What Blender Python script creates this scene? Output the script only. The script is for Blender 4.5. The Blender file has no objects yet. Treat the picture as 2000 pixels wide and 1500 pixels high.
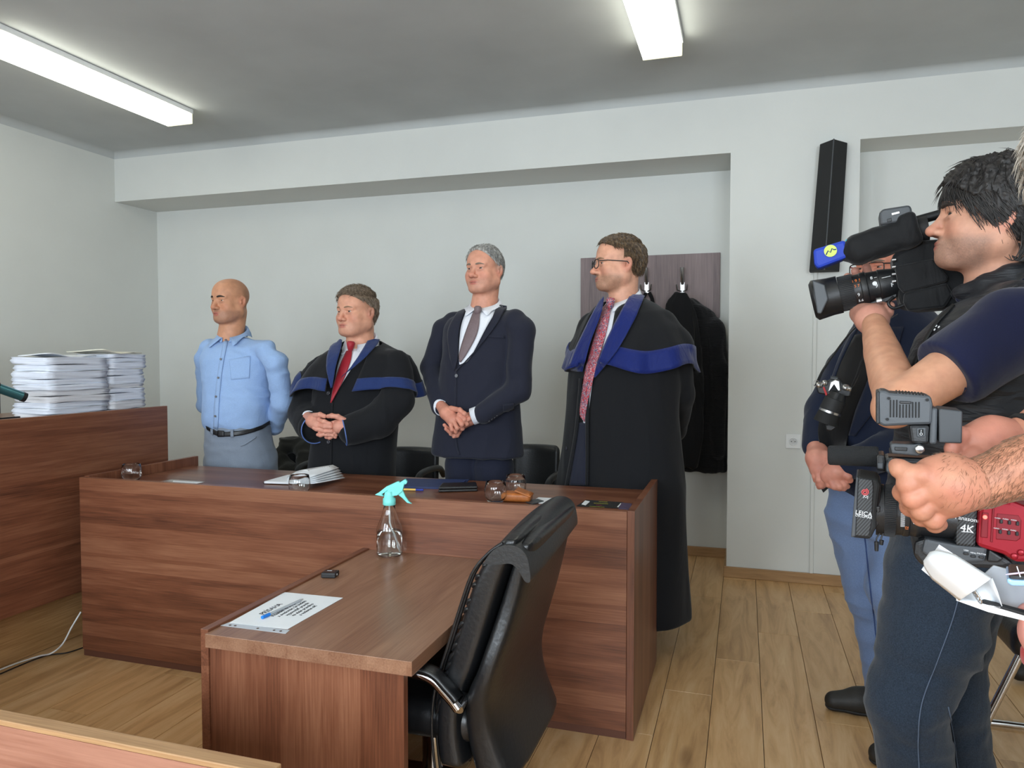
import bpy, bmesh, math, random
import numpy as np
from mathutils import Vector, Matrix
from mathutils.bvhtree import BVHTree
random.seed(7); RNG = np.random.default_rng(7)
S = bpy.context.scene
COL = S.collection
# ---------------------------------------------------------------- camera
F_PX, YAW, PITCH, H = 1440.0, math.radians(17.5), math.radians(2.1), 1.30
FW = np.array([-math.sin(YAW)*math.cos(PITCH), math.cos(YAW)*math.cos(PITCH), -math.sin(PITCH)])
RT = np.array([math.cos(YAW), math.sin(YAW), 0.0]); UP = np.cross(RT, FW); CAM = np.array([0, 0, H])
cd = bpy.data.cameras.new('camera'); cd.sensor_width = 36; cd.lens = F_PX/2000*36; cd.clip_start = 0.05
co = bpy.data.objects.new('camera', cd); COL.objects.link(co)
co.matrix_world = Matrix(((RT[0], UP[0], -FW[0], 0), (RT[1], UP[1], -FW[1], 0), (RT[2], UP[2], -FW[2], H), (0, 0, 0, 1)))
S.camera = co
def ray(x, y): return FW + RT*((x-1000)/F_PX) - UP*((y-750)/F_PX)
def pY(x, y, Y): r = ray(x, y); return CAM + r*(Y/r[1])
def pX(x, y, X): r = ray(x, y); return CAM + r*(X/r[0])
def pZ(x, y, z): r = ray(x, y); return CAM + r*((z-H)/r[2])
def scale_at(x, y, Y): return (Y/ray(x, y)[1])/F_PX          # metres per photo pixel
# ---------------------------------------------------------------- world, lights, exposure
W = bpy.data.worlds.new('world'); S.world = W; W.use_nodes = True
wb = W.node_tree.nodes['Background']; wb.inputs[0].default_value = (0.75, 0.86, 1.0, 1); wb.inputs[1].default_value = 0.9
def area(name, loc, rot, sx, sy, power, col):
    l = bpy.data.lights.new(name, 'AREA'); l.shape = 'RECTANGLE'; l.size = sx; l.size_y = sy; l.energy = power; l.color = col
    o = bpy.data.objects.new(name, l); COL.objects.link(o); o.location = loc; o.rotation_euler = rot; return o
for i, x in enumerate((-3.2, -1.0, 1.2)):                     # daylight through the three windows behind the camera
    area('window_daylight', (x, -1.93, 1.65), (math.radians(90), 0, 0), 1.5, 1.5, (60, 78, 98)[i], (0.82, 0.915, 1.0))
S.view_settings.view_transform = 'Standard'; S.view_settings.look = 'None'
S.view_settings.exposure = 0.45; S.view_settings.gamma = 1.0; S.view_settings.use_curve_mapping = False
# ---------------------------------------------------------------- object helpers
def link(name, me, mat=None, parent=None):
    o = bpy.data.objects.new(name, me); COL.objects.link(o)
    if mat is not None:
        me.materials.clear(); me.materials.append(mat)
    if parent is not None: o.parent = parent; o.matrix_parent_inverse = parent.matrix_world.inverted()
    return o
def thing(name, label, cat, loc=(0, 0, 0), group=None):
    o = bpy.data.objects.new(name, None); COL.objects.link(o); o.location = loc; o.empty_display_size = .05
    o.matrix_world = Matrix.Translation(loc)
    return tag(o, label, cat, group)
def tag(o, label, cat=None, group=None):
    o['label'] = label
    if cat: o['category'] = cat
    if group: o['group'] = group
    return o
def struct(o): o['kind'] = 'structure'; return o
def np_mesh(name, v, f, smooth=True):
    me = bpy.data.meshes.new(name)
    me.from_pydata([tuple(map(float, p)) for p in v], [], [tuple(map(int, q)) for q in f])
    if smooth: me.polygons.foreach_set('use_smooth', [True]*len(me.polygons))
    me.update(); return me
class MB:
    """collects shapes into one mesh"""
    def __init__(s): s.v = []; s.f = []; s.sm = []
    def add(s, v, f, smooth=False):
        n = len(s.v); s.v += [tuple(p) for p in v]; s.f += [tuple(i+n for i in q) for q in f]; s.sm += [smooth]*len(f); return s
    def box(s, lo, hi, M=None, bev=0.0):
        lo = np.minimum(lo, hi) if False else np.array(lo, float); hi = np.array(hi, float)
        if bev > 0: return s._bbox(lo, hi, M, bev)
        c = [(x, y, z) for z in (lo[2], hi[2]) for y in (lo[1], hi[1]) for x in (lo[0], hi[0])]
        if M is not None: c = [M @ Vector(p) for p in c]
        return s.add(c, [(0, 2, 3, 1), (4, 5, 7, 6), (0, 1, 5, 4), (2, 6, 7, 3), (0, 4, 6, 2), (1, 3, 7, 5)])
    def _bbox(s, lo, hi, M, b):
        b = min(b, *(0.49*(hi-lo)))
        bm = bmesh.new(); bmesh.ops.create_cube(bm, size=1)
        for v in bm.verts: v.co = Vector((lo+hi)/2)+Vector([v.co[i]*(hi-lo)[i] for i in range(3)])
        bmesh.ops.bevel(bm, geom=bm.edges[:], offset=b, segments=2, profile=.5, affect='EDGES')
        bm.verts.index_update()
        v = [(M @ p.co if M is not None else p.co) for p in bm.verts]; f = [[q.index for q in g.verts] for g in bm.faces]; bm.free()
        return s.add(v, f)
    def tube(s, pts, r, n=8, cap=True, smooth=True):
        pts = [np.array(p, float) for p in pts]; k = len(pts); rr = r if hasattr(r, '__len__') else [r]*k
        V = []; ref = None
        for i in range(k):
            t = pts[min(i+1, k-1)]-pts[max(i-1, 0)]; t /= (np.linalg.norm(t)+1e-12)
            if ref is None: ref = np.array([0, 0, 1.]) if abs(t[2]) < .9 else np.array([1., 0, 0])
            a = ref-t*(ref@t); a /= (np.linalg.norm(a)+1e-12); b = np.cross(t, a); ref = a
            for j in range(n):
                th = 2*math.pi*j/n; V.append(pts[i]+rr[i]*(a*math.cos(th)+b*math.sin(th)))
        Fc = [(i*n+j, i*n+(j+1) % n, (i+1)*n+(j+1) % n, (i+1)*n+j) for i in range(k-1) for j in range(n)]
        s.add(V, Fc, smooth)
        if cap: s.add(V[:n], [tuple(range(n))[::-1]]); s.add(V[-n:], [tuple(range(n))])
        return s
    def lathe(s, prof, M=None, n=24, smooth=True, closed=False):
        """prof: list of (r, z)"""
        V = [(r*math.cos(2*math.pi*j/n), r*math.sin(2*math.pi*j/n), z) for r, z in prof for j in range(n)]
        if M is not None: V = [M @ Vector(p) for p in V]
        k = len(prof); Fc = [(i*n+j, i*n+(j+1) % n, (i+1)*n+(j+1) % n, (i+1)*n+j) for i in range(k-1) for j in range(n)]
        if closed: Fc += [((k-1)*n+j, (k-1)*n+(j+1) % n, (j+1) % n, j) for j in range(n)]
        s.add(V, Fc, smooth)
        if not closed:
            if prof[0][0] > 1e-6: s.add(V[:n], [tuple(range(n))[::-1]])
            if prof[-1][0] > 1e-6: s.add(V[-n:], [tuple(range(n))])
        return s
    def prism(s, poly, a, b, axis='Y', smooth=False):
        """poly 2-D, extruded between a and b along an axis"""
        def P(p, t): return {'Y': (p[0], t, p[1]), 'X': (t, p[0], p[1]), 'Z': (p[0], p[1], t)}[axis]
        n = len(poly); V = [P(p, a) for p in poly]+[P(p, b) for p in poly]
        return s.add(V, [tuple(range(n)), tuple(range(2*n-1, n-1, -1))]+[(i, n+i, n+(i+1) % n, (i+1) % n) for i in range(n)], smooth)
    def grid(s, rows, smooth=True, close=False):
        m = len(rows[0]); V = [p for r in rows for p in r]; k = len(rows); mm = m if close else m-1
        return s.add(V, [(i*m+j, i*m+(j+1) % m, (i+1)*m+(j+1) % m, (i+1)*m+j) for i in range(k-1) for j in range(mm)], smooth)
    def mesh(s, name):
        me = bpy.data.meshes.new(name); me.from_pydata([tuple(map(float, p)) for p in s.v], [], s.f)
        me.polygons.foreach_set('use_smooth', s.sm)
        bm = bmesh.new(); bm.from_mesh(me); bmesh.ops.recalc_face_normals(bm, faces=bm.faces[:]); bm.to_mesh(me); bm.free()
        me.update(); return me
    def build(s, name, mat, parent=None, solid=0, bevel=0):
        o = link(name, s.mesh(name), mat, parent)
        if solid: m = o.modifiers.new('s', 'SOLIDIFY'); m.thickness = solid; m.offset = 0
        if bevel: m = o.modifiers.new('b', 'BEVEL'); m.width = bevel; m.segments = 2; m.limit_method = 'ANGLE'
        return o
def frame(o, x, z):
    """matrix with local X along x and local Z along z"""
    z = Vector(z).normalized(); x = Vector(x); x = (x-z*x.dot(z)).normalized(); y = z.cross(x)
    return Matrix(((x[0], y[0], z[0], o[0]), (x[1], y[1], z[1], o[1]), (x[2], y[2], z[2], o[2]), (0, 0, 0, 1)))
def smooth_line(pts, n=24):
    """Catmull-Rom through the points"""
    p = [np.array(q, float) for q in pts]; p = [2*p[0]-p[1]]+p+[2*p[-1]-p[-2]]; out = []; k = len(p)-3
    for i in range(n):
        t = i/(n-1)*k; j = min(int(t), k-1); u = t-j; a, b, c, d = p[j:j+4]
        out.append(.5*((2*b)+(c-a)*u+(2*a-5*b+4*c-d)*u*u+(3*b-a-3*c+d)*u**3))
    return out
# ---------------------------------------------------------------- materials
def lin(c):
    return tuple(((v/255)/12.92 if v/255 <= .04045 else ((v/255+.055)/1.055)**2.4) for v in c)+(1,)
def new_mat(name):
    m = bpy.data.materials.new(name); m.use_nodes = True; nt = m.node_tree; return m, nt, nt.nodes['Principled BSDF']
def nd(nt, typ, **kw):
    n = nt.nodes.new(typ)
    for k, v in kw.items():
        if hasattr(n, k): setattr(n, k, v)
        else: n.inputs[k].default_value = v
    return n
def ramp(nt, fac, stops):
    r = nt.nodes.new('ShaderNodeValToRGB'); e = r.color_ramp.elements
    while len(e) < len(stops): e.new(.5)
    for q, (p, c) in zip(e, stops): q.position = p; q.color = c
    nt.links.new(fac, r.inputs[0]); return r
def bump(nt, bs, h, strength, dist):
    b = nd(nt, 'ShaderNodeBump'); b.inputs['Strength'].default_value = strength; b.inputs['Distance'].default_value = dist
    nt.links.new(h, b.inputs['Height']); nt.links.new(b.outputs[0], bs.inputs['Normal'])
def plain(name, rgb, rough=.5, metal=0, spec=.5, noise=0, nscale=60, bmp=0, bscale=200, coat=0, **kw):
    m, nt, bs = new_mat(name); c = lin(rgb); bs.inputs['Base Color'].default_value = c
    bs.inputs['Roughness'].default_value = rough; bs.inputs['Metallic'].default_value = metal; bs.inputs['Specular IOR Level'].default_value = spec
    if coat: bs.inputs['Coat Weight'].default_value = coat
    tc = nd(nt, 'ShaderNodeTexCoord')
    if noise:
        t = nd(nt, 'ShaderNodeTexNoise', Scale=nscale, Detail=4.0); nt.links.new(tc.outputs['Object'], t.inputs['Vector'])
        r = ramp(nt, t.outputs['Fac'], [(.3, tuple(v*(1-noise) for v in c[:3])+(1,)), (.7, tuple(min(1, v*(1+noise)) for v in c[:3])+(1,))])
        nt.links.new(r.outputs[0], bs.inputs['Base Color'])
    if bmp:
        t = nd(nt, 'ShaderNodeTexNoise', Scale=bscale, Detail=3.0); nt.links.new(tc.outputs['Object'], t.inputs['Vector']); bump(nt, bs, t.outputs['Fac'], bmp, .002)
    for k, v in kw.items(): bs.inputs[k.replace('_', ' ')].default_value = v
    return m
def cloth(name, rgb, rough=.9, sheen=.15, bscale=9, bstr=.35, fine=700, noise=.12, stretch=(1, 1, .35), spec=.2):
    """woven fabric: fine weave relief and soft creases"""
    m, nt, bs = new_mat(name); c = lin(rgb); bs.inputs['Roughness'].default_value = rough; bs.inputs['Specular IOR Level'].default_value = spec
    bs.inputs['Sheen Weight'].default_value = sheen; bs.inputs['Sheen Roughness'].default_value = .5
    tc = nd(nt, 'ShaderNodeTexCoord'); mp = nd(nt, 'ShaderNodeMapping'); mp.inputs['Scale'].default_value = stretch; mp.inputs['Rotation'].default_value = (.2, .35, .1)
    nt.links.new(tc.outputs['Object'], mp.inputs[0])
    a = nd(nt, 'ShaderNodeTexNoise', Scale=bscale, Detail=3.0, Distortion=.8); nt.links.new(mp.outputs[0], a.inputs['Vector'])
    w = nd(nt, 'ShaderNodeTexNoise', Scale=fine, Detail=1.0); nt.links.new(tc.outputs['Object'], w.inputs['Vector'])
    r = ramp(nt, w.outputs['Fac'], [(.3, tuple(v*(1-noise) for v in c[:3])+(1,)), (.7, tuple(min(1, v*(1+noise)) for v in c[:3])+(1,))])
    nt.links.new(r.outputs[0], bs.inputs['Base Color'])
    ad = nd(nt, 'ShaderNodeMath', operation='MULTIPLY_ADD'); ad.inputs[1].default_value = .03
    nt.links.new(w.outputs['Fac'], ad.inputs[0]); nt.links.new(a.outputs['Fac'], ad.inputs[2]); bump(nt, bs, ad.outputs[0], bstr, .02)
    return m
def wood(name, dark, mid, light, axis=1, band=14, fig=2.2, rough=.38, up=2, seed=0.0, contrast=1.0):
    """laminate with a printed plank pattern; grain runs along 'axis', planks stack along 'up'"""
    m, nt, bs = new_mat(name); L = nt.links.new
    tc = nd(nt, 'ShaderNodeTexCoord'); sc = [1.0, 1.0, 1.0]; sc[axis] = .13
    mp = nd(nt, 'ShaderNodeMapping'); mp.inputs['Scale'].default_value = sc; mp.inputs['Location'].default_value = (seed, seed*.7, seed*1.3); L(tc.outputs['Object'], mp.inputs[0])
    sep = nd(nt, 'ShaderNodeSeparateXYZ'); L(tc.outputs['Object'], sep.inputs[0])
    # bands: each printed plank its own tone
    ln = nd(nt, 'ShaderNodeMath', operation='MULTIPLY'); L(sep.outputs[axis], ln.inputs[0]); ln.inputs[1].default_value = .9
    sc2 = [0.0, 0.0, 0.0]; sc2[up] = band; sc2[axis] = .0
    mb_ = nd(nt, 'ShaderNodeMapping'); mb_.inputs['Scale'].default_value = sc2; mb_.inputs['Location'].default_value = (seed*3, seed*5, seed*2); L(tc.outputs['Object'], mb_.inputs[0])
    vo = nd(nt, 'ShaderNodeTexVoronoi', feature='F1', distance='CHEBYCHEV', Scale=1.0); vo.inputs['Randomness'].default_value = .8; L(mb_.outputs[0], vo.inputs['Vector'])
    vs = nd(nt, 'ShaderNodeSeparateColor'); L(vo.outputs['Color'], vs.inputs[0])
    g = nd(nt, 'ShaderNodeTexNoise', Scale=fig*6, Detail=5.0, Roughness=.6, Distortion=.6); L(mp.outputs[0], g.inputs['Vector'])
    wv = nd(nt, 'ShaderNodeTexNoise', Scale=fig*1.6, Detail=2.0, Distortion=1.4); L(mp.outputs[0], wv.inputs['Vector'])
    rg = nd(nt, 'ShaderNodeMath', operation='SINE'); ml = nd(nt, 'ShaderNodeMath', operation='MULTIPLY'); ml.inputs[1].default_value = 42; L(wv.outputs['Fac'], ml.inputs[0]); L(ml.outputs[0], rg.inputs[0])
    fine = [140.0, 140.0, 140.0]; fine[axis] = 4.0
    mf = nd(nt, 'ShaderNodeMapping'); mf.inputs['Scale'].default_value = fine; L(tc.outputs['Object'], mf.inputs[0])
    ff = nd(nt, 'ShaderNodeTexNoise', Scale=1.6, Detail=3.0); L(mf.outputs[0], ff.inputs['Vector'])
    def mad(a, k, b):
        q = nd(nt, 'ShaderNodeMath', operation='MULTIPLY_ADD'); L(a, q.inputs[0]); q.inputs[1].default_value = k
        if b is None: q.inputs[2].default_value = 0
        else: L(b, q.inputs[2])
        return q.outputs[0]
    x = mad(vs.outputs[0], .20*contrast, None); x = mad(g.outputs['Fac'], .42*contrast, x); x = mad(rg.outputs[0], .035*contrast, x); x = mad(ff.outputs['Fac'], .42, x)
    r = ramp(nt, x, [(.24, lin(dark)), (.49, lin(mid)), (.80, lin(light))]); L(r.outputs[0], bs.inputs['Base Color'])
    bs.inputs['Roughness'].default_value = rough; bump(nt, bs, ff.outputs['Fac'], .12, .0006)
    return m
M = {}
M['paint'] = plain('wall_paint', (214, 216, 212), .85, noise=.02, nscale=3, bmp=.25, bscale=45)
M['ceil'] = plain('ceiling_paint', (184, 188, 188), .9, noise=.06, nscale=2.2, bmp=.5, bscale=9)
WAL = ((72, 40, 27), (117, 71, 49), (150, 102, 75))
M['walnut_x'] = wood('walnut_laminate_x', *WAL, axis=0, seed=0.3)
M['walnut_y'] = wood('walnut_laminate_y', *WAL, axis=1, seed=1.7)
M['walnut_z'] = wood('walnut_laminate_z', *WAL, axis=2, up=0, seed=2.9)
M['walnut_zy'] = wood('walnut_laminate_zy', *WAL, axis=2, up=1, seed=2.2)
M['walnut_top_x'] = wood('walnut_top_x', *WAL, axis=0, up=1, seed=4.1, rough=.3)
M['walnut_top_y'] = wood('walnut_top_y', (84, 56, 42), (128, 90, 68), (160, 122, 96), axis=1, up=0, seed=5.3, rough=.3, band=9)
M['rackwood'] = wood('grey_brown_laminate', (92, 78, 78), (128, 110, 110), (150, 134, 132), axis=2, up=0, band=6, seed=6.1, rough=.5, contrast=.7)
M['oak_base'] = wood('oak_baseboard', (140, 104, 66), (178, 140, 96), (200, 164, 120), axis=0, seed=7.7, rough=.5, contrast=.6)
def floor_mat():
    m, nt, bs = new_mat('oak_plank_floor'); L = nt.links.new
    tc = nd(nt, 'ShaderNodeTexCoord'); oi = nd(nt, 'ShaderNodeObjectInfo')
    of = nd(nt, 'ShaderNodeVectorMath', operation='SCALE'); cb = nd(nt, 'ShaderNodeCombineXYZ')
    for i in range(3): L(oi.outputs['Random'], cb.inputs[i])
    L(cb.outputs[0], of.inputs[0]); of.inputs['Scale'].default_value = 37
    ad = nd(nt, 'ShaderNodeVectorMath', operation='ADD'); L(tc.outputs['Object'], ad.inputs[0]); L(of.outputs[0], ad.inputs[1])
    mp = nd(nt, 'ShaderNodeMapping'); mp.inputs['Scale'].default_value = (1, .12, 1); L(ad.outputs[0], mp.inputs[0])
    n1 = nd(nt, 'ShaderNodeTexNoise', Scale=16.0, Detail=6.0, Roughness=.62, Distortion=1.2); L(mp.outputs[0], n1.inputs['Vector'])
    mp2 = nd(nt, 'ShaderNodeMapping'); mp2.inputs['Scale'].default_value = (1, .3, 1); L(ad.outputs[0], mp2.inputs[0])
    kn = nd(nt, 'ShaderNodeTexVoronoi', feature='F1', Scale=2.6); L(mp2.outputs[0], kn.inputs['Vector'])
    r = ramp(nt, n1.outputs['Fac'], [(.25, lin((164, 124, 80))), (.5, lin((204, 162, 112))), (.78, lin((222, 188, 142)))])
    kr = ramp(nt, kn.outputs['Distance'], [(.0, lin((86, 58, 34))), (.035, lin((120, 86, 54))), (.09, (1, 1, 1, 1))])
    mx = nd(nt, 'ShaderNodeMix', data_type='RGBA', blend_type='MULTIPLY'); mx.inputs[0].default_value = .75
    L(r.outputs[0], mx.inputs[6]); L(kr.outputs[0], mx.inputs[7])
    hs = nd(nt, 'ShaderNodeHueSaturation'); mr = nd(nt, 'ShaderNodeMapRange'); mr.inputs[3].default_value = .94; mr.inputs[4].default_value = 1.05
    L(oi.outputs['Random'], mr.inputs[0]); L(mr.outputs[0], hs.inputs['Value']); L(mx.outputs[2], hs.inputs['Color'])
    L(hs.outputs[0], bs.inputs['Base Color']); bs.inputs['Roughness'].default_value = .34; bump(nt, bs, n1.outputs['Fac'], .1, .001)
    return m
M['oak'] = floor_mat()
M['black_plastic'] = plain('black_plastic', (26, 27, 29), .42, bmp=.15, bscale=400)
M['black_matte'] = plain('black_matte', (20, 21, 22), .75)
M['grey_plastic'] = plain('grey_plastic', (62, 66, 70), .45, bmp=.1, bscale=400)
M['rubber'] = plain('ribbed_rubber', (30, 31, 33), .65)
M['leather'] = plain('black_leather', (19, 20, 22), .36, spec=.6, bmp=.35, bscale=90)
M['leather_grey'] = plain('worn_leather', (34, 35, 36), .42, bmp=.35, bscale=120)
M['chrome'] = plain('chrome', (210, 210, 212), .12, metal=1)
M['steel'] = plain('brushed_steel', (190, 190, 190), .3, metal=1)
M['white_plastic'] = plain('white_plastic', (228, 230, 230), .4)
M['white_paper'] = plain('white_paper', (232, 236, 240), .8, noise=.02, nscale=20)
M['ink'] = plain('black_ink', (40, 42, 48), .8)
M['white_ink'] = plain('white_ink', (225, 228, 230), .6)
M['yellow_ink'] = plain('yellow_ink', (214, 206, 60), .6)
M['red_ink'] = plain('red_ink', (196, 44, 48), .6)
M['orange_ink'] = plain('orange_ink', (220, 120, 60), .6)
def glass(name, col=(1, 1, 1), ior=1.45, rough=0.0, coat=0.0):
    m, nt, bs = new_mat(name); bs.inputs['Base Color'].default_value = col+(1,); bs.inputs['Transmission Weight'].default_value = 1
    bs.inputs['IOR'].default_value = ior; bs.inputs['Roughness'].default_value = rough; bs.inputs['Coat Weight'].default_value = coat; return m
M['glass'] = glass('clear_glass', (.98, .99, .985), 1.12, 0.0, .9); M['water'] = glass('clear_liquid', (.98, .98, .95), 1.2)
def emit(name, col, st):
    m, nt, bs = new_mat(name); bs.inputs['Emission Color'].default_value = col+(1,); bs.inputs['Emission Strength'].default_value = st; bs.inputs['Base Color'].default_value = col+(1,); return m
M['tube_light'] = emit('lit_diffuser', (1.0, .99, .86), 5.0)
M['tube_end'] = emit('lit_end_cap', (1.0, .96, .66), .75)
# ---------------------------------------------------------------- the room
XL, XR, YF, YB, ZC = -4.605, 2.6, -1.8, 4.51, 2.85
YN, YN2, XN0, XN1 = 4.93, 4.80, -.09, .597
floor = struct(MB().box((XL-.2, YF-.2, -.1), (XR+.2, YB+.6, -.012)).build('floor', M['black_matte']))
pl = MB().box((-.089, -.6, -.012), (.089, .6, 0), bev=.0008).mesh('plank')
i0 = 0
for ix in range(40):
    x = XL+.09+ix*.18
    if x > XR: break
    y = YF-1.2+(.37*ix) % 1.2
    while y < YB+1.1:
        if y > -1.2+YF and not (x < -2.95 and y < 2.4 and y > .9):
            o = bpy.data.objects.new('plank', pl); COL.objects.link(o); o.parent = floor
            o.location = (x, y, -random.random()*.0006)
        y += 1.202
pl.materials.append(M['oak'])
w = MB()
w.box((XL-.2, YB, 2.485), (XN0, YN+.2, ZC+.1)); w.box((XN0, YB, 0), (XN1, YN+.2, ZC+.1)); w.box((XN1, YB, 2.503), (XR+.2, YN+.2, ZC+.1))
w.box((XL-.2, YN, 0), (XN0, YN+.2, 2.485)); w.box((XN1, YN2, 0), (XR+.2, YN+.2, 2.503))
struct(w.build('wall_back', M['paint']))
struct(MB().box((XL-.2, YF, 0), (XL, YN+.2, ZC+.1)).build('wall_left', M['paint']))
struct(MB().box((XR, YF, 0), (XR+.2, YN+.2, ZC+.1)).build('wall_right', M['paint']))
w = MB(); xs = [XL-.2, -3.95, -2.45, -1.75, -.25, .45, 1.95, XR+.2]
w.box((XL-.2, YF-.2, 0), (XR+.2, YF, .9)); w.box((XL-.2, YF-.2, 2.4), (XR+.2, YF, ZC+.1))
for k in (0, 2, 4, 6): w.box((xs[k], YF-.2, .9), (xs[k+1], YF, 2.4))
struct(w.build('wall_front', M['paint']))
for k in range(3):
    fr = MB(); a, b = xs[2*k+1], xs[2*k+2]
    fr.box((a, YF-.12, .9), (a+.06, YF-.06, 2.4)); fr.box((b-.06, YF-.12, .9), (b, YF-.06, 2.4)); fr.box(((a+b)/2-.04, YF-.12, .9), ((a+b)/2+.04, YF-.06, 2.4))
    fr.box((a, YF-.12, .9), (b, YF-.06, .96)); fr.box((a, YF-.12, 2.34), (b, YF-.06, 2.4))
    struct(fr.build('window_%d' % (k+1), M['white_plastic']))
cl = MB().box((XL-.2, YF-.2, ZC), (XR+.2, YN+.2, ZC+.1))
R_ = .05; arc = [(R_-R_*math.cos(t), R_-R_*math.sin(t)) for t in np.linspace(0, math.pi/2, 7)]    # soft plaster cove
cl.grid([[(XL+a-.001, YF, ZC-b), (XL+a-.001, YB, ZC-b)] for a, b in [(p[0], R_-p[1]+0) for p in [(R_*(1-math.cos(t)), R_*math.sin(t)) for t in np.linspace(0, math.pi/2, 7)]]])
cl.grid([[(XL, YB-a+.001, ZC-b), (XR, YB-a+.001, ZC-b)] for a, b in [(p[0], R_-p[1]) for p in [(R_*(1-math.cos(t)), R_*math.sin(t)) for t in np.linspace(0, math.pi/2, 7)]]])
struct(cl.build('ceiling', M['ceil']))
def base(name, lo, hi): struct(MB().box(lo, hi, bev=.003).build(name, M['oak_base']))
base('baseboard_pillar', (XN0-.015, YB-.016, 0), (XN1+.015, YB, .062)); base('baseboard_niche', (XL, YN-.015, 0), (XN0, YN, .062))
base('baseboard_reveal', (XN0-.015, YB, 0), (XN0, YN, .062)); base('baseboard_right', (XN1, YN2-.015, 0), (XR, YN2, .062))
struct(MB().box((.367, YB-.014, .062), (.387, YB, 1.80), bev=.003).build('trim_1', M['paint']))
# dais of the judge's bench
struct(MB().box((XL, .2, 0), (-2.965, 3.1, .225)).build('trim_2', plain('oak_dais', (188, 150, 104), .5, noise=.12, nscale=5)))
struct(MB().box((-2.964, .2, .002), (-2.95, 3.1, .226), bev=.001).build('trim_3', wood('oak_riser', (160, 120, 74), (202, 162, 112), (218, 186, 140), axis=1, seed=8.1, rough=.5, contrast=.5, band=3)))
# ---------------------------------------------------------------- ceiling lamps
for i, (cx, y1, lab) in enumerate(((-3.41, 3.86, 'long lit fluorescent ceiling lamp nearer the left wall, above the paper stacks'), (-.40, 3.715, 'long lit fluorescent ceiling lamp above the glasses-wearing lawyer, right of the other lamp'))):
    t = thing('ceiling_lamp', lab, 'lamp', (cx, y1-.63, ZC), 'fluorescent ceiling lamps')
    MB().box((cx-.1, y1-1.26, ZC-.03), (cx+.1, y1, ZC-.001), bev=.003).build('tray', M['white_plastic'], t)
    MB().box((cx-.094, y1-1.245, ZC-.09), (cx+.094, y1-.015, ZC-.03), bev=.006).build('diffuser', M['tube_light'], t)
    for yy in (y1-1.26, y1-.014): MB().box((cx-.095, yy, ZC-.091), (cx+.095, yy+.014, ZC-.028), bev=.004).build('end_cap', M['tube_end'], t)
for i, (cx, y1, lab) in enumerate(((-3.41, 1.2, 'added out-of-view fluorescent ceiling lamp near the windows, left'), (-.40, 1.05, 'added out-of-view fluorescent ceiling lamp near the windows, right'))):  # second lamp pair, out of view, added to give the room more light
    t = thing('ceiling_lamp', lab, 'lamp', (cx, y1-.63, ZC), 'fluorescent ceiling lamps')
    MB().box((cx-.1, y1-1.26, ZC-.03), (cx+.1, y1, ZC-.001), bev=.003).build('tray', M['white_plastic'], t)
    MB().box((cx-.094, y1-1.245, ZC-.09), (cx+.094, y1-.015, ZC-.03), bev=.006).build('diffuser', M['tube_light'], t)
# ---------------------------------------------------------------- judge's bench, witness table, small desk, front rail
t = thing('judge_bench', 'tall walnut laminate judge bench on the oak dais, under the paper stacks', 'desk', (-2.9, 1.8, .215))
MB().box((-2.875, .3, .24), (-2.85, 3.10, 1.047), bev=.001).build('front_panel', M['walnut_y'], t)
MB().box((-3.62, .3, .985), (-2.876, 3.10, 1.012), bev=.001).build('worktop', M['walnut_top_y'], t)
for yy in (.32, 3.075): MB().box((-3.6, yy, .216), (-2.876, yy+.024, .985)).build('side_panel', M['walnut_zy'], t)
t = thing('long_table', 'long walnut laminate table with a closed front, before the four standing men', 'table', (-1.54, 2.8, 0))
MB().box((-2.737, 2.46, .028), (-.371, 2.485, .780), bev=.001).build('front_panel', M['walnut_x'], t)
MB().box((-2.735, 2.464, 0), (-.372, 2.484, .0275)).build('plinth', plain('dark_plinth', (92, 56, 42), .5), t)
MB().box((-2.71, 2.486, .712), (-.372, 3.12, .740), bev=.001).build('tabletop', M['walnut_top_x'], t)
MB().box((-.37, 2.46, 0), (-.345, 3.15, .784), bev=.001).build('end_panel', M['walnut_zy'], t)
MB().box((-2.737, 2.486, 0), (-2.712, 3.16, .784), bev=.001).build('end_panel', M['walnut_zy'], t)
t = thing('side_desk', 'low walnut desk jutting from the long table, with the spray bottle on it', 'desk', (-1.05, 2.0, 0))
MB().box((-1.362, 1.585, 0), (-1.338, 2.456, .583), bev=.001).build('modesty_panel', M['walnut_y'], t)
MB().box((-1.337, 1.572, .541), (-.745, 2.456, .577), bev=.001).build('desktop', M['walnut_top_y'], t)
MB().box((-1.337, 1.590, 0), (-.775, 1.612, .540)).build('end_panel', M['walnut_z'], t)
MB().box((-1.337, 2.43, 0), (-.775, 2.452, .540)).build('end_panel', M['walnut_z'], t)
t = thing('front_rail', 'reddish wooden panel with a pale oak edge in the near left corner', 'rail', (-1.6, 1.1, 0))
MB().box((-2.6, 1.10, .545), (-.80, 1.135, .557), bev=.002).build('oak_edge', wood('oak_edge', (150, 112, 76), (188, 150, 108), (206, 172, 132), axis=0, seed=9, rough=.5, contrast=.5), t)
MB().box((-2.6, 1.10, 0), (-.80, 1.132, .545)).build('panel', wood('red_walnut', (110, 66, 52), (150, 102, 84), (176, 128, 108), axis=0, seed=9.7, fig=3), t)
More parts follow.
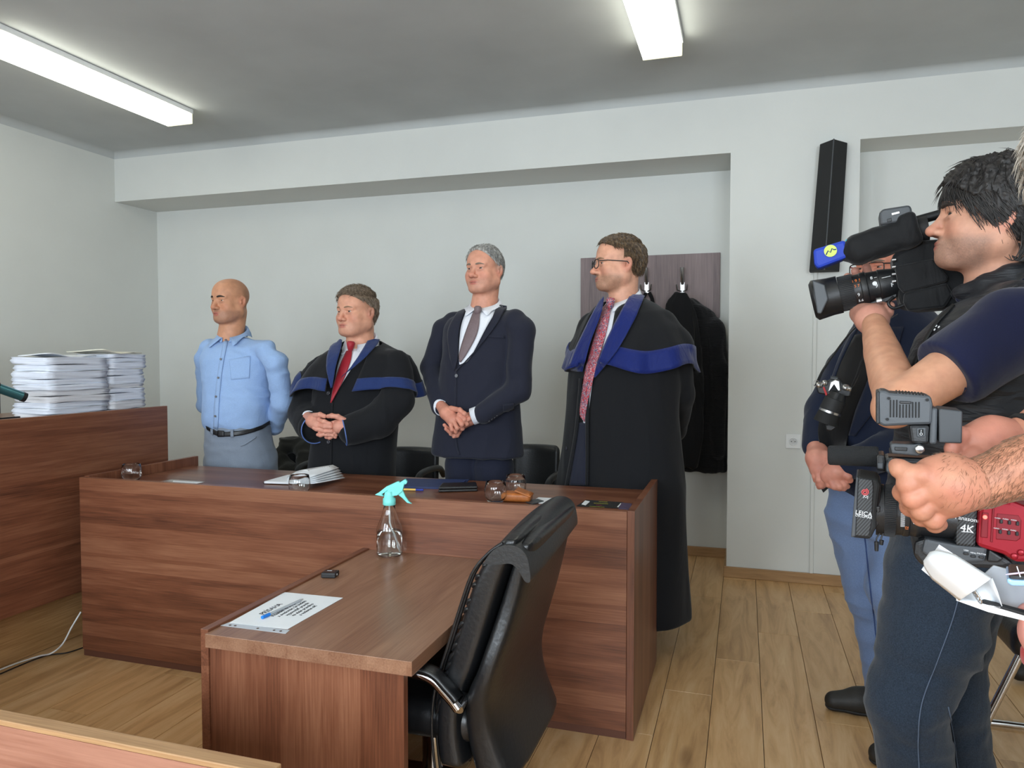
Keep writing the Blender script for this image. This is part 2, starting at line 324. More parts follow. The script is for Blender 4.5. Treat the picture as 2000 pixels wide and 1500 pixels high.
# ================================================================ soft bodies: signed distance fields turned into one continuous mesh
def vnoise(p, seed=0):
    p = np.asarray(p, np.float64); i = np.floor(p).astype(np.int64); f = p-i; f = f*f*(3-2*f)
    def h(a, b, c):
        n = (a*374761393+b*668265263+c*2147483647+seed*974711) & 0x7fffffff
        n = ((n ^ (n >> 13))*1274126177) & 0x7fffffff; n = n ^ (n >> 16); return (n & 0xffff)/32767.5-1
    r = 0
    for a in (0, 1):
        for b in (0, 1):
            for c in (0, 1):
                r = r+h(i[:, 0]+a, i[:, 1]+b, i[:, 2]+c)*(f[:, 0] if a else 1-f[:, 0])*(f[:, 1] if b else 1-f[:, 1])*(f[:, 2] if c else 1-f[:, 2])
    return r
class SDF:
    def __init__(s, lo, hi, res):
        s.lo = np.array(lo, float); s.res = res; n = [int(math.ceil((hi[i]-lo[i])/res))+1 for i in range(3)]
        s.ax = [(lo[i]+res*np.arange(n[i])).astype(np.float32) for i in range(3)]; s.D = np.full(n, 9.0, np.float32)
    def _put(s, lo, hi, fn, k, sub=False):
        pad = k+3*s.res; sl = []
        for i in range(3):
            a = int(max(0, math.floor((lo[i]-pad-s.lo[i])/s.res))); b = int(min(len(s.ax[i]), math.ceil((hi[i]+pad-s.lo[i])/s.res)+1))
            if b <= a: return s
            sl.append(slice(a, b))
        sl = tuple(sl); x = s.ax[0][sl[0]][:, None, None]; y = s.ax[1][sl[1]][None, :, None]; z = s.ax[2][sl[2]][None, None, :]
        b = fn(x, y, z); a = s.D[sl]
        if sub: a, b = -a, b
        if k > 1e-6:
            h = np.clip(.5+.5*(a-b)/k, 0, 1); r = a*(1-h)+b*h-k*h*(1-h)
        else: r = np.minimum(a, b)
        s.D[sl] = -r if sub else r
        return s
    def rc(s, a, b, ra, rb, k=.01, sub=False):
        a = np.array(a, float); b = np.array(b, float); ba = b-a; L2 = float(ba@ba)+1e-12; m = max(ra, rb)
        def fn(x, y, z):
            px, py, pz = x-np.float32(a[0]), y-np.float32(a[1]), z-np.float32(a[2])
            t = np.clip((px*ba[0]+py*ba[1]+pz*ba[2])/L2, 0, 1).astype(np.float32)
            return np.sqrt((px-t*ba[0])**2+(py-t*ba[1])**2+(pz-t*ba[2])**2)-(ra+(rb-ra)*t)
        return s._put(np.minimum(a, b)-m, np.maximum(a, b)+m, fn, k, sub)
    def chain(s, pts, rad, k=.01, sub=False):
        for i in range(len(pts)-1): s.rc(pts[i], pts[i+1], rad[i], rad[i+1], k, sub)
        return s
    def ell(s, c, r, R=None, k=.01, sub=False):
        c = np.array(c, float); r = np.array(r, float); R = np.eye(3) if R is None else np.array(R, float); m = max(r)
        ext = np.sqrt(((R.T*r)**2).sum(1)) if True else m
        def fn(x, y, z):
            px, py, pz = x-np.float32(c[0]), y-np.float32(c[1]), z-np.float32(c[2])
            q = [(px*R[i][0]+py*R[i][1]+pz*R[i][2])/r[i] for i in range(3)]
            k0 = np.sqrt(q[0]**2+q[1]**2+q[2]**2); k1 = np.sqrt((q[0]/r[0])**2+(q[1]/r[1])**2+(q[2]/r[2])**2)
            return k0*(k0-1)/(k1+1e-9)
        return s._put(c-ext, c+ext, fn, k, sub)
    def box(s, c, h, R=None, rad=.005, k=.005, sub=False):
        c = np.array(c, float); h = np.array(h, float); R = np.eye(3) if R is None else np.array(R, float); m = np.linalg.norm(h)
        def fn(x, y, z):
            px, py, pz = x-np.float32(c[0]), y-np.float32(c[1]), z-np.float32(c[2])
            q = [np.abs(px*R[i][0]+py*R[i][1]+pz*R[i][2])-(h[i]-rad) for i in range(3)]
            o = np.sqrt(sum(np.maximum(v, 0)**2 for v in q)); return o+np.minimum(np.maximum(np.maximum(q[0], q[1]), q[2]), 0)-rad
        return s._put(c-m, c+m, fn, k, sub)
    def stack(s, rings, k=.02, n=2.2, rnd=.01, sub=False):
        """rings (z, cx, cy, rx, ry, ang): a body of elliptic sections"""
        g = np.array(sorted(rings), float); Z = g[:, 0]
        m = max(g[:, 3].max(), g[:, 4].max())
        lo = [g[:, 1].min()-m, g[:, 2].min()-m, Z[0]]; hi = [g[:, 1].max()+m, g[:, 2].max()+m, Z[-1]]
        zz = np.linspace(Z[0], Z[-1], 200); ker = np.ones(9)/9
        def itp(c):
            v = np.interp(zz, Z, g[:, c]); return np.convolve(np.pad(v, 4, 'edge'), ker, 'valid')
        T = [itp(c) for c in range(1, 6)]
        def fn(x, y, z):
            zf = z.ravel(); cx, cy, rx, ry, an = [np.interp(zf, zz, t).astype(np.float32)[None, None, :] for t in T]
            px, py = x-cx, y-cy; c, sn = np.cos(an), np.sin(an)
            a = np.abs((px*c+py*sn)/rx); b = np.abs((-px*sn+py*c)/ry); q = (a**n+b**n+1e-9)**(1/n)
            d = (q-1)*np.minimum(rx, ry)*.9; e = np.maximum(z-Z[-1], Z[0]-z)+rnd
            return np.maximum(d, e) if rnd == 0 else np.minimum(np.maximum(d+rnd, e), 0)+np.sqrt(np.maximum(d+rnd, 0)**2+np.maximum(e, 0)**2)-rnd
        return s._put(lo, hi, fn, k, sub)
    def mesh(s, iso=0.0, step=1):
        D = s.D[::step, ::step, ::step]-iso; D = np.pad(D, 1, constant_values=1.0); res = s.res*step; lo = s.lo-res
        inn = D < 0; c = inn[:-1, :-1, :-1].astype(np.int8)
        cnt = sum(inn[a:a+inn.shape[0]-1, b:b+inn.shape[1]-1, e:e+inn.shape[2]-1].astype(np.int8) for a in (0, 1) for b in (0, 1) for e in (0, 1))
        act = (cnt > 0) & (cnt < 8); I = np.argwhere(act); idx = np.full(act.shape, -1, np.int64); idx[act] = np.arange(len(I))
        cor = {(a, b, e): D[I[:, 0]+a, I[:, 1]+b, I[:, 2]+e] for a in (0, 1) for b in (0, 1) for e in (0, 1)}
        P = np.zeros((len(I), 3)); n = np.zeros(len(I))
        for a in cor:
            for ax in range(3):
                if a[ax] == 0:
                    b = list(a); b[ax] = 1; va, vb = cor[a], cor[tuple(b)]; m = (va < 0) != (vb < 0)
                    t = np.where(m, va/np.where(m, va-vb, 1), 0); q = np.tile(np.array(a, float), (len(I), 1)); q[:, ax] = t
                    P[m] += q[m]; n += m
        V = lo+res*(I+P/n[:, None]); Fs = []
        for ax in range(3):
            u, v = (ax+1) % 3, (ax+2) % 3; sh = [slice(None)]*3; A = [slice(None)]*3; B = [slice(None)]*3
            A[ax] = slice(0, -1); B[ax] = slice(1, None); m = inn[tuple(A)] != inn[tuple(B)]; E = np.argwhere(m)
            E = E[(E[:, u] > 0) & (E[:, v] > 0) & (E[:, u] < D.shape[u]-1) & (E[:, v] < D.shape[v]-1)]
            def g(du, dv):
                q = E.copy(); q[:, u] -= du; q[:, v] -= dv; return idx[q[:, 0], q[:, 1], q[:, 2]]
            quad = np.stack([g(1, 1), g(0, 1), g(0, 0), g(1, 0)], 1); pos = inn[E[:, 0], E[:, 1], E[:, 2]]
            quad[~pos] = quad[~pos][:, ::-1]; Fs.append(quad)
        Fq = np.concatenate(Fs); return V, Fq
def vnormals(V, Fq):
    n = np.cross(V[Fq[:, 2]]-V[Fq[:, 0]], V[Fq[:, 3]]-V[Fq[:, 1]]); N = np.zeros_like(V)
    for i in range(4): np.add.at(N, Fq[:, i], n)
    return N/(np.linalg.norm(N, axis=1)[:, None]+1e-12)
def relax(V, Fq, it=1, w=.5):
    for _ in range(it):
        A = np.zeros_like(V); c = np.zeros(len(V))
        for i in range(4):
            np.add.at(A, Fq[:, i], V[Fq[:, (i+1) % 4]]+V[Fq[:, (i+3) % 4]]); np.add.at(c, Fq[:, i], 2)
        V = V*(1-w)+w*A/c[:, None]
    return V
def q_mesh(name, V, Fq, col=None):
    me = bpy.data.meshes.new(name); me.vertices.add(len(V)); me.vertices.foreach_set('co', V.astype(np.float32).ravel())
    me.loops.add(Fq.size); me.loops.foreach_set('vertex_index', Fq.astype(np.int32).ravel())
    me.polygons.add(len(Fq)); me.polygons.foreach_set('loop_start', np.arange(0, Fq.size, 4, dtype=np.int32)); me.polygons.foreach_set('loop_total', np.full(len(Fq), 4, np.int32))
    me.polygons.foreach_set('use_smooth', np.ones(len(Fq), bool)); me.update(calc_edges=True); me.validate()
    if col is not None:
        a = me.color_attributes.new('Col', 'FLOAT_COLOR', 'POINT'); a.data.foreach_set('color', np.c_[col, np.ones(len(V))].astype(np.float32).ravel())
    return me
def folds(V, Fq, amp, sc=(14, 14, 5), seed=0, where=None):
    """press soft creases into a cloth surface"""
    N = vnormals(V, Fq); p = V*np.array(sc); p = p+.6*vnoise(p*.7, seed+5)[:, None]
    n = vnoise(p, seed); r = (1-np.abs(n)*1.6); d = amp*(r+.4*vnoise(p*2.3, seed+1))
    if where is not None: d = d*where(V)
    return V+N*d[:, None]
def bvh_of(*ms):
    V = []; Fq = []; n = 0
    for v, f in ms: V += [tuple(p) for p in v]; Fq += [tuple(int(i)+n for i in q) for q in f]; n += len(v)
    return BVHTree.FromPolygons(V, Fq)
CV = Vector(CAM)
def cast(bvh, x, y, off=.004):
    d = Vector(ray(x, y)).normalized(); h = bvh.ray_cast(CV, d)
    if h[0] is None: return None
    n = h[1] if h[1].dot(d) < 0 else -h[1]
    n = (n-d*.35).normalized()
    return h[0]+n*off
def ribbon(name, bvh, A, B, mat, parent, off=.004, n=26, m=5, thick=.003, smooth=2, puff=0.0):
    """a strip of cloth lying on a surface between two edge lines"""
    a = smooth_line([(p[0], p[1], 0) for p in A], n) if len(A) > 2 else [np.array((A[0][0]+(A[1][0]-A[0][0])*i/(n-1), A[0][1]+(A[1][1]-A[0][1])*i/(n-1), 0)) for i in range(n)]
    b = smooth_line([(p[0], p[1], 0) for p in B], n) if len(B) > 2 else [np.array((B[0][0]+(B[1][0]-B[0][0])*i/(n-1), B[0][1]+(B[1][1]-B[0][1])*i/(n-1), 0)) for i in range(n)]
    G = [[None]*m for _ in range(n)]; last = None
    for i in range(n):
        for j in range(m):
            t = j/(m-1); q = a[i]*(1-t)+b[i]*t; p = cast(bvh, q[0], q[1], off+puff*4*t*(1-t))
            if p is None and last is not None:
                r = Vector(ray(q[0], q[1])); p = CV+r*((last-CV).dot(Vector(FW)))
            if p is not None: last = p
            G[i][j] = p
    first = next((p for r in G for p in r if p is not None), None)
    if first is None: print('ribbon missed', name, A[0]); return None
    for i in range(n):
        for j in range(m):
            if G[i][j] is None: G[i][j] = first
    P = np.array([[tuple(p) for p in r] for r in G])
    dep = (P-CAM)@FW
    for _ in range(smooth):                                   # even out the depth only, outline stays
        d2 = dep.copy(); d2[1:-1] = np.minimum(dep[1:-1], (dep[:-2]+dep[2:]+2*dep[1:-1])/4); dep = d2
    P = CAM+(P-CAM)*(dep/((P-CAM)@FW))[:, :, None]
    mb = MB(); mb.grid([list(map(tuple, r)) for r in P], True); me = mb.mesh(name)
    o = link(name, me, mat, parent); s = o.modifiers.new('s', 'SOLIDIFY'); s.thickness = thick; s.offset = 0
    return o
def disc(name, bvh, x, y, r, mat, parent, off=.004, h=.004, n=14, ring=False):
    d = Vector(ray(x, y)).normalized(); hit = bvh.ray_cast(CV, d)
    if hit[0] is None: return None
    nn = hit[1] if hit[1].dot(d) < 0 else -hit[1]
    Mx = frame(hit[0]+nn*off, (1, .1, .3), nn)
    pr = [(0, 0), (r, 0), (r, h*.6), (r*.8, h), (r*.55, h*.7), (0, h*.7)] if not ring else [(0, 0), (r, 0), (r, h), (r*.7, h*1.3), (0, h*.4)]
    return MB().lathe(pr, Mx, n).build(name, mat, parent)
def clear_of(B, V, off=.004, reach=.05):
    """lift the vertices of a garment that sink into the body under it"""
    out = V.copy()
    for i, p in enumerate(V):
        h = B.find_nearest(Vector(p), reach)
        if h[0] is not None:
            s = (Vector(p)-h[0]).dot(h[1])
            if s < off: out[i] = np.array(h[0]+h[1]*off)
    return out
# ---------------------------------------------------------------- skin and hair materials
def skin_mat():
    m, nt, bs = new_mat('skin'); L = nt.links.new
    vc = nd(nt, 'ShaderNodeVertexColor'); vc.layer_name = 'Col'; tc = nd(nt, 'ShaderNodeTexCoord')
    n = nd(nt, 'ShaderNodeTexNoise', Scale=38.0, Detail=4.0); L(tc.outputs['Object'], n.inputs['Vector'])
    r = ramp(nt, n.outputs['Fac'], [(.3, (.86, .82, .8, 1)), (.65, (1.04, 1.02, 1.0, 1))])
    mx = nd(nt, 'ShaderNodeMix', data_type='RGBA', blend_type='MULTIPLY'); mx.inputs[0].default_value = 1
    L(vc.outputs[0], mx.inputs[6]); L(r.outputs[0], mx.inputs[7]); L(mx.outputs[2], bs.inputs['Base Color'])
    bs.inputs['Roughness'].default_value = .52; bs.inputs['Specular IOR Level'].default_value = .4
    bs.inputs['Subsurface Weight'].default_value = .12; bs.inputs['Subsurface Radius'].default_value = (.012, .005, .003); bs.inputs['Subsurface Scale'].default_value = .5
    f = nd(nt, 'ShaderNodeTexNoise', Scale=420.0, Detail=2.0); L(tc.outputs['Object'], f.inputs['Vector']); bump(nt, bs, f.outputs['Fac'], .18, .001)
    return m
M['skin'] = skin_mat()
def hair_mat(name, a, b, rough=.5):
    m, nt, bs = new_mat(name); L = nt.links.new; tc = nd(nt, 'ShaderNodeTexCoord')
    mp = nd(nt, 'ShaderNodeMapping'); mp.inputs['Scale'].default_value = (1, 1, .3); L(tc.outputs['Object'], mp.inputs[0])
    n = nd(nt, 'ShaderNodeTexNoise', Scale=130.0, Detail=3.0); L(mp.outputs[0], n.inputs['Vector'])
    r = ramp(nt, n.outputs['Fac'], [(.35, lin(a)), (.68, lin(b))]); L(r.outputs[0], bs.inputs['Base Color'])
    bs.inputs['Roughness'].default_value = rough; bump(nt, bs, n.outputs['Fac'], .5, .003); return m
def eye_mat():
    m, nt, bs = new_mat('eye'); vc = nd(nt, 'ShaderNodeVertexColor'); vc.layer_name = 'Col'; nt.links.new(vc.outputs[0], bs.inputs['Base Color'])
    bs.inputs['Roughness'].default_value = .12; return m
M['eye'] = eye_mat()
# ---------------------------------------------------------------- a head
class Head:
    def __init__(s, cx, cy, Y, psi, size, pitch=0.0, roll=0.0, nose=1.0, lower=1.0, wide=1.0, op=1.0):
        s.open = op
        """cx, cy: photo pixel of the point between the ears at eye level; psi: degrees turned from the lens to image left"""
        s.c = pY(cx, cy, Y); d = CAM-s.c; d[2] = 0; d /= np.linalg.norm(d); left = np.array([d[1], -d[0], 0]);
        if left@RT > 0: left = -left
        a = math.radians(psi); F = d*math.cos(a)+left*math.sin(a); U = np.array([0, 0, 1.]); L = np.cross(U, F)
        p = math.radians(pitch); F, U = F*math.cos(p)+U*math.sin(p), U*math.cos(p)-F*math.sin(p)
        r = math.radians(roll); L, U = L*math.cos(r)+U*math.sin(r), U*math.cos(r)-L*math.sin(r)
        s.F, s.U, s.L, s.s = F, U, L, size; s.R = np.array([L, F, U]); s.nose = nose; s.lower = lower; s.wide = wide
    def w(s, l, f, u):
        if u < -.005: u = -.005+(u+.005)*s.lower
        return s.c+s.s*(l*s.wide*s.L+f*s.F+u*s.U)
    def loc(s, P):
        q = (P-s.c)@s.R.T/s.s; q[:, 0] /= s.wide; q[:, 2] = np.where(q[:, 2] < -.005, -.005+(q[:, 2]+.005)/s.lower, q[:, 2]); return q
    def build(s, neck_to, neck_r=.058, res=.0024, jowl=0.0, hairline=None, cheek=1.0):
        z = s.s; c = s.c; lo = np.minimum(c-.17*z, np.array(neck_to)-.09); hi = np.maximum(c+.16*z, np.array(neck_to)+.09); hi[2] = c[2]+.14*z; lo[2] = neck_to[2]-.06
        g = SDF(lo, hi, res); R = s.R; w = s.w
        def E(p, r, k=.01, sub=False, RR=None): g.ell(w(*p), np.array(r)*z*np.array([s.wide, 1, s.lower if p[2] < -.02 else 1]), R if RR is None else RR, k*z, sub)
        def C(a, b, ra, rb, k=.01, sub=False): g.rc(w(*a), w(*b), ra*z, rb*z, k*z, sub)
        g.rc(w(0, -.028, -.06), neck_to, neck_r*z, neck_r*z*1.08, .02*z)
        E((0, -.014, .030), (.0765, .098, .087), .02)
        E((0, .034, .036), (.062, .056, .062), .03)
        E((0, .030, -.045), (.058, .056, .072), .03)
        for q in (-1, 1):
            C((q*.054, -.004, -.060), (q*.026, .062, -.098), .021+jowl, .017+jowl*.6, .03)
            C((q*.060, -.008, -.02), (q*.055, -.004, -.06), .019, .02, .03)
            E((q*.042, .058, -.030), (.021*cheek, .019, .021), .022)
            C((q*.012, .0845, .0165), (q*.046, .0695, .0165), .0095, .008, .014)
            E((q*.0315, .1, -.002), (.0175, .0185, .0115), .012, True)
        E((0, .074, -.101), (.021, .0165, .016), .02); E((0, .066, -.072), (.034, .0265, .031), .02)
        C((0, .083, .006), (0, .105*s.nose, -.034), .0078, .0115, .012); E((0, .1085*s.nose, -.0385), (.0140, .0135, .0118), .008)
        for q in (-1, 1):
            E((q*.0142, .0935+.6*(s.nose-1)*.1, -.0425), (.0092, .0135, .0086), .006)
        for q in (-1, 1): E((q*.0068, .0985*s.nose, -.0525), (.0032, .005, .003), .003, True)
        E((0, .0885, -.0665), (.0265, .0090, .0050), .007); E((0, .0875, -.0775), (.0225, .0092, .0062), .007)
        for q in (-1, 1): C((0, .1000, -.0716), (q*.0275, .0820, -.0752), .0017, .0016, .003, True)
        for q in (-1, 1): E((q*.050, .036, -.048), (.017, .03, .03), .03)
        for q in (-1, 1):
            e = (q*.0315, .0685, -.003)
            E(e, (.0166, .0166, .0150), .005)                                                       # lids
            C((q*.0195, .0865, -.0040), (q*.0445, .0800, -.0025), .0033*s.open, .0028*s.open, .0025, True)   # the eye opening
            C((q*.0180, .0830, .0085), (q*.0465, .0740, .0070), .0034, .0032, .006)                 # upper lid fold
            C((q*.0200, .0850, -.0125), (q*.0430, .0780, -.0120), .0022, .0020, .008)               # under the eye
            ax = np.array([R[0]*q*.93+R[1]*.36, R[1]*.93-R[0]*q*.36, R[2]])                          # ears
            rot = np.array([ax[0], ax[1]*.97+ax[2]*.22, ax[2]*.97-ax[1]*.22])
            E((q*.079, -.016, -.010), (.0085, .0185, .0315), .007, False, rot)
            E((q*.0885, -.0115, -.005), (.0085, .0095, .0185), .004, True, rot)
            E((q*.0785, -.007, -.037), (.006, .0085, .0095), .005, False, rot)
            E((q*.082, -.002, -.014), (.0045, .004, .008), .004, False, rot)
        s.g = g; V, Fq = g.mesh(); V = relax(V, Fq, 1, .35); return V, Fq
    def colour(s, V, base, red=(196, 112, 96), lip=(176, 98, 90), stub=None, stub_w=0, crop=None, crop_w=0, line=None):
        q = s.loc(V); l, f, u = np.abs(q[:, 0]), q[:, 1], q[:, 2]; c = np.tile(np.array(lin(base)[:3]), (len(V), 1))
        def mixc(c, col, m): return c*(1-m[:, None])+np.array(lin(col)[:3])*m[:, None]
        def blob(cl, cf, cu, rl, rf, ru): return np.clip(1.4-((l-cl)/rl)**2-((f-cf)/rf)**2-((u-cu)/ru)**2, 0, 1)
        c = mixc(c, red, .3*blob(0, .105, -.038, .02, .03, .02)); c = mixc(c, red, .28*blob(.042, .06, -.038, .026, .04, .026)); c = mixc(c, red, .45*blob(.082, -.015, -.012, .02, .03, .035))
        n = vnoise(V*900, 3)
        if stub:
            m = np.clip((-.048-u)/.016, 0, 1)*np.clip((f+.005)/.02, 0, 1)*np.clip((u+.135)/.02, 0, 1)*np.clip(.8+.35*n, 0, 1)
            m = np.maximum(m, blob(0, .09, -.056, .03, .03, .008)*.9); c = mixc(c, stub, stub_w*m)
        c = mixc(c, lip, .8*np.maximum(blob(0, .094, -.0672, .025, .024, .0042), blob(0, .094, -.0775, .021, .022, .0058)))
        c = mixc(c, (96, 52, 46), .75*blob(0, .092, -.0722, .027, .024, .0014))
        c = mixc(c, (104, 66, 54), .6*np.maximum(blob(.032, .085, .0012, .0155, .02, .0016), .5*blob(.032, .085, -.0075, .014, .02, .0012)))
        c = mixc(c, (70, 40, 34), .8*blob(.0062, .1, -.0495, .0045, .008, .004))
        c = mixc(c, (150, 100, 84), .35*blob(.031, .08, -.012, .018, .03, .007))
        if crop:
            m = (line or (lambda l, f, u: np.clip((u-.03-.6*(f-.0))/.02, 0, 1)))(l, f, u); c = mixc(c, crop, crop_w*m*np.clip(.85+.3*n, 0, 1))
        return c
    def eyes(s, parent, iris=(96, 74, 56), look=0.0):
        for q in (-1, 1):
            ce = s.w(q*.0315, .0685, -.003); bm = bmesh.new(); bmesh.ops.create_uvsphere(bm, u_segments=20, v_segments=14, radius=.0149*s.s)
            v = np.array([tuple(p.co) for p in bm.verts]); Fc = [[a.index for a in f.verts] for f in bm.faces]; bm.free()
            d = s.F+look*s.L; d /= np.linalg.norm(d); zax = np.array([0, 0, 1.]); R = np.array(frame((0, 0, 0), s.L, d))[:3, :3]; P = v@R.T+ce
            cs = v[:, 2]/(.0149*s.s); col = np.tile(np.array(lin((186, 176, 168))[:3]), (len(v), 1)); col[cs > .80] = lin(iris)[:3]; col[cs > .95] = lin((14, 12, 12))[:3]
            me = np_mesh('eye', P, Fc); a = me.color_attributes.new('Col', 'FLOAT_COLOR', 'POINT'); a.data.foreach_set('color', np.c_[col, np.ones(len(v))].astype(np.float32).ravel())
            link('eye', me, M['eye'], parent)
    def brows(s, bvh, mat, parent, thick=.0035, lift=0.0):
        for q in (-1, 1):
            pts = smooth_line([(q*.0135, .10, .0165+lift), (q*.031, .098, .0200+lift), (q*.0515, .08, .0155+lift)], 9); out = []
            for p in pts:
                P = Vector(s.w(p[0], .0, p[2])); h = bvh.ray_cast(P+Vector(s.F)*.2, Vector(-s.F)); out.append(tuple((h[0] if h[0] else P)+Vector(s.F)*-.0012))
            mb = MB().tube(out, [thick*s.s*v for v in (.9, 1.2, 1.3, 1.3, 1.2, 1.1, .9, .7, .4)], 8); mb.build('eyebrow', mat, parent)
    def hair(s, mat, parent, keep, thick=.012, bvh=None, tufts=1800, length=.022, comb=(0, -1, .2), lift=.35, rough=.003, res=.004, seed=1, width=.0008, name='hair', extra=None, side=.005, ears=True):
        """hair cap grown on the skull wherever keep(l,f,u)>0, with fine tufts combed over it"""
        z = s.s; c = s.c; g = SDF(c-.15*z, c+.15*z, res)
        g.ell(s.w(0, -.014, .030), np.array([(.0765)*s.wide, .098, .087])*z+np.array([side, thick*.8, thick])*z, s.R, .01); g.ell(s.w(0, .034, .036), np.array([.062*s.wide, .056, .062])*z+thick*z*.75, s.R, .03)
        g.rc(s.w(0, -.05, -.01), s.w(0, -.052, -.07), .052*z+side*z, .045*z+side*z*.5, .03)
        if extra: extra(g, s)
        V, Fq = g.mesh(); q = s.loc(V); k = keep(np.abs(q[:, 0]), q[:, 1], q[:, 2]); k = np.minimum(k, np.where(q[:, 2] < .05, np.sqrt(((q[:, 1]+.014)/.022)**2+((q[:, 2]+.008)/.034)**2)*.022-.022, 1)) if ears else k; N = vnormals(V, Fq)
        V = V+N*(rough*vnoise(V*np.array([90, 90, 40]), seed)+rough*.7*vnoise(V*220, seed+1))[:, None]
        inset = np.clip(-k/.012+.15, 0, 1)                      # sink the cap into the skull at the hairline so it tapers
        V = V-N*((inset*(thick+.012)*z)[:, None])
        ok = k[Fq].max(1) > -.013; Fk = Fq[ok]; used = np.unique(Fk); mp = np.full(len(V), -1); mp[used] = np.arange(len(used)); V2 = V[used]; F2 = mp[Fk]
        mb = MB(); mb.add(V2, [tuple(f) for f in F2], True)
        cand = used[(k[used] > .0)]
        if tufts and len(cand):
            rg = np.random.default_rng(seed)
            cb = comb if callable(comb) else (lambda q: comb)
            for i in rg.choice(cand, tufts):
                p = V[i]; n = N[i]; cv = cb(q[i]); dv = cv[0]*s.L*np.sign(q[i][0]+1e-6)+cv[1]*s.F+cv[2]*s.U; dv = dv+rg.normal(0, .28, 3); dv -= n*(dv@n); dv /= np.linalg.norm(dv)+1e-9
                ln = length*z*(.6+.7*rg.random()); sd = np.cross(n, dv)*width*z*(1+rg.random()); lf = lift*(.5+rg.random())
                a = p-n*.001; b = p+dv*ln*.5+n*ln*lf*.5; e = p+dv*ln+n*ln*lf*.55
                mb.add([a-sd, a+sd, b+sd*.8, b-sd*.8, e, a+n*.0018, b+n*.0016], [(0, 3, 6, 5), (5, 6, 2, 1), (3, 4, 6), (6, 4, 2), (0, 1, 2, 3), (3, 2, 4)], False)
        return mb.build(name, mat, parent)
# ---------------------------------------------------------------- hands from jointed fingers
def hand_mesh(palm, fingers, Y, res=.0022, k=.006, wrist=None):
    """palm: list of (px,py,dy,r); fingers: lists of (px,py,dy,r)"""
    allp = [pY(a[0], a[1], Y+a[2]) for ch in palm+fingers for a in ch]; lo = np.min(allp, 0)-.06; hi = np.max(allp, 0)+.06
    g = SDF(lo, hi, res)
    for ch in palm: g.chain([pY(a[0], a[1], Y+a[2]) for a in ch], [a[3] for a in ch], .014)
    for ch in fingers:
        h = SDF(lo, hi, res); h.chain([pY(a[0], a[1], Y+a[2]) for a in ch], [a[3] for a in ch], .004)
        for a in ch[1:-1]: h.ell(pY(a[0], a[1], Y+a[2]), (a[3]*1.07,)*3, None, .004)
        kk = .003; a, b = g.D, h.D; t = np.clip(.5+.5*(a-b)/kk, 0, 1); g.D = a*(1-t)+b*t-kk*t*(1-t)
    return g.mesh()
def skin_tone(V, base, red=(196, 112, 96), amt=.35, seed=4):
    n = np.clip(.5+.5*vnoise(V*45, seed), 0, 1)*amt; return np.array(lin(base)[:3])*(1-n[:, None])+np.array(lin(red)[:3])*n[:, None]
def join_body(parts, parent, name='body'):
    V = []; Fq = []; C = []; n = 0
    for v, f, c in parts: V.append(v); Fq.append(f+n); C.append(c); n += len(v)
    V = np.concatenate(V); Fq = np.concatenate(Fq); C = np.concatenate(C)
    return link(name, q_mesh(name, V, Fq, C), M['skin'], parent)
def rings(rows, Y, psi=0.0, side=None):
    """rows (y, x_left, x_right, depth_radius, dY): body sections measured in the photo, turned by psi"""
    out = []
    for y, a, b, ry, dy in rows:
        c = pY((a+b)/2, y, Y+dy); l = pY(a, y, Y+dy); r = pY(b, y, Y+dy)
        v = c-CAM; ang = math.atan2(v[0], v[1]); cr = np.array([math.cos(ang), -math.sin(ang), 0]); wd = abs((r-l)@cr)/2
        t = math.radians(psi); rx = math.sqrt(max((wd**2-(ry*math.sin(t))**2), (wd*.5)**2))/math.cos(t)
        out.append((c[2], c[0], c[1], rx, ry, -ang-t))        # long axis turned with the body
    return out

def shirt_collar(name, c, r, F, drop=.06, hback=.042, mat=None, parent=None, gap=11, tip=.05, flare=.016, lean=0.0, n=40, thick=.0025, B=None):
    """a folded collar standing round the neck: c is its centre at the top edge, F the way it opens"""
    F = np.array(F, float); F[2] = 0; F /= np.linalg.norm(F); U = np.array([0, 0, 1.]); L = np.cross(U, F); rows = []
    for i in range(n):
        th = math.radians(gap)+(2*math.pi-2*math.radians(gap))*i/(n-1); cs, sn = math.cos(th), math.sin(th); fr = (1+cs)/2
        e = min(i, n-1-i)/(n-1); pt = math.exp(-(e/.07)**2); rad = F*cs+L*sn
        top = c+rad*r+U*(-drop*fr)
        base = c+rad*(r+.001)+U*(-drop*fr-hback*.8)
        w = hback+(tip-hback)*fr
        out = c+(F*math.cos(th+(.32*pt if i < n/2 else -.32*pt))+L*math.sin(th+(.32*pt if i < n/2 else -.32*pt)))*(r+flare*(1+.9*pt))+U*(-drop*fr-w*(1+.25*pt))
        mid = top*.45+out*.55+rad*.005
        rows.append([tuple(base), tuple(base*.5+top*.5), tuple(top), tuple(top+rad*.004+U*.001), tuple(mid), tuple(out)])
    A = np.array(rows)
    if B is not None:
        for k, of in ((0, .004), (1, .005), (2, .007), (3, .010), (4, .013), (5, .014)): A[:, k] = clear_of(B, A[:, k], of, .07)
    return MB().grid([list(map(tuple, r)) for r in A], True).build(name, mat, parent, solid=thick)
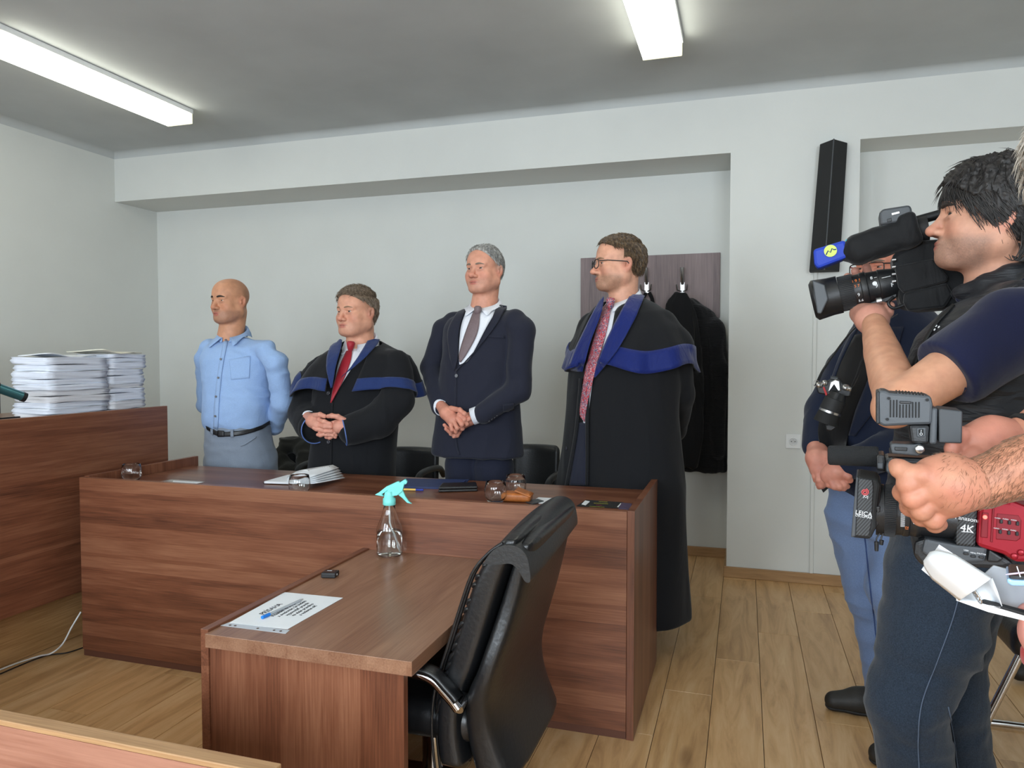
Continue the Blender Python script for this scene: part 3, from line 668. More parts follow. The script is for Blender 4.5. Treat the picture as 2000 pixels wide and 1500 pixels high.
# ================================================================ the people
M['suit'] = cloth('navy_suit_wool', (36, 38, 50), bscale=7, bstr=.25, sheen=.1)
M['suit_dark'] = cloth('navy_trousers_wool', (34, 37, 52), bscale=7, bstr=.25, sheen=.1)
M['robe'] = cloth('black_robe_wool', (24, 25, 28), bscale=6, bstr=.3, sheen=.08)
M['velvet'] = cloth('blue_velvet', (30, 48, 96), bscale=22, bstr=.25, sheen=.18, rough=.75, noise=.25)
M['velvet_dark'] = cloth('deep_blue_velvet', (10, 30, 98), bscale=18, bstr=.35, sheen=.2, rough=.6, noise=.3)
M['piping'] = plain('blue_piping', (86, 112, 172), .6)
M['shirt_white'] = cloth('white_shirt_cotton', (226, 229, 236), bscale=10, bstr=.2, sheen=.05)
M['shirt_blue'] = cloth('light_blue_linen', (150, 178, 218), bscale=9, bstr=.4, sheen=.1, fine=500, noise=.1)
M['grey_cotton'] = cloth('grey_trousers_cotton', (128, 138, 152), bscale=8, bstr=.35)
M['belt'] = plain('black_belt_leather', (22, 22, 24), .4, bmp=.2)
M['tie_red'] = cloth('red_silk', (158, 26, 42), bscale=5, bstr=.1, rough=.55, spec=.4)
def tie_mat(name, a, b, sc, rough=.6, mode='lines'):
    m, nt, bs = new_mat(name); L = nt.links.new; tc = nd(nt, 'ShaderNodeTexCoord')
    if mode == 'lines':
        w = nd(nt, 'ShaderNodeTexWave', Scale=sc, Distortion=3.0); w.inputs['Detail Scale'].default_value = 6; L(tc.outputs['Object'], w.inputs['Vector']); fac = w.outputs['Fac']; w.bands_direction = 'Z'
        r = ramp(nt, fac, [(.3, lin(a)), (.7, lin(b))])
    else:
        n = nd(nt, 'ShaderNodeTexNoise', Scale=sc, Detail=1.0, Distortion=2.5); L(tc.outputs['Object'], n.inputs['Vector'])
        r = ramp(nt, n.outputs['Fac'], [(.36, lin(b)), (.43, lin((206, 190, 196))), (.46, lin((40, 38, 70))), (.53, lin(a)), (.62, lin(a)), (.66, lin((206, 190, 196)))])
    L(r.outputs[0], bs.inputs['Base Color']); bs.inputs['Roughness'].default_value = rough; return m
M['tie_brown'] = tie_mat('brown_patterned_silk', (92, 74, 78), (132, 116, 118), 120)
M['tie_paisley'] = tie_mat('red_paisley_silk', (186, 40, 50), (58, 50, 92), 70, mode='paisley')
M['button'] = plain('dark_button', (52, 52, 58), .35)
M['button_grey'] = plain('grey_button', (110, 112, 116), .35)
M['shoe'] = plain('black_shoe_leather', (34, 32, 29), .58, bmp=.3)
M['brow_dark'] = plain('dark_brow', (44, 34, 28), .8); M['brow_light'] = plain('light_brow', (138, 108, 84), .8); M['brow_grey'] = plain('grey_brow', (120, 106, 94), .8)
def P3(Y, pts): return [pY(p[0], p[1], Y+p[2]) for p in pts]
def legs_and_shoes(t, Y, hip, mat, zhip, psi, spread=.10, r0=.09, r1=.052, floor_z=0.0, shoe=True, name='trousers', rows=None, res=.009):
    """trousers down to the floor and two shoes, under the hips at the photo point 'hip'"""
    c = pY(hip[0], hip[1], Y); d = CAM-c; d[2] = 0; d /= np.linalg.norm(d); lf = np.array([d[1], -d[0], 0]); lf = lf if lf@RT < 0 else -lf
    a = math.radians(psi); Fw = d*math.cos(a)+lf*math.sin(a); Sd = np.cross([0, 0, 1.], Fw)
    g = SDF(c-np.array([.4, .4, c[2]+.02]), c+np.array([.4, .4, zhip-c[2]+.06]), res)
    if rows: g.stack(rows, .03, 2.3, .01)
    for q in (-1, 1):
        h = c+Sd*q*spread*.85; k = c+Sd*q*spread; f = c+Sd*q*spread*1.1
        h[2] = zhip-.10; k[2] = .48; f[2] = .09
        g.chain([h, k, f], [r0, r0*.78, r1*1.25], .02)
    V, Fq = g.mesh(); V = folds(V, Fq, .005, (10, 10, 7), 3); o = link(name, q_mesh(name, V, Fq), mat, t)
    if shoe:
        for q in (-1, 1):
            f = c+Sd*q*spread*1.1; f[2] = .05
            s = SDF(f-np.array([.3, .3, .08]), f+np.array([.3, .3, .15]), .006); R = np.array([Sd, Fw, [0, 0, 1]])
            s.rc(f-Fw*.05, f+Fw*.13, .043, .036, .02); s.ell(f+Fw*.17+np.array([0, 0, -.012]), (.045, .06, .03), R, .02); s.rc(f+np.array([0, 0, .05]), f, .045, .045, .02)
            s.box(f+Fw*.06+np.array([0, 0, -.26]), (.3, .5, .212), R, .002, .004, True)
            v, fq = s.mesh(); link('shoe', q_mesh('shoe', v, fq), M['shoe'], t)
    return Fw, Sd
def sleeve_cuff(t, name, p, d, r, wall, ln, mat, n=24, flat=1.0):
    Mx = frame(p, (1, .2, .3), d); mb = MB(); mb.lathe([(r, 0), (r, ln), (r-wall, ln), (r-wall, ln*.3), (0, ln*.25)], Mx, n); return mb.build(name, mat, t)

def trapezius(g, nb, pts, r0, r1, k=.03):
    """slope of the shoulders between the neck and both shoulder points"""
    for p in pts: g.rc(nb, p, r0, r1, k)
def ring_collar(g, c, F, R, r, rise=.03, span=115, k=.012, n=9):
    F = np.array([F[0], F[1], 0]); F = F/np.linalg.norm(F); L = np.cross([0, 0, 1.], F); P = []
    for i in range(n):
        th = math.radians(180-span+2*span*i/(n-1)); P.append(c+R*(F*math.cos(th)+L*math.sin(th))+np.array([0, 0, rise*(1-math.cos(th))/2]))
    g.chain(P, [r]*n, k)
def facing(x, y, Y, psi):
    c = pY(x, y, Y); d = CAM-c; d[2] = 0; d /= np.linalg.norm(d); lf = np.array([d[1], -d[0], 0]); lf = lf if lf@RT < 0 else -lf
    a = math.radians(psi); return d*math.cos(a)+lf*math.sin(a)
# ---------------------------------------------------------------- the man in the navy suit
def suit_man():
    Y = 3.40
    t = thing('person', 'grey-haired man in navy suit and brown tie, hands clasped before him', 'person', pY(935, 950, Y)*np.array([1, 1, 0]))
    hd = Head(946, 527, Y, 35, .975, pitch=1, wide=1.04); nb = pY(944, 604, Y+.02)
    HV, HF = hd.build(nb, .062, jowl=.005)
    g = SDF(pY(800, 900, Y)-[.05, .42, .1], pY(1060, 560, Y)+[.05, .35, .1], .006)
    psi = 24; Fb = facing(935, 700, Y, psi)
    g.stack(rings([(606, 926, 966, .05, .03), (612, 905, 985, .08, .02), (621, 880, 1012, .105, .01), (640, 868, 1020, .118, .0), (700, 864, 1012, .135, -.01), (760, 858, 1010, .14, -.015), (820, 853, 1015, .142, -.01), (860, 846, 1018, .142, -.01), (889, 843, 1020, .145, -.01)], Y, psi), .03, 2.2, .012)
    trapezius(g, pY(950, 619, Y+.05), P3(Y, [(884, 630, .07), (1006, 626, -.05)]), .042, .045, .03)
    ring_collar(g, pY(944, 616, Y+.02), Fb, .074, .013, .04, 95)
    g.chain(P3(Y, [(884, 630, .07), (868, 644, .08), (843, 718, .06), (860, 795, -.10)]), [.047, .053, .050, .041], .022)
    g.chain(P3(Y, [(1004, 628, -.06), (1019, 646, -.07), (1012, 762, -.10), (945, 806, -.19)]), [.050, .057, .055, .047], .022)
    V, Fq = g.mesh(); V = relax(V, Fq, 1, .4); V = folds(V, Fq, .0055, (9, 9, 6), 11)
    jk = link('jacket', q_mesh('jacket', V, Fq), M['suit'], t); B = bvh_of((V, Fq), (HV, HF)); BJ = bvh_of((V, Fq))
    bV, bF = g.mesh(-.022, 2)
    h1 = hand_mesh([[(862, 793, -.145, .026), (872, 806, -.185, .031), (886, 820, -.205, .034)]],
                   [[(896, 810, -.225, .0105), (907, 819, -.235, .0105), (912, 828, -.22, .0095), (907, 833, -.20, .009)], [(893, 817, -.23, .0105), (902, 829, -.24, .0105), (903, 837, -.222, .0095), (897, 839, -.20, .009)],
                    [(887, 824, -.23, .0105), (893, 836, -.238, .010), (891, 843, -.222, .009), (885, 842, -.20, .0085)], [(879, 827, -.225, .0095), (883, 839, -.232, .009), (881, 845, -.215, .0085), (876, 843, -.20, .008)],
                    [(881, 798, -.20, .014), (898, 801, -.225, .0115), (907, 808, -.235, .0105), (912, 812, -.225, .009)]], Y)
    h2 = hand_mesh([[(935, 812, -.175, .026), (918, 818, -.18, .029), (900, 828, -.178, .030)]],
                   [[(890, 838, -.178, .0095), (876, 838, -.19, .009), (868, 830, -.205, .0085)], [(892, 843, -.178, .0095), (880, 845, -.192, .009), (871, 838, -.208, .0085)], [(897, 845, -.178, .009), (888, 850, -.195, .0085), (880, 848, -.212, .008)],
                    [(900, 840, -.17, .009), (893, 851, -.185, .0085), (886, 853, -.2, .008)], [(921, 810, -.20, .012), (916, 818, -.225, .010), (910, 823, -.225, .009)]], Y)
    col = hd.colour(HV, (212, 154, 130), stub=(150, 120, 108), stub_w=.25, crop=(158, 142, 128), crop_w=.6, line=lambda l, f, u: np.clip((.022-f+.25*u)/.02, 0, 1)*np.clip((u+.02)/.02, 0, 1))
    join_body([(HV, HF, col), (bV, bF, skin_tone(bV, (212, 154, 130))), (*h1, skin_tone(h1[0], (212, 150, 128))), (*h2, skin_tone(h2[0], (212, 150, 128)))], t)
    HB = bvh_of((HV, HF)); hd.eyes(t, (70, 74, 74), .1); hd.brows(HB, M['brow_grey'], t, .0036)
    hd.hair(hair_mat('grey_hair', (104, 104, 102), (172, 170, 164)), t, lambda l, f, u: np.minimum(np.minimum(u+.03+.25*np.maximum(-f-.03, 0), np.where(f > -.02, u-.030-.9*f+.25*l, 1)), np.where(u < .04, -.004-f+.25*(u-.0), 1)), .010, tufts=3000, length=.024, comb=lambda q: (.5, -.6, -.5) if abs(q[0]) > .055 else (.5, -.8, .1), seed=2, lift=.14, side=.0015)
    rb = lambda nm, A, Bp, mt, off=.005, **k: ribbon(nm, BJ, A, Bp, mt, k.pop('par', t), off, **k)
    rb('shirt', [(912, 606), (901, 640), (897, 690), (898, 712)], [(972, 604), (950, 640), (918, 700), (900, 712)], M['shirt_white'], .004, m=9)
    tie = rb('tie', [(928, 606), (911, 650), (899, 690), (899, 707)], [(940, 606), (934, 650), (914, 690), (901, 708)], M['tie_brown'], .011, puff=.004, m=7)
    shirt_collar('collar', pY(947, 578, Y+.015), .070, Fb, .066, .044, M['shirt_white'], t, gap=9, tip=.05, B=BJ)
    kn = pY(933, 606, Y-.092); MB().lathe([(.0, .022), (.012, .02), (.019, .012), (.016, -.006), (.010, -.022), (0, -.024)], frame(kn, Fb, (0.1, 0, 1)), 12).build('tie_knot', M['tie_brown'], tie)
    rb('lapel', [(974, 590), (958, 632), (921, 697), (892, 722)], [(990, 594), (986, 612), (951, 660), (893, 726)], M['suit'], .013, m=7, par=jk)
    rb('lapel', [(915, 596), (899, 640), (896, 695), (891, 722)], [(902, 602), (878, 644), (880, 690), (889, 725)], M['suit'], .012, m=7, par=jk)
    rb('front_edge', [(890, 724), (889, 790), (890, 860), (896, 888)], [(893, 724), (892, 790), (893, 860), (899, 888)], M['suit'], .004, m=3, par=jk)
    rb('pocket_flap', [(982, 790), (1003, 787)], [(982, 803), (1003, 801)], M['suit'], .006, n=8, par=jk); rb('breast_pocket', [(953, 655), (985, 656)], [(953, 659), (985, 661)], M['suit'], .006, n=8, par=jk)
    disc('button', BJ, 893, 734, .009, M['button_grey'], jk, .006)
    for x, y in ((955, 822), (960, 818), (965, 815), (970, 811)): disc('button', BJ, x, y, .0065, M['button'], jk, .003, ring=True)
    a, b = P3(Y, [(858, 790, -.095), (868, 804, -.155)]); sleeve_cuff(t, 'shirt_cuff', a, b-a, .0385, .004, .05, M['shirt_white'])
    a, b = P3(Y, [(945, 806, -.185), (922, 814, -.195)]); sleeve_cuff(t, 'shirt_cuff', a, b-a, .040, .004, .058, M['shirt_white'])
    legs_and_shoes(t, Y, (936, 900), M['suit_dark'], pY(936, 872, Y)[2], psi, .092, .096, .06)
    return t
suit_man()

# ---------------------------------------------------------------- the bald man in the blue shirt
def bald_man():
    Y = 3.35; psi = 30
    t = thing('person', 'bald man in light blue shirt and grey trousers, hands behind his back', 'person', pY(465, 915, Y)*np.array([1, 1, 0]))
    hd = Head(449, 587, Y, 50, 1.0, pitch=-2, wide=1.03, op=.75); nb = pY(449, 664, Y+.02)
    HV, HF = hd.build(nb, .064, jowl=.006)
    Fb = facing(460, 740, Y, psi)
    g = SDF(pY(360, 860, Y)-[.1, .4, .12], pY(600, 600, Y)+[.1, .45, .1], .006)
    g.stack(rings([(664, 432, 478, .05, .03), (670, 412, 505, .08, .03), (680, 400, 530, .105, .02), (700, 392, 538, .125, .01), (750, 398, 532, .135, -.005), (790, 398, 530, .145, -.015), (822, 397, 527, .145, -.015), (832, 401, 526, .14, -.01), (840, 408, 522, .13, -.01)], Y, psi), .03, 2.2, .012)
    trapezius(g, pY(456, 676, Y+.06), P3(Y, [(412, 684, .10), (522, 682, -.05)]), .043, .044, .04)
    g.chain(P3(Y, [(520, 690, -.06), (540, 708, -.06), (552, 785, .0), (536, 832, .14), (480, 838, .24)]), [.042, .054, .054, .045, .036], .018)
    g.chain(P3(Y, [(410, 682, .11), (404, 700, .12), (404, 790, .2), (440, 830, .24)]), [.055, .058, .05, .04], .02)
    V, Fq = g.mesh(); V = relax(V, Fq, 1, .4); V = folds(V, Fq, .0055, (9, 9, 15), 21)
    sh = link('shirt', q_mesh('shirt', V, Fq), M['shirt_blue'], t); B = bvh_of((V, Fq))
    bV, bF = g.mesh(-.022, 2)
    h = hand_mesh([[(480, 838, .235, .026), (465, 845, .24, .03)]], [[(460, 850, .24, .01), (455, 860, .24, .0095), (460, 866, .25, .009)], [(468, 852, .24, .01), (464, 863, .24, .0095), (469, 869, .25, .009)], [(475, 850, .24, .01), (473, 861, .24, .0095), (477, 866, .25, .009)], [(482, 848, .24, .009), (481, 857, .24, .0085), (484, 861, .25, .008)], [(462, 838, .245, .012), (452, 842, .245, .011), (447, 849, .245, .01)]], Y, res=.003)
    col = hd.colour(HV, (202, 148, 116), red=(190, 112, 88), stub=(128, 98, 86), stub_w=.5, crop=(128, 98, 74), crop_w=.5, line=lambda l, f, u: np.clip((-.012-f+.3*np.maximum(u-.0, 0))/.03, 0, 1)*np.clip((u+.06)/.03, 0, 1)*np.clip(1.2-(u-.03)/.07, 0, 1))
    join_body([(HV, HF, col), (bV, bF, skin_tone(bV, (202, 148, 116))), (*h, skin_tone(h[0], (202, 148, 116)))], t)
    HB = bvh_of((HV, HF)); hd.eyes(t, (58, 44, 36), -.1); hd.brows(HB, M['brow_dark'], t, .0042)
    rb = lambda nm, A, Bp, mt, off=.004, **k: ribbon(nm, B, A, Bp, mt, k.pop('par', sh), off, **k)
    rb('placket', [(438, 664), (427, 720), (420, 780), (417, 836)], [(446, 664), (435, 720), (429, 780), (426, 838)], M['shirt_blue'], .004, m=3)
    for x, y in ((442, 667), (433, 702), (428, 738), (424, 775), (422, 812)): disc('button', B, x, y, .0062, M['button_grey'], sh, .009)
    rb('pocket', [(448, 702), (489, 695)], [(452, 742), (487, 739)], M['shirt_blue'], .003, m=9, thick=.002)
    shirt_collar('collar', pY(455, 634, Y+.02), .074, Fb, .075, .046, M['shirt_blue'], sh, gap=17, tip=.052, flare=.022, B=B)
    # belt and trousers
    gt = SDF(pY(360, 930, Y)-[.15, .4, pY(360, 930, Y)[2]+.02], pY(600, 815, Y)+[.15, .4, .03], .008)
    gt.stack(rings([(828, 404, 526, .135, -.01), (845, 403, 527, .14, -.01), (880, 402, 536, .15, 0), (920, 405, 541, .15, .01), (960, 412, 535, .12, .01)], Y, psi), .03, 2.3, .008)
    Fw = Fb; Sd = np.cross([0, 0, 1.], Fw); c = pY(470, 930, Y+.01)
    for q in (-1, 1):
        a = c+Sd*q*.095; b = c+Sd*q*.10; d = c+Sd*q*.11; a[2] = .74; b[2] = .46; d[2] = .09; gt.chain([a, b, d], [.10, .078, .068], .02)
        f = d.copy(); f[2] = .05; s = SDF(f-.3, f+np.array([.3, .3, .2]), .007); s.rc(f-Fw*.05, f+Fw*.15, .043, .036, .02); s.ell(f+Fw*.17+np.array([0, 0, -.012]), (.045, .06, .03), np.array([Sd, Fw, [0, 0, 1]]), .02); s.box(f+np.array([0, 0, -.25]), (.4, .4, .2), None, .002, .004, True)
        v, fq = s.mesh(); link('shoe', q_mesh('shoe', v, fq), M['shoe'], t)
    TV, TF = gt.mesh(); TV = folds(TV, TF, .006, (9, 9, 13), 5); tr = link('trousers', q_mesh('trousers', TV, TF), M['grey_cotton'], t); BT = bvh_of((TV, TF), (V, Fq))
    bl = ribbon('belt', BT, [(404, 831), (430, 843), (470, 841), (505, 832), (527, 820)], [(407, 840), (430, 852), (470, 850), (505, 840), (527, 828)], M['belt'], t, .008, n=30)
    BB = bvh_of((V, Fq), (TV, TF))
    ribbon('belt_buckle', BB, [(427, 840), (439, 841)], [(427, 853), (439, 853)], M['belt'], bl, .012, n=6)
    ribbon('belt_loop', BB, [(452, 839), (457, 839)], [(452, 854), (457, 853)], M['grey_cotton'], tr, .011, n=6)
    ribbon('belt_loop', BB, [(414, 836), (418, 838)], [(414, 847), (418, 850)], M['grey_cotton'], tr, .011, n=6)
    ribbon('pocket_edge', BT, [(500, 852), (478, 866), (470, 869)], [(500, 855), (479, 869), (470, 872)], M['grey_cotton'], tr, .004, m=3)
    return t
bald_man()
# ---------------------------------------------------------------- the lawyers' capes
def cape(t, Y, psi, rows, mat, velvet, nu=90, nv=26, trim=.84, fold=.012, seed=0, hemwave=None, open_=9, B=None):
    """shoulder cape: elliptic rings (y, x_left, x_right, depth, dY) from neck to hem, open at the front, velvet hem band"""
    R = rings(rows, Y, psi); R = np.array(R); k = np.linspace(0, 1, len(R)); out = []; tr = []
    def P(u, v, off=0.0):
        r = [np.interp(v, k, R[:, c]) for c in range(6)]; th = 2*math.pi*u; hw = hemwave(th) if hemwave else 0
        f = 1+fold*v*v/max(r[3], .1)*(math.sin(7*th+seed)+.6*math.sin(11*th+2*seed))
        a, b = (r[3]+off)*f, (r[4]+off)*f; ca, sa = math.cos(r[5]), math.sin(r[5]); c_, s_ = math.cos(th), math.sin(th)
        e = 2/2.2; x = a*abs(c_)**e*math.copysign(1, c_); y = b*abs(s_)**e*math.copysign(1, s_)
        return (r[1]+x*ca-y*sa, r[2]+x*sa+y*ca, r[0]+hw*v**1.5)
    def us(v, full=False):
        if full: return [i/(nu-1) for i in range(nu)]
        o = open_+(85-open_)*math.exp(-(v/.16)**2)+14*(1-v); g0 = (270+o)/360; return [g0+(1-2*o/360)*i/(nu-1) for i in range(nu)]
    vs = [i/(nv-1) for i in range(nv)]
    G = np.array([[P(u, v) for u in us(v)] for v in vs]); tv = [trim+(1-trim)*i/5 for i in range(6)]; T = np.array([[P(u, v, .005) for u in us(v)] for v in tv])
    GC = np.array([[P(u, v, .004) for u in us(v, True)] for v in vs])
    if B is not None:
        sh = GC.shape; GC = clear_of(B, GC.reshape(-1, 3), .012, .1).reshape(sh)
        sh = G.shape; G = clear_of(B, G.reshape(-1, 3), .012, .1).reshape(sh); sh = T.shape; T = clear_of(B, T.reshape(-1, 3), .018, .1).reshape(sh)
    c = MB().grid([list(map(tuple, r)) for r in G]).build('cape', mat, t, solid=.004); q = MB().grid([list(map(tuple, r)) for r in T]).build('hem_band', velvet, c, solid=.004)
    Fq = [(i*nu+j, i*nu+j+1, (i+1)*nu+j+1, (i+1)*nu+j) for i in range(nv-1) for j in range(nu-1)]
    return c, (GC.reshape(-1, 3), Fq)
def lawyer_red_tie():
    Y = 3.35; psi = 24
    t = thing('person', 'lawyer in black robe with blue trim and plain red tie, fingers interlaced', 'person', pY(690, 930, Y)*np.array([1, 1, 0]))
    hd = Head(696, 609, Y, 46, 1.02, pitch=0, wide=1.08); nb = pY(703, 682, Y+.03)
    HV, HF = hd.build(nb, .066, jowl=.010, cheek=1.1)
    Fb = facing(690, 760, Y, psi)
    zb = .24; zt = pY(700, 670, Y)[2]
    g = SDF(np.array([*pY(560, 900, Y)[:2], zb-.05])-[.12, .5, 0], pY(840, 660, Y)+[.15, .45, .12], .0065)
    low = rings([(930, 603, 771, .17, -.01)], Y, psi)[0]
    g.stack(rings([(684, 682, 735, .05, .03), (694, 650, 772, .10, .02), (714, 628, 795, .125, .01), (760, 612, 790, .145, 0), (800, 613, 778, .16, -.01), (850, 611, 774, .165, -.01), (930, 603, 771, .17, -.01)], Y, psi)+[(zb,)+tuple(low[1:3])+(low[3]*1.1, low[4]*1.1, low[5])], .03, 2.2, .012)
    trapezius(g, pY(708, 701, Y+.06), P3(Y, [(640, 712, .08), (775, 708, -.05)]), .042, .045, .03)
    g.chain(P3(Y, [(634, 720, .07), (606, 760, .03), (592, 806, -.05), (606, 830, -.14)]), [.07, .074, .072, .074], .022)
    g.chain(P3(Y, [(776, 728, -.06), (776, 780, -.10), (738, 822, -.15), (690, 838, -.20)]), [.058, .076, .078, .072], .022)
    V, Fq = g.mesh(); V = relax(V, Fq, 1, .4); V = folds(V, Fq, .006, (10, 10, 4), 31)
    ro = link('robe', q_mesh('robe', V, Fq), M['robe'], t); B0 = bvh_of((V, Fq))
    bV, bF = g.mesh(-.03, 2)
    cp, cm = cape(t, Y, psi, [(666, 668, 742, .085, .03), (680, 648, 768, .115, .02), (695, 624, 800, .15, .01), (715, 604, 812, .175, 0), (740, 586, 820, .2, 0), (764, 572, 826, .215, 0)], M['robe'], M['velvet'], trim=.80, seed=1.0, B=B0, hemwave=lambda th: .018*math.cos(2*th)*-1+.012*math.sin(5*th))
    B = bvh_of((V, Fq), cm)
    h1 = hand_mesh([[(600, 815, -.17, .028), (612, 822, -.225, .033), (623, 830, -.245, .034)]],
                   [[(622, 820, -.262, .011), (634, 824, -.275, .011), (645, 828, -.268, .010), (650, 832, -.255, .009)], [(621, 830, -.265, .011), (634, 833, -.277, .011), (646, 834, -.270, .0105)], [(622, 839, -.265, .011), (636, 842, -.272, .0105), (647, 842, -.262, .010), (653, 843, -.252, .009)], [(624, 847, -.262, .0095), (638, 849, -.265, .009), (650, 850, -.255, .0085), (655, 854, -.248, .008)],
                    [(612, 812, -.235, .014), (625, 810, -.265, .012), (634, 813, -.268, .011)]], Y)
    h2 = hand_mesh([[(698, 832, -.21, .028), (681, 832, -.235, .034), (664, 833, -.245, .035)]],
                   [[(656, 824, -.25, .0105), (642, 829, -.258, .010), (632, 829, -.262, .009)], [(655, 836, -.25, .0105), (640, 838, -.262, .010), (618, 838, -.272, .0098), (613, 836, -.272, .009)], [(654, 845, -.25, .0105), (640, 846, -.262, .010), (626, 850, -.270, .0095), (621, 849, -.27, .009)], [(656, 850, -.245, .0095), (644, 855, -.252, .009), (637, 854, -.252, .0085)],
                    [(674, 822, -.250, .015), (660, 814, -.268, .0122), (648, 812, -.274, .0112), (641, 813, -.272, .010)]], Y)
    base = (214, 158, 132); col = hd.colour(HV, base, stub=(150, 116, 100), stub_w=.2, crop=(130, 106, 84), crop_w=.45, line=lambda l, f, u: np.clip((.02-f+.2*u)/.02, 0, 1)*np.clip((u+.03)/.02, 0, 1))
    join_body([(HV, HF, col), (bV, bF, skin_tone(bV, base)), (*h1, skin_tone(h1[0], (216, 158, 138))), (*h2, skin_tone(h2[0], (216, 158, 138)))], t)
    HB = bvh_of((HV, HF)); hd.eyes(t, (74, 78, 78)); hd.brows(HB, M['brow_light'], t, .0032)
    hd.hair(hair_mat('short_brown_hair', (84, 70, 56), (142, 124, 104)), t, lambda l, f, u: np.minimum(np.minimum(u+.028+.25*np.maximum(-f-.03, 0), np.where(f > -.02, u-.040-.55*f-.25*l*0+.1*l, 1)), np.where(u < .05, -.000-f+.3*u, 1)), .016, tufts=3200, length=.024, comb=lambda q: (.2, .7, .5) if q[2] > .07 else (.2, -.4, -.8), seed=4, lift=.3, side=.002)
    rb = lambda nm, A, Bp, mt, off=.005, **k: ribbon(nm, B, A, Bp, mt, k.pop('par', t), off, **k)
    rb0 = lambda nm, A, Bp, mt, off=.005, **k: ribbon(nm, B0, A, Bp, mt, k.pop('par', t), off, **k)
    rb0('shirt', [(672, 680), (662, 710), (655, 745), (652, 768)], [(722, 676), (700, 702), (676, 738), (656, 772)], M['shirt_white'], .006, m=9)
    tie = rb0('tie', [(680, 684), (667, 712), (654, 752), (648, 786)], [(690, 683), (686, 708), (672, 745), (649, 788)], M['tie_red'], .013, puff=.004, m=7)
    shirt_collar('collar', pY(705, 647, Y+.02), .076, Fb, .072, .046, M['shirt_white'], t, gap=9, tip=.052, B=B0)
    kn = pY(685, 676, Y-.10); MB().lathe([(.0, .026), (.016, .024), (.022, .014), (.017, -.006), (.012, -.022), (0, -.024)], frame(kn, Fb, (0.1, 0, 1)), 12).build('tie_knot', M['tie_red'], tie)
    rb('lapel', [(671, 656), (668, 680), (658, 715), (650, 757)], [(659, 664), (643, 690), (640, 722), (647, 759)], M['velvet'], .012, m=7)
    rb('lapel', [(729, 640), (712, 680), (688, 716), (667, 739)], [(744, 655), (736, 676), (708, 706), (672, 733)], M['velvet'], .012, m=7)
    disc('button', B0, 643, 768, .011, M['button'], ro, .005, ring=True); disc('button', B0, 643, 863, .011, M['button'], ro, .005, ring=True)
    rb0('front_edge', [(649, 786), (647, 830), (646, 880), (646, 930)], [(652, 786), (650, 830), (649, 880), (649, 930)], M['robe'], .005, m=3, par=ro)
    for (x0, y0, d0), (x1, y1, d1), r in (((606, 831, -.145), (617, 838, -.19), .073), ((692, 838, -.2), (672, 842, -.228), .070)):
        a, b = P3(Y, [(x0, y0, d0), (x1, y1, d1)]); d = (b-a)/np.linalg.norm(b-a); Mx = frame(b-d*.0, (1, .2, .3), d)
        MB().lathe([(r+.003*math.cos(q), .003*math.sin(q)) for q in np.linspace(0, 2*math.pi, 9)[:-1]], Mx, 36, closed=True).build('piping', M['piping'], ro)
        MB().lathe([(r-.012, -.09), (r, -.05), (r+.002, 0), (r-.003, 0), (r-.012, -.06), (.02, -.07)], Mx, 36).build('sleeve_end', M['robe'], ro)
    a, b = P3(Y, [(600, 816, -.15), (611, 822, -.205)]); sleeve_cuff(t, 'shirt_cuff', a, b-a, .040, .004, .03, M['shirt_white'])
    a, b = P3(Y, [(702, 833, -.20), (690, 833, -.222)]); sleeve_cuff(t, 'shirt_cuff', a, b-a, .040, .004, .03, M['shirt_white'])
    legs_and_shoes(t, Y, (690, 930), M['suit_dark'], .6, psi, .09, .085, .06)
lawyer_red_tie()
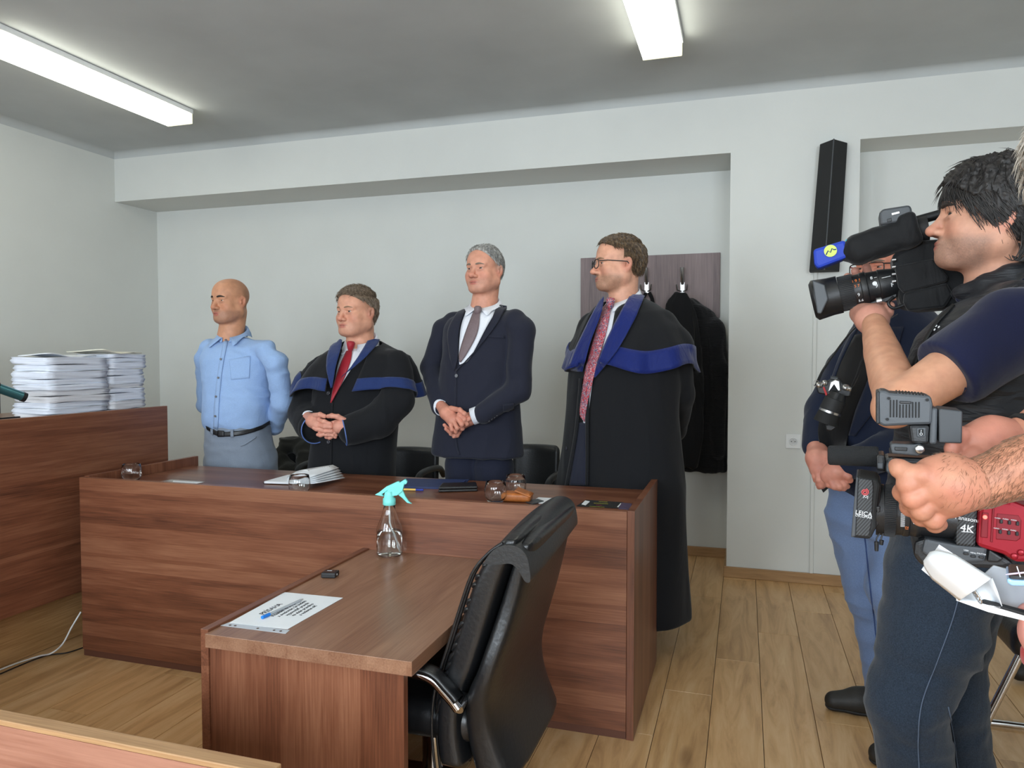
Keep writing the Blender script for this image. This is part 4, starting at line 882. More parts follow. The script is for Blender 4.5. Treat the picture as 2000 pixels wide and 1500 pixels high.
def lawyer_glasses():
    Y = 3.40; psi = 48
    t = thing('person', 'lawyer in glasses and open black robe with velvet trim and patterned red tie', 'person', pY(1200, 950, Y)*np.array([1, 1, 0]))
    hd = Head(1208, 516, Y, 74, 1.09, pitch=1, wide=1.02, lower=.94); nb = pY(1215, 600, Y+.02)
    HV, HF = hd.build(nb, .058, jowl=.002)
    Fb = facing(1200, 700, Y, psi)
    zt = pY(1200, 580, Y)[2]; zb = .13; g = SDF(np.array([*pY(1060, 900, Y)[:2], zb-.05])-[.12, .55, 0], pY(1380, 560, Y)+[.2, .55, .12], .007)
    lo_ = pY(1240, 1100, Y)
    R = rings([(600, 1196, 1246, .05, .02), (612, 1168, 1275, .10, .01), (634, 1145, 1296, .13, .0), (680, 1122, 1312, .15, -.01), (730, 1110, 1318, .17, -.01), (800, 1108, 1316, .185, -.01), (880, 1099, 1322, .2, 0), (945, 1087, 1326, .21, 0), (1050, 1085, 1330, .22, .02), (1165, 1085, 1337, .23, .04)], Y, psi); R.append((zb,)+tuple(R[-1][1:]))
    g.stack(R, .03, 2.2, .012)
    trapezius(g, pY(1222, 622, Y+.04), P3(Y, [(1160, 638, .12), (1290, 634, -.08)]), .042, .046, .03)
    g.chain(P3(Y, [(1288, 640, -.08), (1312, 680, -.10), (1326, 768, -.02), (1312, 838, .10), (1262, 850, .2)]), [.066, .072, .066, .06, .05], .018)
    g.chain(P3(Y, [(1158, 644, .13), (1140, 690, .16), (1140, 770, .22), (1190, 840, .26)]), [.06, .062, .058, .05], .02)
    V, Fq = g.mesh(); V = relax(V, Fq, 1, .4); V = folds(V, Fq, .008, (9, 9, 2.2), 41)
    ro = link('robe', q_mesh('robe', V, Fq), M['robe'], t); B0 = bvh_of((V, Fq)); bV, bF = g.mesh(-.035, 2)
    cp, cm = cape(t, Y, psi, [(582, 1180, 1254, .085, .02), (596, 1164, 1278, .11, .01), (615, 1146, 1304, .155, 0), (645, 1128, 1326, .185, 0), (680, 1112, 1340, .21, 0), (718, 1100, 1350, .235, 0)], M['robe'], M['velvet_dark'], trim=.80, seed=2.2, fold=.016, B=B0, open_=12, hemwave=lambda th: .022*math.sin(4*th+1.0))
    B = bvh_of((V, Fq), cm)
    hands = hand_mesh([[(1262, 850, .2, .03), (1246, 862, .22, .034)]], [[(1240, 868, .22, .0105), (1232, 880, .22, .010), (1236, 888, .23, .009)], [(1247, 870, .22, .0105), (1241, 884, .22, .010), (1245, 892, .23, .009)], [(1254, 869, .22, .0105), (1250, 882, .22, .010), (1254, 889, .23, .009)], [(1260, 866, .22, .0095), (1259, 876, .22, .009), (1262, 882, .23, .008)], [(1243, 855, .22, .013), (1232, 860, .22, .0115), (1226, 867, .22, .0105)]], Y, res=.003)
    base = (218, 164, 138); col = hd.colour(HV, base, stub=(142, 112, 90), stub_w=.75, crop=(120, 98, 76), crop_w=.3, line=lambda l, f, u: np.clip((.03-f)/.02, 0, 1)*np.clip((u+.02)/.02, 0, 1))
    join_body([(HV, HF, col), (bV, bF, skin_tone(bV, base)), (*hands, skin_tone(hands[0], base))], t)
    HB = bvh_of((HV, HF)); hd.eyes(t, (70, 66, 60)); hd.brows(HB, M['brow_light'], t, .0034, -.001)
    hd.hair(hair_mat('brown_hair', (50, 40, 32), (116, 94, 68)), t, lambda l, f, u: np.minimum(np.minimum(u+.055+.25*np.minimum(f+.03, 0), np.where(f > .0, u-.062-.55*np.maximum(f-.035, 0)+np.where((u < .08), (-f+.038)*1.2, 0)*0, 1)), np.where(u < .062, .020-f+.1*u, 1)), .010, tufts=3600, length=.02, comb=lambda q: (.1, .8, .3) if q[2] > .085 else (.1, -.5, -.7), seed=6, lift=.18, side=.0015)
    # glasses
    gl = MB(); tm = MB()
    for q in (-1, 1):
        c = hd.w(q*.0335, .104, -.006); ax = hd.L*.97+hd.F*(-.18*q); pts = []
        for i in range(25):
            a = 2*math.pi*i/24; pts.append(c+hd.s*(.0225*ax*abs(math.cos(a))**.85*math.copysign(1, math.cos(a))+hd.U*.0185*abs(math.sin(a))**.85*math.copysign(1, math.sin(a))))
        gl.tube(pts, .0022, 6, False); tm.tube([hd.w(q*.057, .098, .004), hd.w(q*.078, .07, .005), hd.w(q*.083, .01, .003), hd.w(q*.084, -.012, .002), hd.w(q*.084, -.03, -.018)], .0022, 6)
    gl.tube([hd.w(-.011, .107, .000), hd.w(0, .111, .003), hd.w(.011, .107, .0)], .002, 6)
    gf = gl.build('glasses', M['black_plastic'], t); tm.build('temple_arm', M['black_plastic'], gf)
    rb = lambda nm, A, Bp, mt, off=.005, **k: ribbon(nm, B, A, Bp, mt, k.pop('par', t), off, **k)
    rb0 = lambda nm, A, Bp, mt, off=.005, **k: ribbon(nm, B0, A, Bp, mt, k.pop('par', t), off, **k)
    rb0('shirt', [(1182, 600), (1172, 640), (1158, 690), (1145, 745), (1141, 826)], [(1222, 590), (1196, 645), (1174, 690), (1160, 740), (1148, 828)], M['shirt_white'], .006, m=9)
    rb0('trousers_front', [(1130, 826), (1122, 870), (1116, 905), (1110, 948)], [(1149, 824), (1148, 870), (1148, 905), (1148, 948)], M['suit_dark'], .006, m=6)
    rb0('robe_edge', [(1136, 740), (1131, 800), (1124, 860), (1108, 948)], [(1141, 740), (1137, 800), (1130, 860), (1114, 948)], M['robe'], .016, m=4, par=ro)
    rb0('robe_edge', [(1150, 742), (1148, 820), (1148, 890), (1147, 948)], [(1157, 742), (1154, 820), (1153, 890), (1152, 948)], M['robe'], .016, m=4, par=ro)
    tie = rb0('tie', [(1181, 600), (1167, 648), (1148, 720), (1138, 790), (1137, 810)], [(1197, 600), (1187, 650), (1168, 720), (1152, 790), (1146, 824)], M['tie_paisley'], .016, puff=.005, m=7)
    shirt_collar('collar', pY(1218, 562, Y+.015), .070, Fb, .078, .046, M['shirt_white'], t, gap=9, tip=.056, B=B0)
    kn = pY(1192, 592, Y-.085); MB().lathe([(.0, .026), (.016, .024), (.021, .014), (.017, -.006), (.012, -.022), (0, -.024)], frame(kn, Fb, (0.1, 0, 1)), 12).build('tie_knot', M['tie_paisley'], tie)
    rb('lapel', [(1183, 580), (1176, 616), (1156, 670), (1141, 727)], [(1174, 590), (1156, 622), (1126, 684), (1110, 725)], M['velvet_dark'], .012, m=8)
    rb('lapel', [(1243, 560), (1219, 602), (1186, 668), (1161, 736)], [(1263, 568), (1246, 612), (1212, 679), (1166, 738)], M['velvet_dark'], .013, m=8)
    rb('lapel', [(1240, 558), (1250, 553), (1258, 556)], [(1244, 572), (1254, 573), (1264, 572)], M['velvet_dark'], .016, n=8)
    disc('button', B0, 1108, 876, .009, M['button'], ro, .004)
    legs_and_shoes(t, Y, (1200, 950), M['suit_dark'], .6, psi, .09, .085, .06)
lawyer_glasses()
# ================================================================ things on the tables, chairs, wall fittings
# paper stacks: every bundle is its own thing
ORD = ['lowest', 'second from bottom', 'third from bottom', 'fourth from bottom', 'fifth from bottom', 'sixth from bottom', 'seventh from bottom', 'eighth from bottom', 'ninth from bottom', 'tenth from bottom', 'topmost']
def paper_sheet_mat(name, c):
    m, nt, bs = new_mat(name); tc = nd(nt, 'ShaderNodeTexCoord'); mp = nd(nt, 'ShaderNodeMapping'); mp.inputs['Scale'].default_value = (1.5, 1.5, 420); nt.links.new(tc.outputs['Object'], mp.inputs[0])
    n = nd(nt, 'ShaderNodeTexNoise', Scale=1.0, Detail=2.0); nt.links.new(mp.outputs[0], n.inputs['Vector']); k = lin(c)
    r = ramp(nt, n.outputs['Fac'], [(.3, tuple(v*.72 for v in k[:3])+(1,)), (.6, k)]); nt.links.new(r.outputs[0], bs.inputs['Base Color']); bs.inputs['Roughness'].default_value = .85; bump(nt, bs, n.outputs['Fac'], .4, .002); return m
M['page_edges'] = paper_sheet_mat('page_edges', (226, 231, 242)); M['page_edges2'] = paper_sheet_mat('page_edges_warm', (222, 222, 226))
zdesk = 1.0125
for si, (side, x0, x1, y0, y1, ztop, n) in enumerate((('left', -3.17, -2.955, 2.515, 2.835, 1.30, 10), ('right', -3.19, -2.965, 2.86, 3.075, 1.315, 10))):
    hs = np.array([random.uniform(.6, 1.5) for _ in range(n)]); hs = hs/hs.sum()*(ztop-zdesk); z = zdesk
    for i in range(n):
        h = hs[i]; jx, jy, a = random.uniform(-.01, .006), random.uniform(-.008, .008), random.uniform(-.02, .02); t = thing('paper_bundle', 'thick bundle of white papers, %s of the %s stack on the judge bench' % (ORD[i if i < n-1 else 10], side), 'papers', ((x0+x1)/2+jx, (y0+y1)/2+jy, z), 'paper bundles on the judge bench')
        nx, ny = 10, 14; X = (x1-x0)/2; Yh = (y1-y0)/2; sag = random.uniform(-.3, .3)
        mb = MB(); loop = []
        for k in range(28):
            u = k/28*4; sd = int(u); f = u-sd; c = [(-1+2*f, -1), (1, -1+2*f), (1-2*f, 1), (-1, 1-2*f)][sd]; loop.append(c)
        def pt(c, zz, lay):
            w = .004*math.sin(5*c[1]+i*1.7+si)*0+.003*math.sin(3*c[1]+2*c[0]+i*2.1+si); ed = .0035*math.sin(lay*2.3+i+3*c[0]+2*c[1]); e = 1-(.012 if lay in (0, 4) else 0)
            x, y = c[0]*(X+ed)*e, c[1]*(Yh+ed)*e; return (x*math.cos(a)-y*math.sin(a), x*math.sin(a)+y*math.cos(a), zz+w*(1 if 0 < lay < 4 else .6)*min(1, h/.03))
        rows = [[pt(c, h*(.02+.93*l/4), l) for c in loop] for l in range(5)]
        rows = [[(p[0]+t.location[0], p[1]+t.location[1], p[2]+z) for p in r] for r in rows]; mb.grid(rows, True, close=True)
        mb.add(rows[-1], [tuple(range(28))]); mb.add(rows[0], [tuple(range(27, -1, -1))]); mb.build('pages', M['page_edges' if random.random() < .75 else 'page_edges2'], t)
        if i % 3 == 1:
            cz = z+h*.99; MB().box((x0+jx+.002, y0+jy+.004, cz-.0015), (x1+jx+.004, y1+jy+.006, cz)).build('cover_sheet', M['white_paper'], t)
        z += h
for k, (a, b, c, d, zz, lb, warm) in enumerate((((-3.16, 2.53), (-2.95, 2.50), (-2.97, 2.78), (-3.17, 2.80), 1.305, 'loose creased white sheets on top of the left paper stack', 0), ((-3.18, 2.80), (-2.93, 2.78), (-2.94, 3.03), (-3.19, 3.05), 1.322, 'loose cream sheets bridging the top of the right paper stack', 1))):
    rows = [[tuple(np.array([*(np.array(a)*(1-u)*(1-v)+np.array(b)*u*(1-v)+np.array(c)*u*v+np.array(d)*(1-u)*v), zz+.012*math.sin(3.1*v+u*2)*u*(1-v)+.004*math.sin(9*v+k)])) for u in np.linspace(0, 1, 8)] for v in np.linspace(0, 1, 10)]
    tag(MB().grid(rows).build('loose_sheets', M['white_paper'] if not warm else plain('cream_paper', (230, 226, 208), .8), solid=.004), lb, 'papers')
# judge's chair and lamp at the left border
t = thing('office_chair', 'black high-backed chair behind the judge bench at the left border', 'chair', (-4.08, 2.2, .215))
JY = pX(-14, 780, -3.86)[1]-.2; g = SDF((-4.1, JY-.4, .5), (-3.6, JY+.4, 1.5), .012); g.box((-3.86, JY, 1.02), (.05, .23, .36), None, .05, .01); v, f = g.mesh(); link('backrest', q_mesh('backrest', v, f), M['leather'], t)
MB().box((-4.3, JY-.22, .62), (-3.88, JY+.22, .70), bev=.03).build('seat', M['leather'], t); MB().tube([(-4.08, JY, .25), (-4.08, JY, .62)], .03).build('column', M['black_plastic'], t)
for k in range(5):
    a = k*2*math.pi/5; MB().tube([(-4.08, JY, .27), (-4.08+.28*math.cos(a), JY+.28*math.sin(a), .235)], [.025, .018]).build('leg', M['black_plastic'], t)
t = thing('desk_lamp', 'teal metal tube lamp with a black tip, at the left border above the bench', 'lamp', (-3.1, 2.25, zdesk))
pa, pb = pX(-20, 752, -3.0), pX(48, 776, -2.96); dd = (pb-pa)/np.linalg.norm(pb-pa)
MB().tube([pa, pb-dd*.006], .020, 20).build('lamp_head', plain('teal_metal', (84, 138, 146), .28, metal=.8), t); MB().tube([pb-dd*.012, pb+dd*.004], [.0215, .0205], 20).build('tip', M['black_plastic'], t)
MB().tube([pa+dd*.0, pa+dd*.03], .024, 16).build('joint', M['black_plastic'], t); MB().tube([pa, pa+np.array([-.1, -.05, -.12]), np.array([-3.15, 2.2, zdesk+.02])], .009, 10).build('arm', M['black_plastic'], t)
MB().lathe([(.08, 0), (.08, .012), (.02, .02)], Matrix.Translation((-3.15, 2.2, zdesk)), 24).build('base', M['black_plastic'], t)
q0, q1 = pX(-30, 800, -2.93), pX(38, 816, -2.93)
t = thing('document_tray', 'black slotted tray edge at the left border of the bench', 'tray', (q1[0], q1[1], zdesk))
mb = MB(); mb.box((-3.06, q0[1], zdesk+.002), (-2.925, q1[1], zdesk+.012)); mb.box((-2.935, q0[1], zdesk+.012), (-2.925, q1[1], zdesk+.036)); mb.build('tray', M['black_plastic'], t)
for k in range(3): MB().lathe([(.004, 0), (.004, .003)], frame((-2.925, q1[1]-.02-.05*k, zdesk+.024), (0, 1, 0), (1, 0, 0)), 10).build('stud', M['grey_plastic'], t)
# glasses
def tumbler(px_, py_, lab, water=0.0, zt=.7405, r=.0435, h=.08):
    c = pZ(px_, py_, zt); t = thing('drinking_glass', lab, 'glass', (c[0], c[1], zt), 'water glasses on the long table')
    Mx = Matrix.Translation((c[0], c[1], zt+.0005)); pr = [(.0, .001), (r*.62, 0), (r*.78, .006), (r*.97, h*.32), (r, h*.52), (r*.95, h*.76), (r*.86, h), (r*.81, h), (r*.90, h*.76), (r*.945, h*.52), (r*.91, h*.32), (r*.70, .010), (0, .009)]
    MB().lathe(pr, Mx, 32).build('bowl', M['glass'], t)
    if water: MB().lathe([(0, .0095), (r*.69, .0105), (r*.90, h*.32), (r*.93, h*water), (0, h*water)], Mx, 32).build('water', M['water'], t)
tumbler(257, 941, 'half-full water glass at the left end of the long table', .5)
tumbler(585, 966, 'empty glass in front of the open notebook', 0); tumbler(968, 981, 'empty glass beside the tan leather case', 0); tumbler(1007, 966, 'empty glass behind the other glass near the case', 0)
def poly_sheet(name, pts, z, mat, parent=None, th=.0012):
    P = [pZ(x, y, z) for x, y in pts]; return MB().prism([(p[0], p[1]) for p in P], z, z+th, 'Z').build(name, mat, parent)
ZT = .7405
tag(poly_sheet('paper_slip', [(305, 942), (335, 937), (400, 941), (368, 948)], ZT, plain('clear_sleeve', (176, 172, 168), .25)), 'small slip in a clear sleeve beside the half-full glass', 'paper')
tag(poly_sheet('paper_sheet', [(338, 939), (398, 942), (372, 947), (336, 945)], ZT+.0014, M['white_paper'], None, .0006), 'cream slip of paper before the bald man', 'paper')
# open notebook with pages standing up
c = pZ(590, 938, ZT); t = thing('notebook', 'open notebook with lifted white pages before the red-tied lawyer', 'notebook', (c[0], c[1], ZT))
poly_sheet('cover', [(514, 944), (560, 930), (668, 921), (630, 940)], ZT, M['black_matte'], t, .003); poly_sheet('page_block', [(516, 944), (562, 931), (610, 928), (580, 946)], ZT+.0035, M['white_paper'], t, .009)
A0, A1, A2, B0_, B1, B2 = pZ(578, 942, ZT+.012), pZ(606, 932, ZT+.05), pZ(662, 914, ZT+.055), pZ(560, 932, ZT+.012), pZ(590, 918, ZT+.055), pZ(650, 908, ZT+.07)
for k in range(5):
    dz = np.array([0, 0, -.011*k]); ex = np.array([.004*k, .0, 0]); rows = []
    for v in np.linspace(0, 1, 5):
        l = smooth_line([A0*(1-v)+B0_*v+dz*.1, A1*(1-v)+B1*v+dz*.6+ex, A2*(1-v)+B2*v+dz+ex*2], 9); rows.append([tuple(p) for p in l])
    MB().grid(rows).build('page', M['white_paper'], t, solid=.0012)
rows = [[tuple(p) for p in smooth_line([pZ(560, 934+i*1.6, ZT+.012), pZ(578, 921+i*2.2, ZT+.045-.003*i), pZ(600, 917+i*2.2, ZT+.062-.004*i), pZ(606, 926+i*2, ZT+.045)], 10)] for i in range(5)]
MB().grid(rows).build('page', M['white_paper'], t, solid=.001)
mb = MB()
for k in range(3):
    a = A2*(.75-.1*k)+A1*.25; 
for k in range(10):
    u0 = .12+.075*k; p = (A1*(1-u0)+A2*u0)*.35+(B1*(1-u0)+B2*u0)*.65+np.array([0, 0, .0022]); q = p+(A2-A1)*.035; mb.tube([p, (p+q)/2+np.array([0, 0, .001]), q], .0009, 4)
mb.build('handwriting', M['ink'], t)
# blue folder, pen, black wallet, tan case, papers, leaflet
c = pZ(845, 950, ZT); t = thing('folder', 'dark blue folder before the man in the navy suit', 'folder', (c[0], c[1], ZT))
fol = plain('navy_folder', (38, 54, 98), .6, noise=.15, nscale=40, bmp=.3, bscale=60); poly_sheet('cover', [(757, 952), (793, 936), (916, 938), (900, 957)], ZT, fol, t, .004); poly_sheet('cover', [(762, 951), (796, 938), (910, 939), (893, 954)], ZT+.0045, fol, t, .003)
t = thing('pen', 'yellow and white ballpoint pen with blue clip lying by the folder', 'pen', pZ(795, 957, ZT)); p0, p1 = pZ(760, 955, ZT+.005), pZ(827, 957, ZT+.005); d = p1-p0
MB().tube([p0, p0+d*.12], [.001, .0042], 10).build('nib', plain('yellow_plastic', (224, 168, 52), .4), t); MB().tube([p0+d*.12, p0+d*.78], .0044, 10).build('barrel', plain('yellow_white_plastic', (238, 196, 100), .4), t); MB().tube([p0+d*.78, p1], .0046, 10).build('cap', plain('blue_plastic', (40, 60, 160), .4), t)
c = pZ(893, 957, ZT); t = thing('wallet', 'flat black leather wallet beside the blue folder', 'wallet', (c[0], c[1], ZT)); P = [pZ(x, y, ZT) for x, y in ((856, 962), (864, 953), (930, 951), (933, 960))]
for k in range(2): MB().prism([(p[0], p[1]) for p in P], ZT+.0005+k*.0115, ZT+.011+k*.0115, 'Z').build('leaf', M['leather'], t, bevel=.004)
c = pZ(1010, 978, ZT); t = thing('leather_case', 'tan leather case with a flap between the glass and white papers', 'case', (c[0], c[1], ZT)); tan = plain('tan_leather', (178, 104, 46), .45, noise=.15, nscale=50, bmp=.3)
g = SDF(c-np.array([.12, .12, .01]), c+np.array([.12, .12, .08]), .003); e1 = np.array([math.cos(.12), math.sin(.12), 0]); g.box(c+np.array([0, 0, .0175]), (.058, .036, .017), [e1, [-e1[1], e1[0], 0], [0, 0, 1]], .012, .004); v, f = g.mesh(); link('body', q_mesh('body', v, f), tan, t)
g = SDF(c-np.array([.12, .12, .01]), c+np.array([.14, .12, .08]), .003); g.box(c+e1*.028+np.array([0, 0, .034]), (.034, .038, .004), [e1*.94+np.array([0, 0, -.34]), [-e1[1], e1[0], 0], np.array([0, 0, .94])+e1*.34], .003, .003); v, f = g.mesh(); link('flap', q_mesh('flap', v, f), tan, t)
tag(poly_sheet('card', [(1026, 981), (1050, 976), (1062, 980), (1040, 986)], ZT+.001, M['grey_plastic'], None, .004), 'grey card tucked beside the tan case', 'card')
tag(poly_sheet('paper_sheet', [(1036, 982), (1052, 972), (1112, 976), (1118, 988)], ZT, M['white_paper'], None, .002), 'white sheets beside the tan case, behind the leather chair', 'paper')
t = thing('leaflet', 'black leaflet with yellow print at the right end of the long table', 'leaflet', pZ(1170, 988, ZT)); poly_sheet('sheet', [(1126, 989), (1144, 977), (1218, 982), (1206, 993)], ZT, M['black_matte'], t, .002)
def text(body, loc, x, z, size, mat, parent, name='lettering', align='CENTER', ext=.0003):
    cu = bpy.data.curves.new(name, 'FONT'); cu.body = body; cu.size = size; cu.align_x = align; cu.align_y = 'CENTER'; cu.extrude = ext
    o = bpy.data.objects.new(name, cu); COL.objects.link(o); dg = bpy.context.evaluated_depsgraph_get(); me = bpy.data.meshes.new_from_object(o.evaluated_get(dg)); bpy.data.objects.remove(o)
    o = link(name, me, mat); o.matrix_world = frame(loc, x, z)
    if parent is not None: o.parent = parent; o.matrix_parent_inverse = parent.matrix_world.inverted()
    return o
for k, (tx, sz, mt) in enumerate((('Nota Bene', .011, 'yellow_ink'), ('IUSTICIA 2020', .014, 'yellow_ink'), ('program', .011, 'red_ink'), ('konferencia', .014, 'yellow_ink'))):
    text(['zzz', 'zzzz', 'zz', 'zzzz'][k].replace('z', '\u2014') if True else tx, pZ(1178-k*4, 980+k*3.2, ZT+.0025), (1, 0, 0), (0, 0, 1), sz, M[mt], t, 'print_line')
poly_sheet('white_edge', [(1205, 990), (1212, 983), (1214, 983), (1208, 991)], ZT+.0024, M['white_ink'], t, .0004); poly_sheet('inner_leaf', [(1136, 985), (1143, 978), (1152, 980), (1144, 987)], ZT+.0024, M['white_paper'], t, .0015)
tag(poly_sheet('booklet', [(1208, 994), (1214, 983), (1234, 985), (1232, 996)], ZT, plain('violet_booklet', (84, 72, 98), .5), None, .003), 'violet booklet corner against the right end panel', 'booklet')
# spray bottle on the side desk
ZS = .5775; c = pZ(761, 1084, ZS); t = thing('spray_bottle', 'clear spray bottle with turquoise trigger head on the side desk', 'bottle', (c[0], c[1], ZS))
sb = np.linalg.norm(c-CAM)/F_PX*1.02; pxm = lambda v: v*sb; Mx = Matrix.Translation((c[0], c[1], ZS+.0004)); R0 = pxm(24)
body = [(0, .001), (R0*.86, 0), (R0, pxm(4)), (R0, pxm(46)), (R0*.96, pxm(52)), (R0*.62, pxm(72)), (R0*.47, pxm(84)), (R0*.42, pxm(93))]
MB().lathe(body+[(r-.0016, z) for r, z in body[::-1][:-2]]+[(R0*.84, .003), (0, .004)], Mx, 40).build('bottle', M['glass'], t)
MB().lathe([(0, .0045), (R0*.85, .0045), (R0-.0018, pxm(5)), (R0-.0018, pxm(44)), (0, pxm(44))], Mx, 40).build('liquid', M['water'], t)
MB().tube([c+np.array([0, 0, pxm(92)]), c+np.array([.001, 0, pxm(60)]), c+np.array([pxm(19), .002, pxm(8)])], .003, 10).build('dip_tube', plain('clear_tube', (200, 204, 206), .3, Alpha=.8), t)
teal = plain('turquoise_plastic', (128, 226, 218), .38); rx = np.array([RT[0], RT[1], 0])
MB().lathe([(R0*.46, pxm(93)), (R0*.50, pxm(94)), (R0*.48, pxm(105)), (R0*.36, pxm(107)), (R0*.34, pxm(118))], Mx, 28).build('collar', teal, t)
def spx(x, y, w): return c+rx*pxm(x-761)+np.array([0, 0, pxm(1087-y)])+np.array([-rx[1], rx[0], 0])*w
def sprism(name, pts, hw, mat):
    n = len(pts); V = [spx(x, y, -hw) for x, y in pts]+[spx(x, y, hw) for x, y in pts]; mb = MB(); mb.add(V, [tuple(range(n)), tuple(range(2*n-1, n-1, -1))]+[(i, n+i, n+(i+1) % n, (i+1) % n) for i in range(n)]); return mb.build(name, mat, t, bevel=.002)
sprism('head', [(752, 982), (753, 972), (763, 962), (783, 951), (790, 953), (786, 968), (776, 976), (768, 977), (767, 984)], .011, teal); sprism('nozzle', [(783, 951), (791, 946), (795, 951), (793, 955), (787, 957)], .008, teal)
sprism('lever', [(735, 975), (742, 971), (756, 960), (778, 950), (782, 953), (762, 964), (748, 974), (752, 978)], .009, teal); sprism('trigger', [(776, 974), (786, 966), (791, 978), (797, 987), (803, 992), (794, 990), (784, 980)], .006, teal)
# small black transmitter
c = pZ(645, 1126, ZS); t = thing('wireless_receiver', 'small black clip-on box on the edge of the side desk', 'device', (c[0], c[1], ZS)); Rz = Matrix.Translation((c[0], c[1], ZS)) @ Matrix.Rotation(math.radians(12), 4, 'Z')
MB().box((-.024, -.022, .0005), (.024, .022, .017), Rz, .003).build('case', M['black_plastic'], t); MB().box((-.018, -.016, .017), (.018, .016, .0176), Rz).build('screen', plain('glossy_black', (20, 12, 12), .1), t)
MB().box((-.012, .004, .0177), (.004, .008, .018), Rz).build('mark', M['white_ink'], t); MB().lathe([(.003, 0), (.003, .001)], Rz @ frame((.0242, -.004, .009), (0, 1, 0), (1, 0, 0)), 10).build('lens', M['white_ink'], t)
# oath sheet in a plastic sleeve and the pen on it
P = {k: pZ(x, y, ZS) for k, (x, y) in dict(a=(431, 1222), b=(558, 1237), c=(671, 1168), d=(556, 1156)).items()}
t = thing('document_sleeve', 'printed oath sheet in a clear plastic sleeve on the side desk', 'document', (P['a'][0]+.1, P['a'][1]+.1, ZS))
poly_sheet('sheet', [(447, 1217), (562, 1229), (670, 1168), (556, 1157)], ZS+.0002, M['white_paper'], t, .0008)
poly_sheet('sleeve_edge', [(431, 1222), (558, 1238), (566, 1231), (447, 1216)], ZS+.0002, plain('clear_plastic', (196, 200, 204), .2), t, .0006)
e_x = (P['d']-P['a'])/np.linalg.norm(P['d']-P['a']); rd = (P['c']-P['d'])/np.linalg.norm(P['c']-P['d'])
def on(u, v): return P['a']*(1-u)*(1-v)+P['b']*(1-u)*v+P['c']*u*v+P['d']*u*(1-v)+np.array([0, 0, .0013])
text('PR\u00cdSAHA', on(.50, .27), e_x, (0, 0, 1), .024, M['ink'], t)
for k, ln in enumerate(('Pr\u00edsah\u00e1m na svoju \u010des\u0165', 'a svedomie, \u017ee budem', 'vypoveda\u0165 pravdu', 'na s\u00fade pravdivo', 'a vedome ni\u010d')): text(ln, on(.57, .46+.085*k), e_x, (0, 0, 1), .0155, M['ink'], t)
for v in (.12, .2, .55, .8, .9): MB().lathe([(.0035, 0), (.0035, .0006)], Matrix.Translation(on(.025, v)), 10).build('punch_hole', plain('hole_dark', (84, 66, 56), .6) if v == .12 else bpy.data.materials['hole_dark'], t)
t = thing('pen', 'clear ballpoint pen with a blue cap lying on the oath sheet', 'pen', pZ(550, 1190, ZS)); p0, p1 = pZ(512, 1206, ZS+.006), pZ(592, 1170, ZS+.006); d = p1-p0
MB().tube([p0, p0+d*.17], .0048, 12).build('cap', plain('bright_blue', (22, 120, 214), .35), t); MB().tube([p0+d*.16, p0+d*.93], .0038, 8).build('barrel', plain('clear_grey_plastic', (176, 182, 188), .2), t); MB().tube([p0+d*.16, p0+d*.9], .0016, 6).build('refill', M['ink'], t); MB().tube([p0+d*.93, p1], [.0036, .001], 8).build('tip', M['steel'], t)
# cables on the floor by the dais
t0 = [pX(158, 1195, -2.79), pX(140, 1225, -2.80), pX(122, 1258, -2.80), pX(100, 1276, -2.8)]; cw = smooth_line([(*p[:2], max(p[2], .006)) for p in t0]+[np.array([-2.90, 2.38, .006]), np.array([-2.925, 2.25, .006]), np.array([-2.92, 2.0, .006])], 40)
tag(MB().tube(cw, .0035, 8).build('cable', M['white_plastic']), 'thin white cable running along the dais to the long table', 'cable')
cb = smooth_line([pZ(162, 1265, .005), pZ(130, 1275, .005), np.array([-2.875, 2.40, .005]), np.array([-2.89, 2.28, .005]), np.array([-2.88, 2.0, .005])], 30); tag(MB().tube(cb, .003, 8).build('cable', M['black_plastic']), 'thin black cable on the floor beside the dais', 'cable')
# ---------------------------------------------------------------- the leather chair in front
t = thing('office_chair', 'black leather high-backed chair with chrome armrest, pushed up to the side desk', 'chair', (-.62, 1.9, 0))
YA, YC = 1.69, 2.19
def prof(pts, Y=YA): return [(p[0], p[2]) for p in (pY(x, y, Y) for x, y in pts)]
front = [(985, 1062), (958, 1080), (925, 1120), (900, 1190), (880, 1255), (862, 1310), (850, 1360), (846, 1420), (852, 1500), (868, 1600)]
backc = [(960, 1640), (925, 1560), (905, 1480), (898, 1420), (905, 1360), (930, 1310), (955, 1230), (975, 1165), (995, 1105), (1012, 1070)]
shellb = [(1040, 1640), (1000, 1540), (965, 1450), (955, 1380), (970, 1310), (992, 1240), (1010, 1170), (1024, 1100), (1030, 1068)]
dense = lambda pts, n: [(p[0], p[1]) for p in smooth_line([(a, b, 0) for a, b in pts], n)]
def x_at(pts, z): P = sorted((p[1], p[0]) for p in prof(dense(pts, 40))); return np.interp(z, [p[0] for p in P], [p[1] for p in P])
g = SDF((-1.0, YA-.06, .18), (-.2, YC+.06, 1.0), .0055); zs = np.linspace(.26, .868, 24); yc, yh = (YA+YC)/2, (YC-YA)/2
g.stack([(z, (x_at(front, z)+x_at(backc, z))/2, yc-.004, max(.022, (x_at(backc, z)-x_at(front, z))/2), yh, 0) for z in zs], .005, 5, .014); v, f = g.mesh(); bk = link('back_cushion', q_mesh('back_cushion', v, f), M['leather'], t)
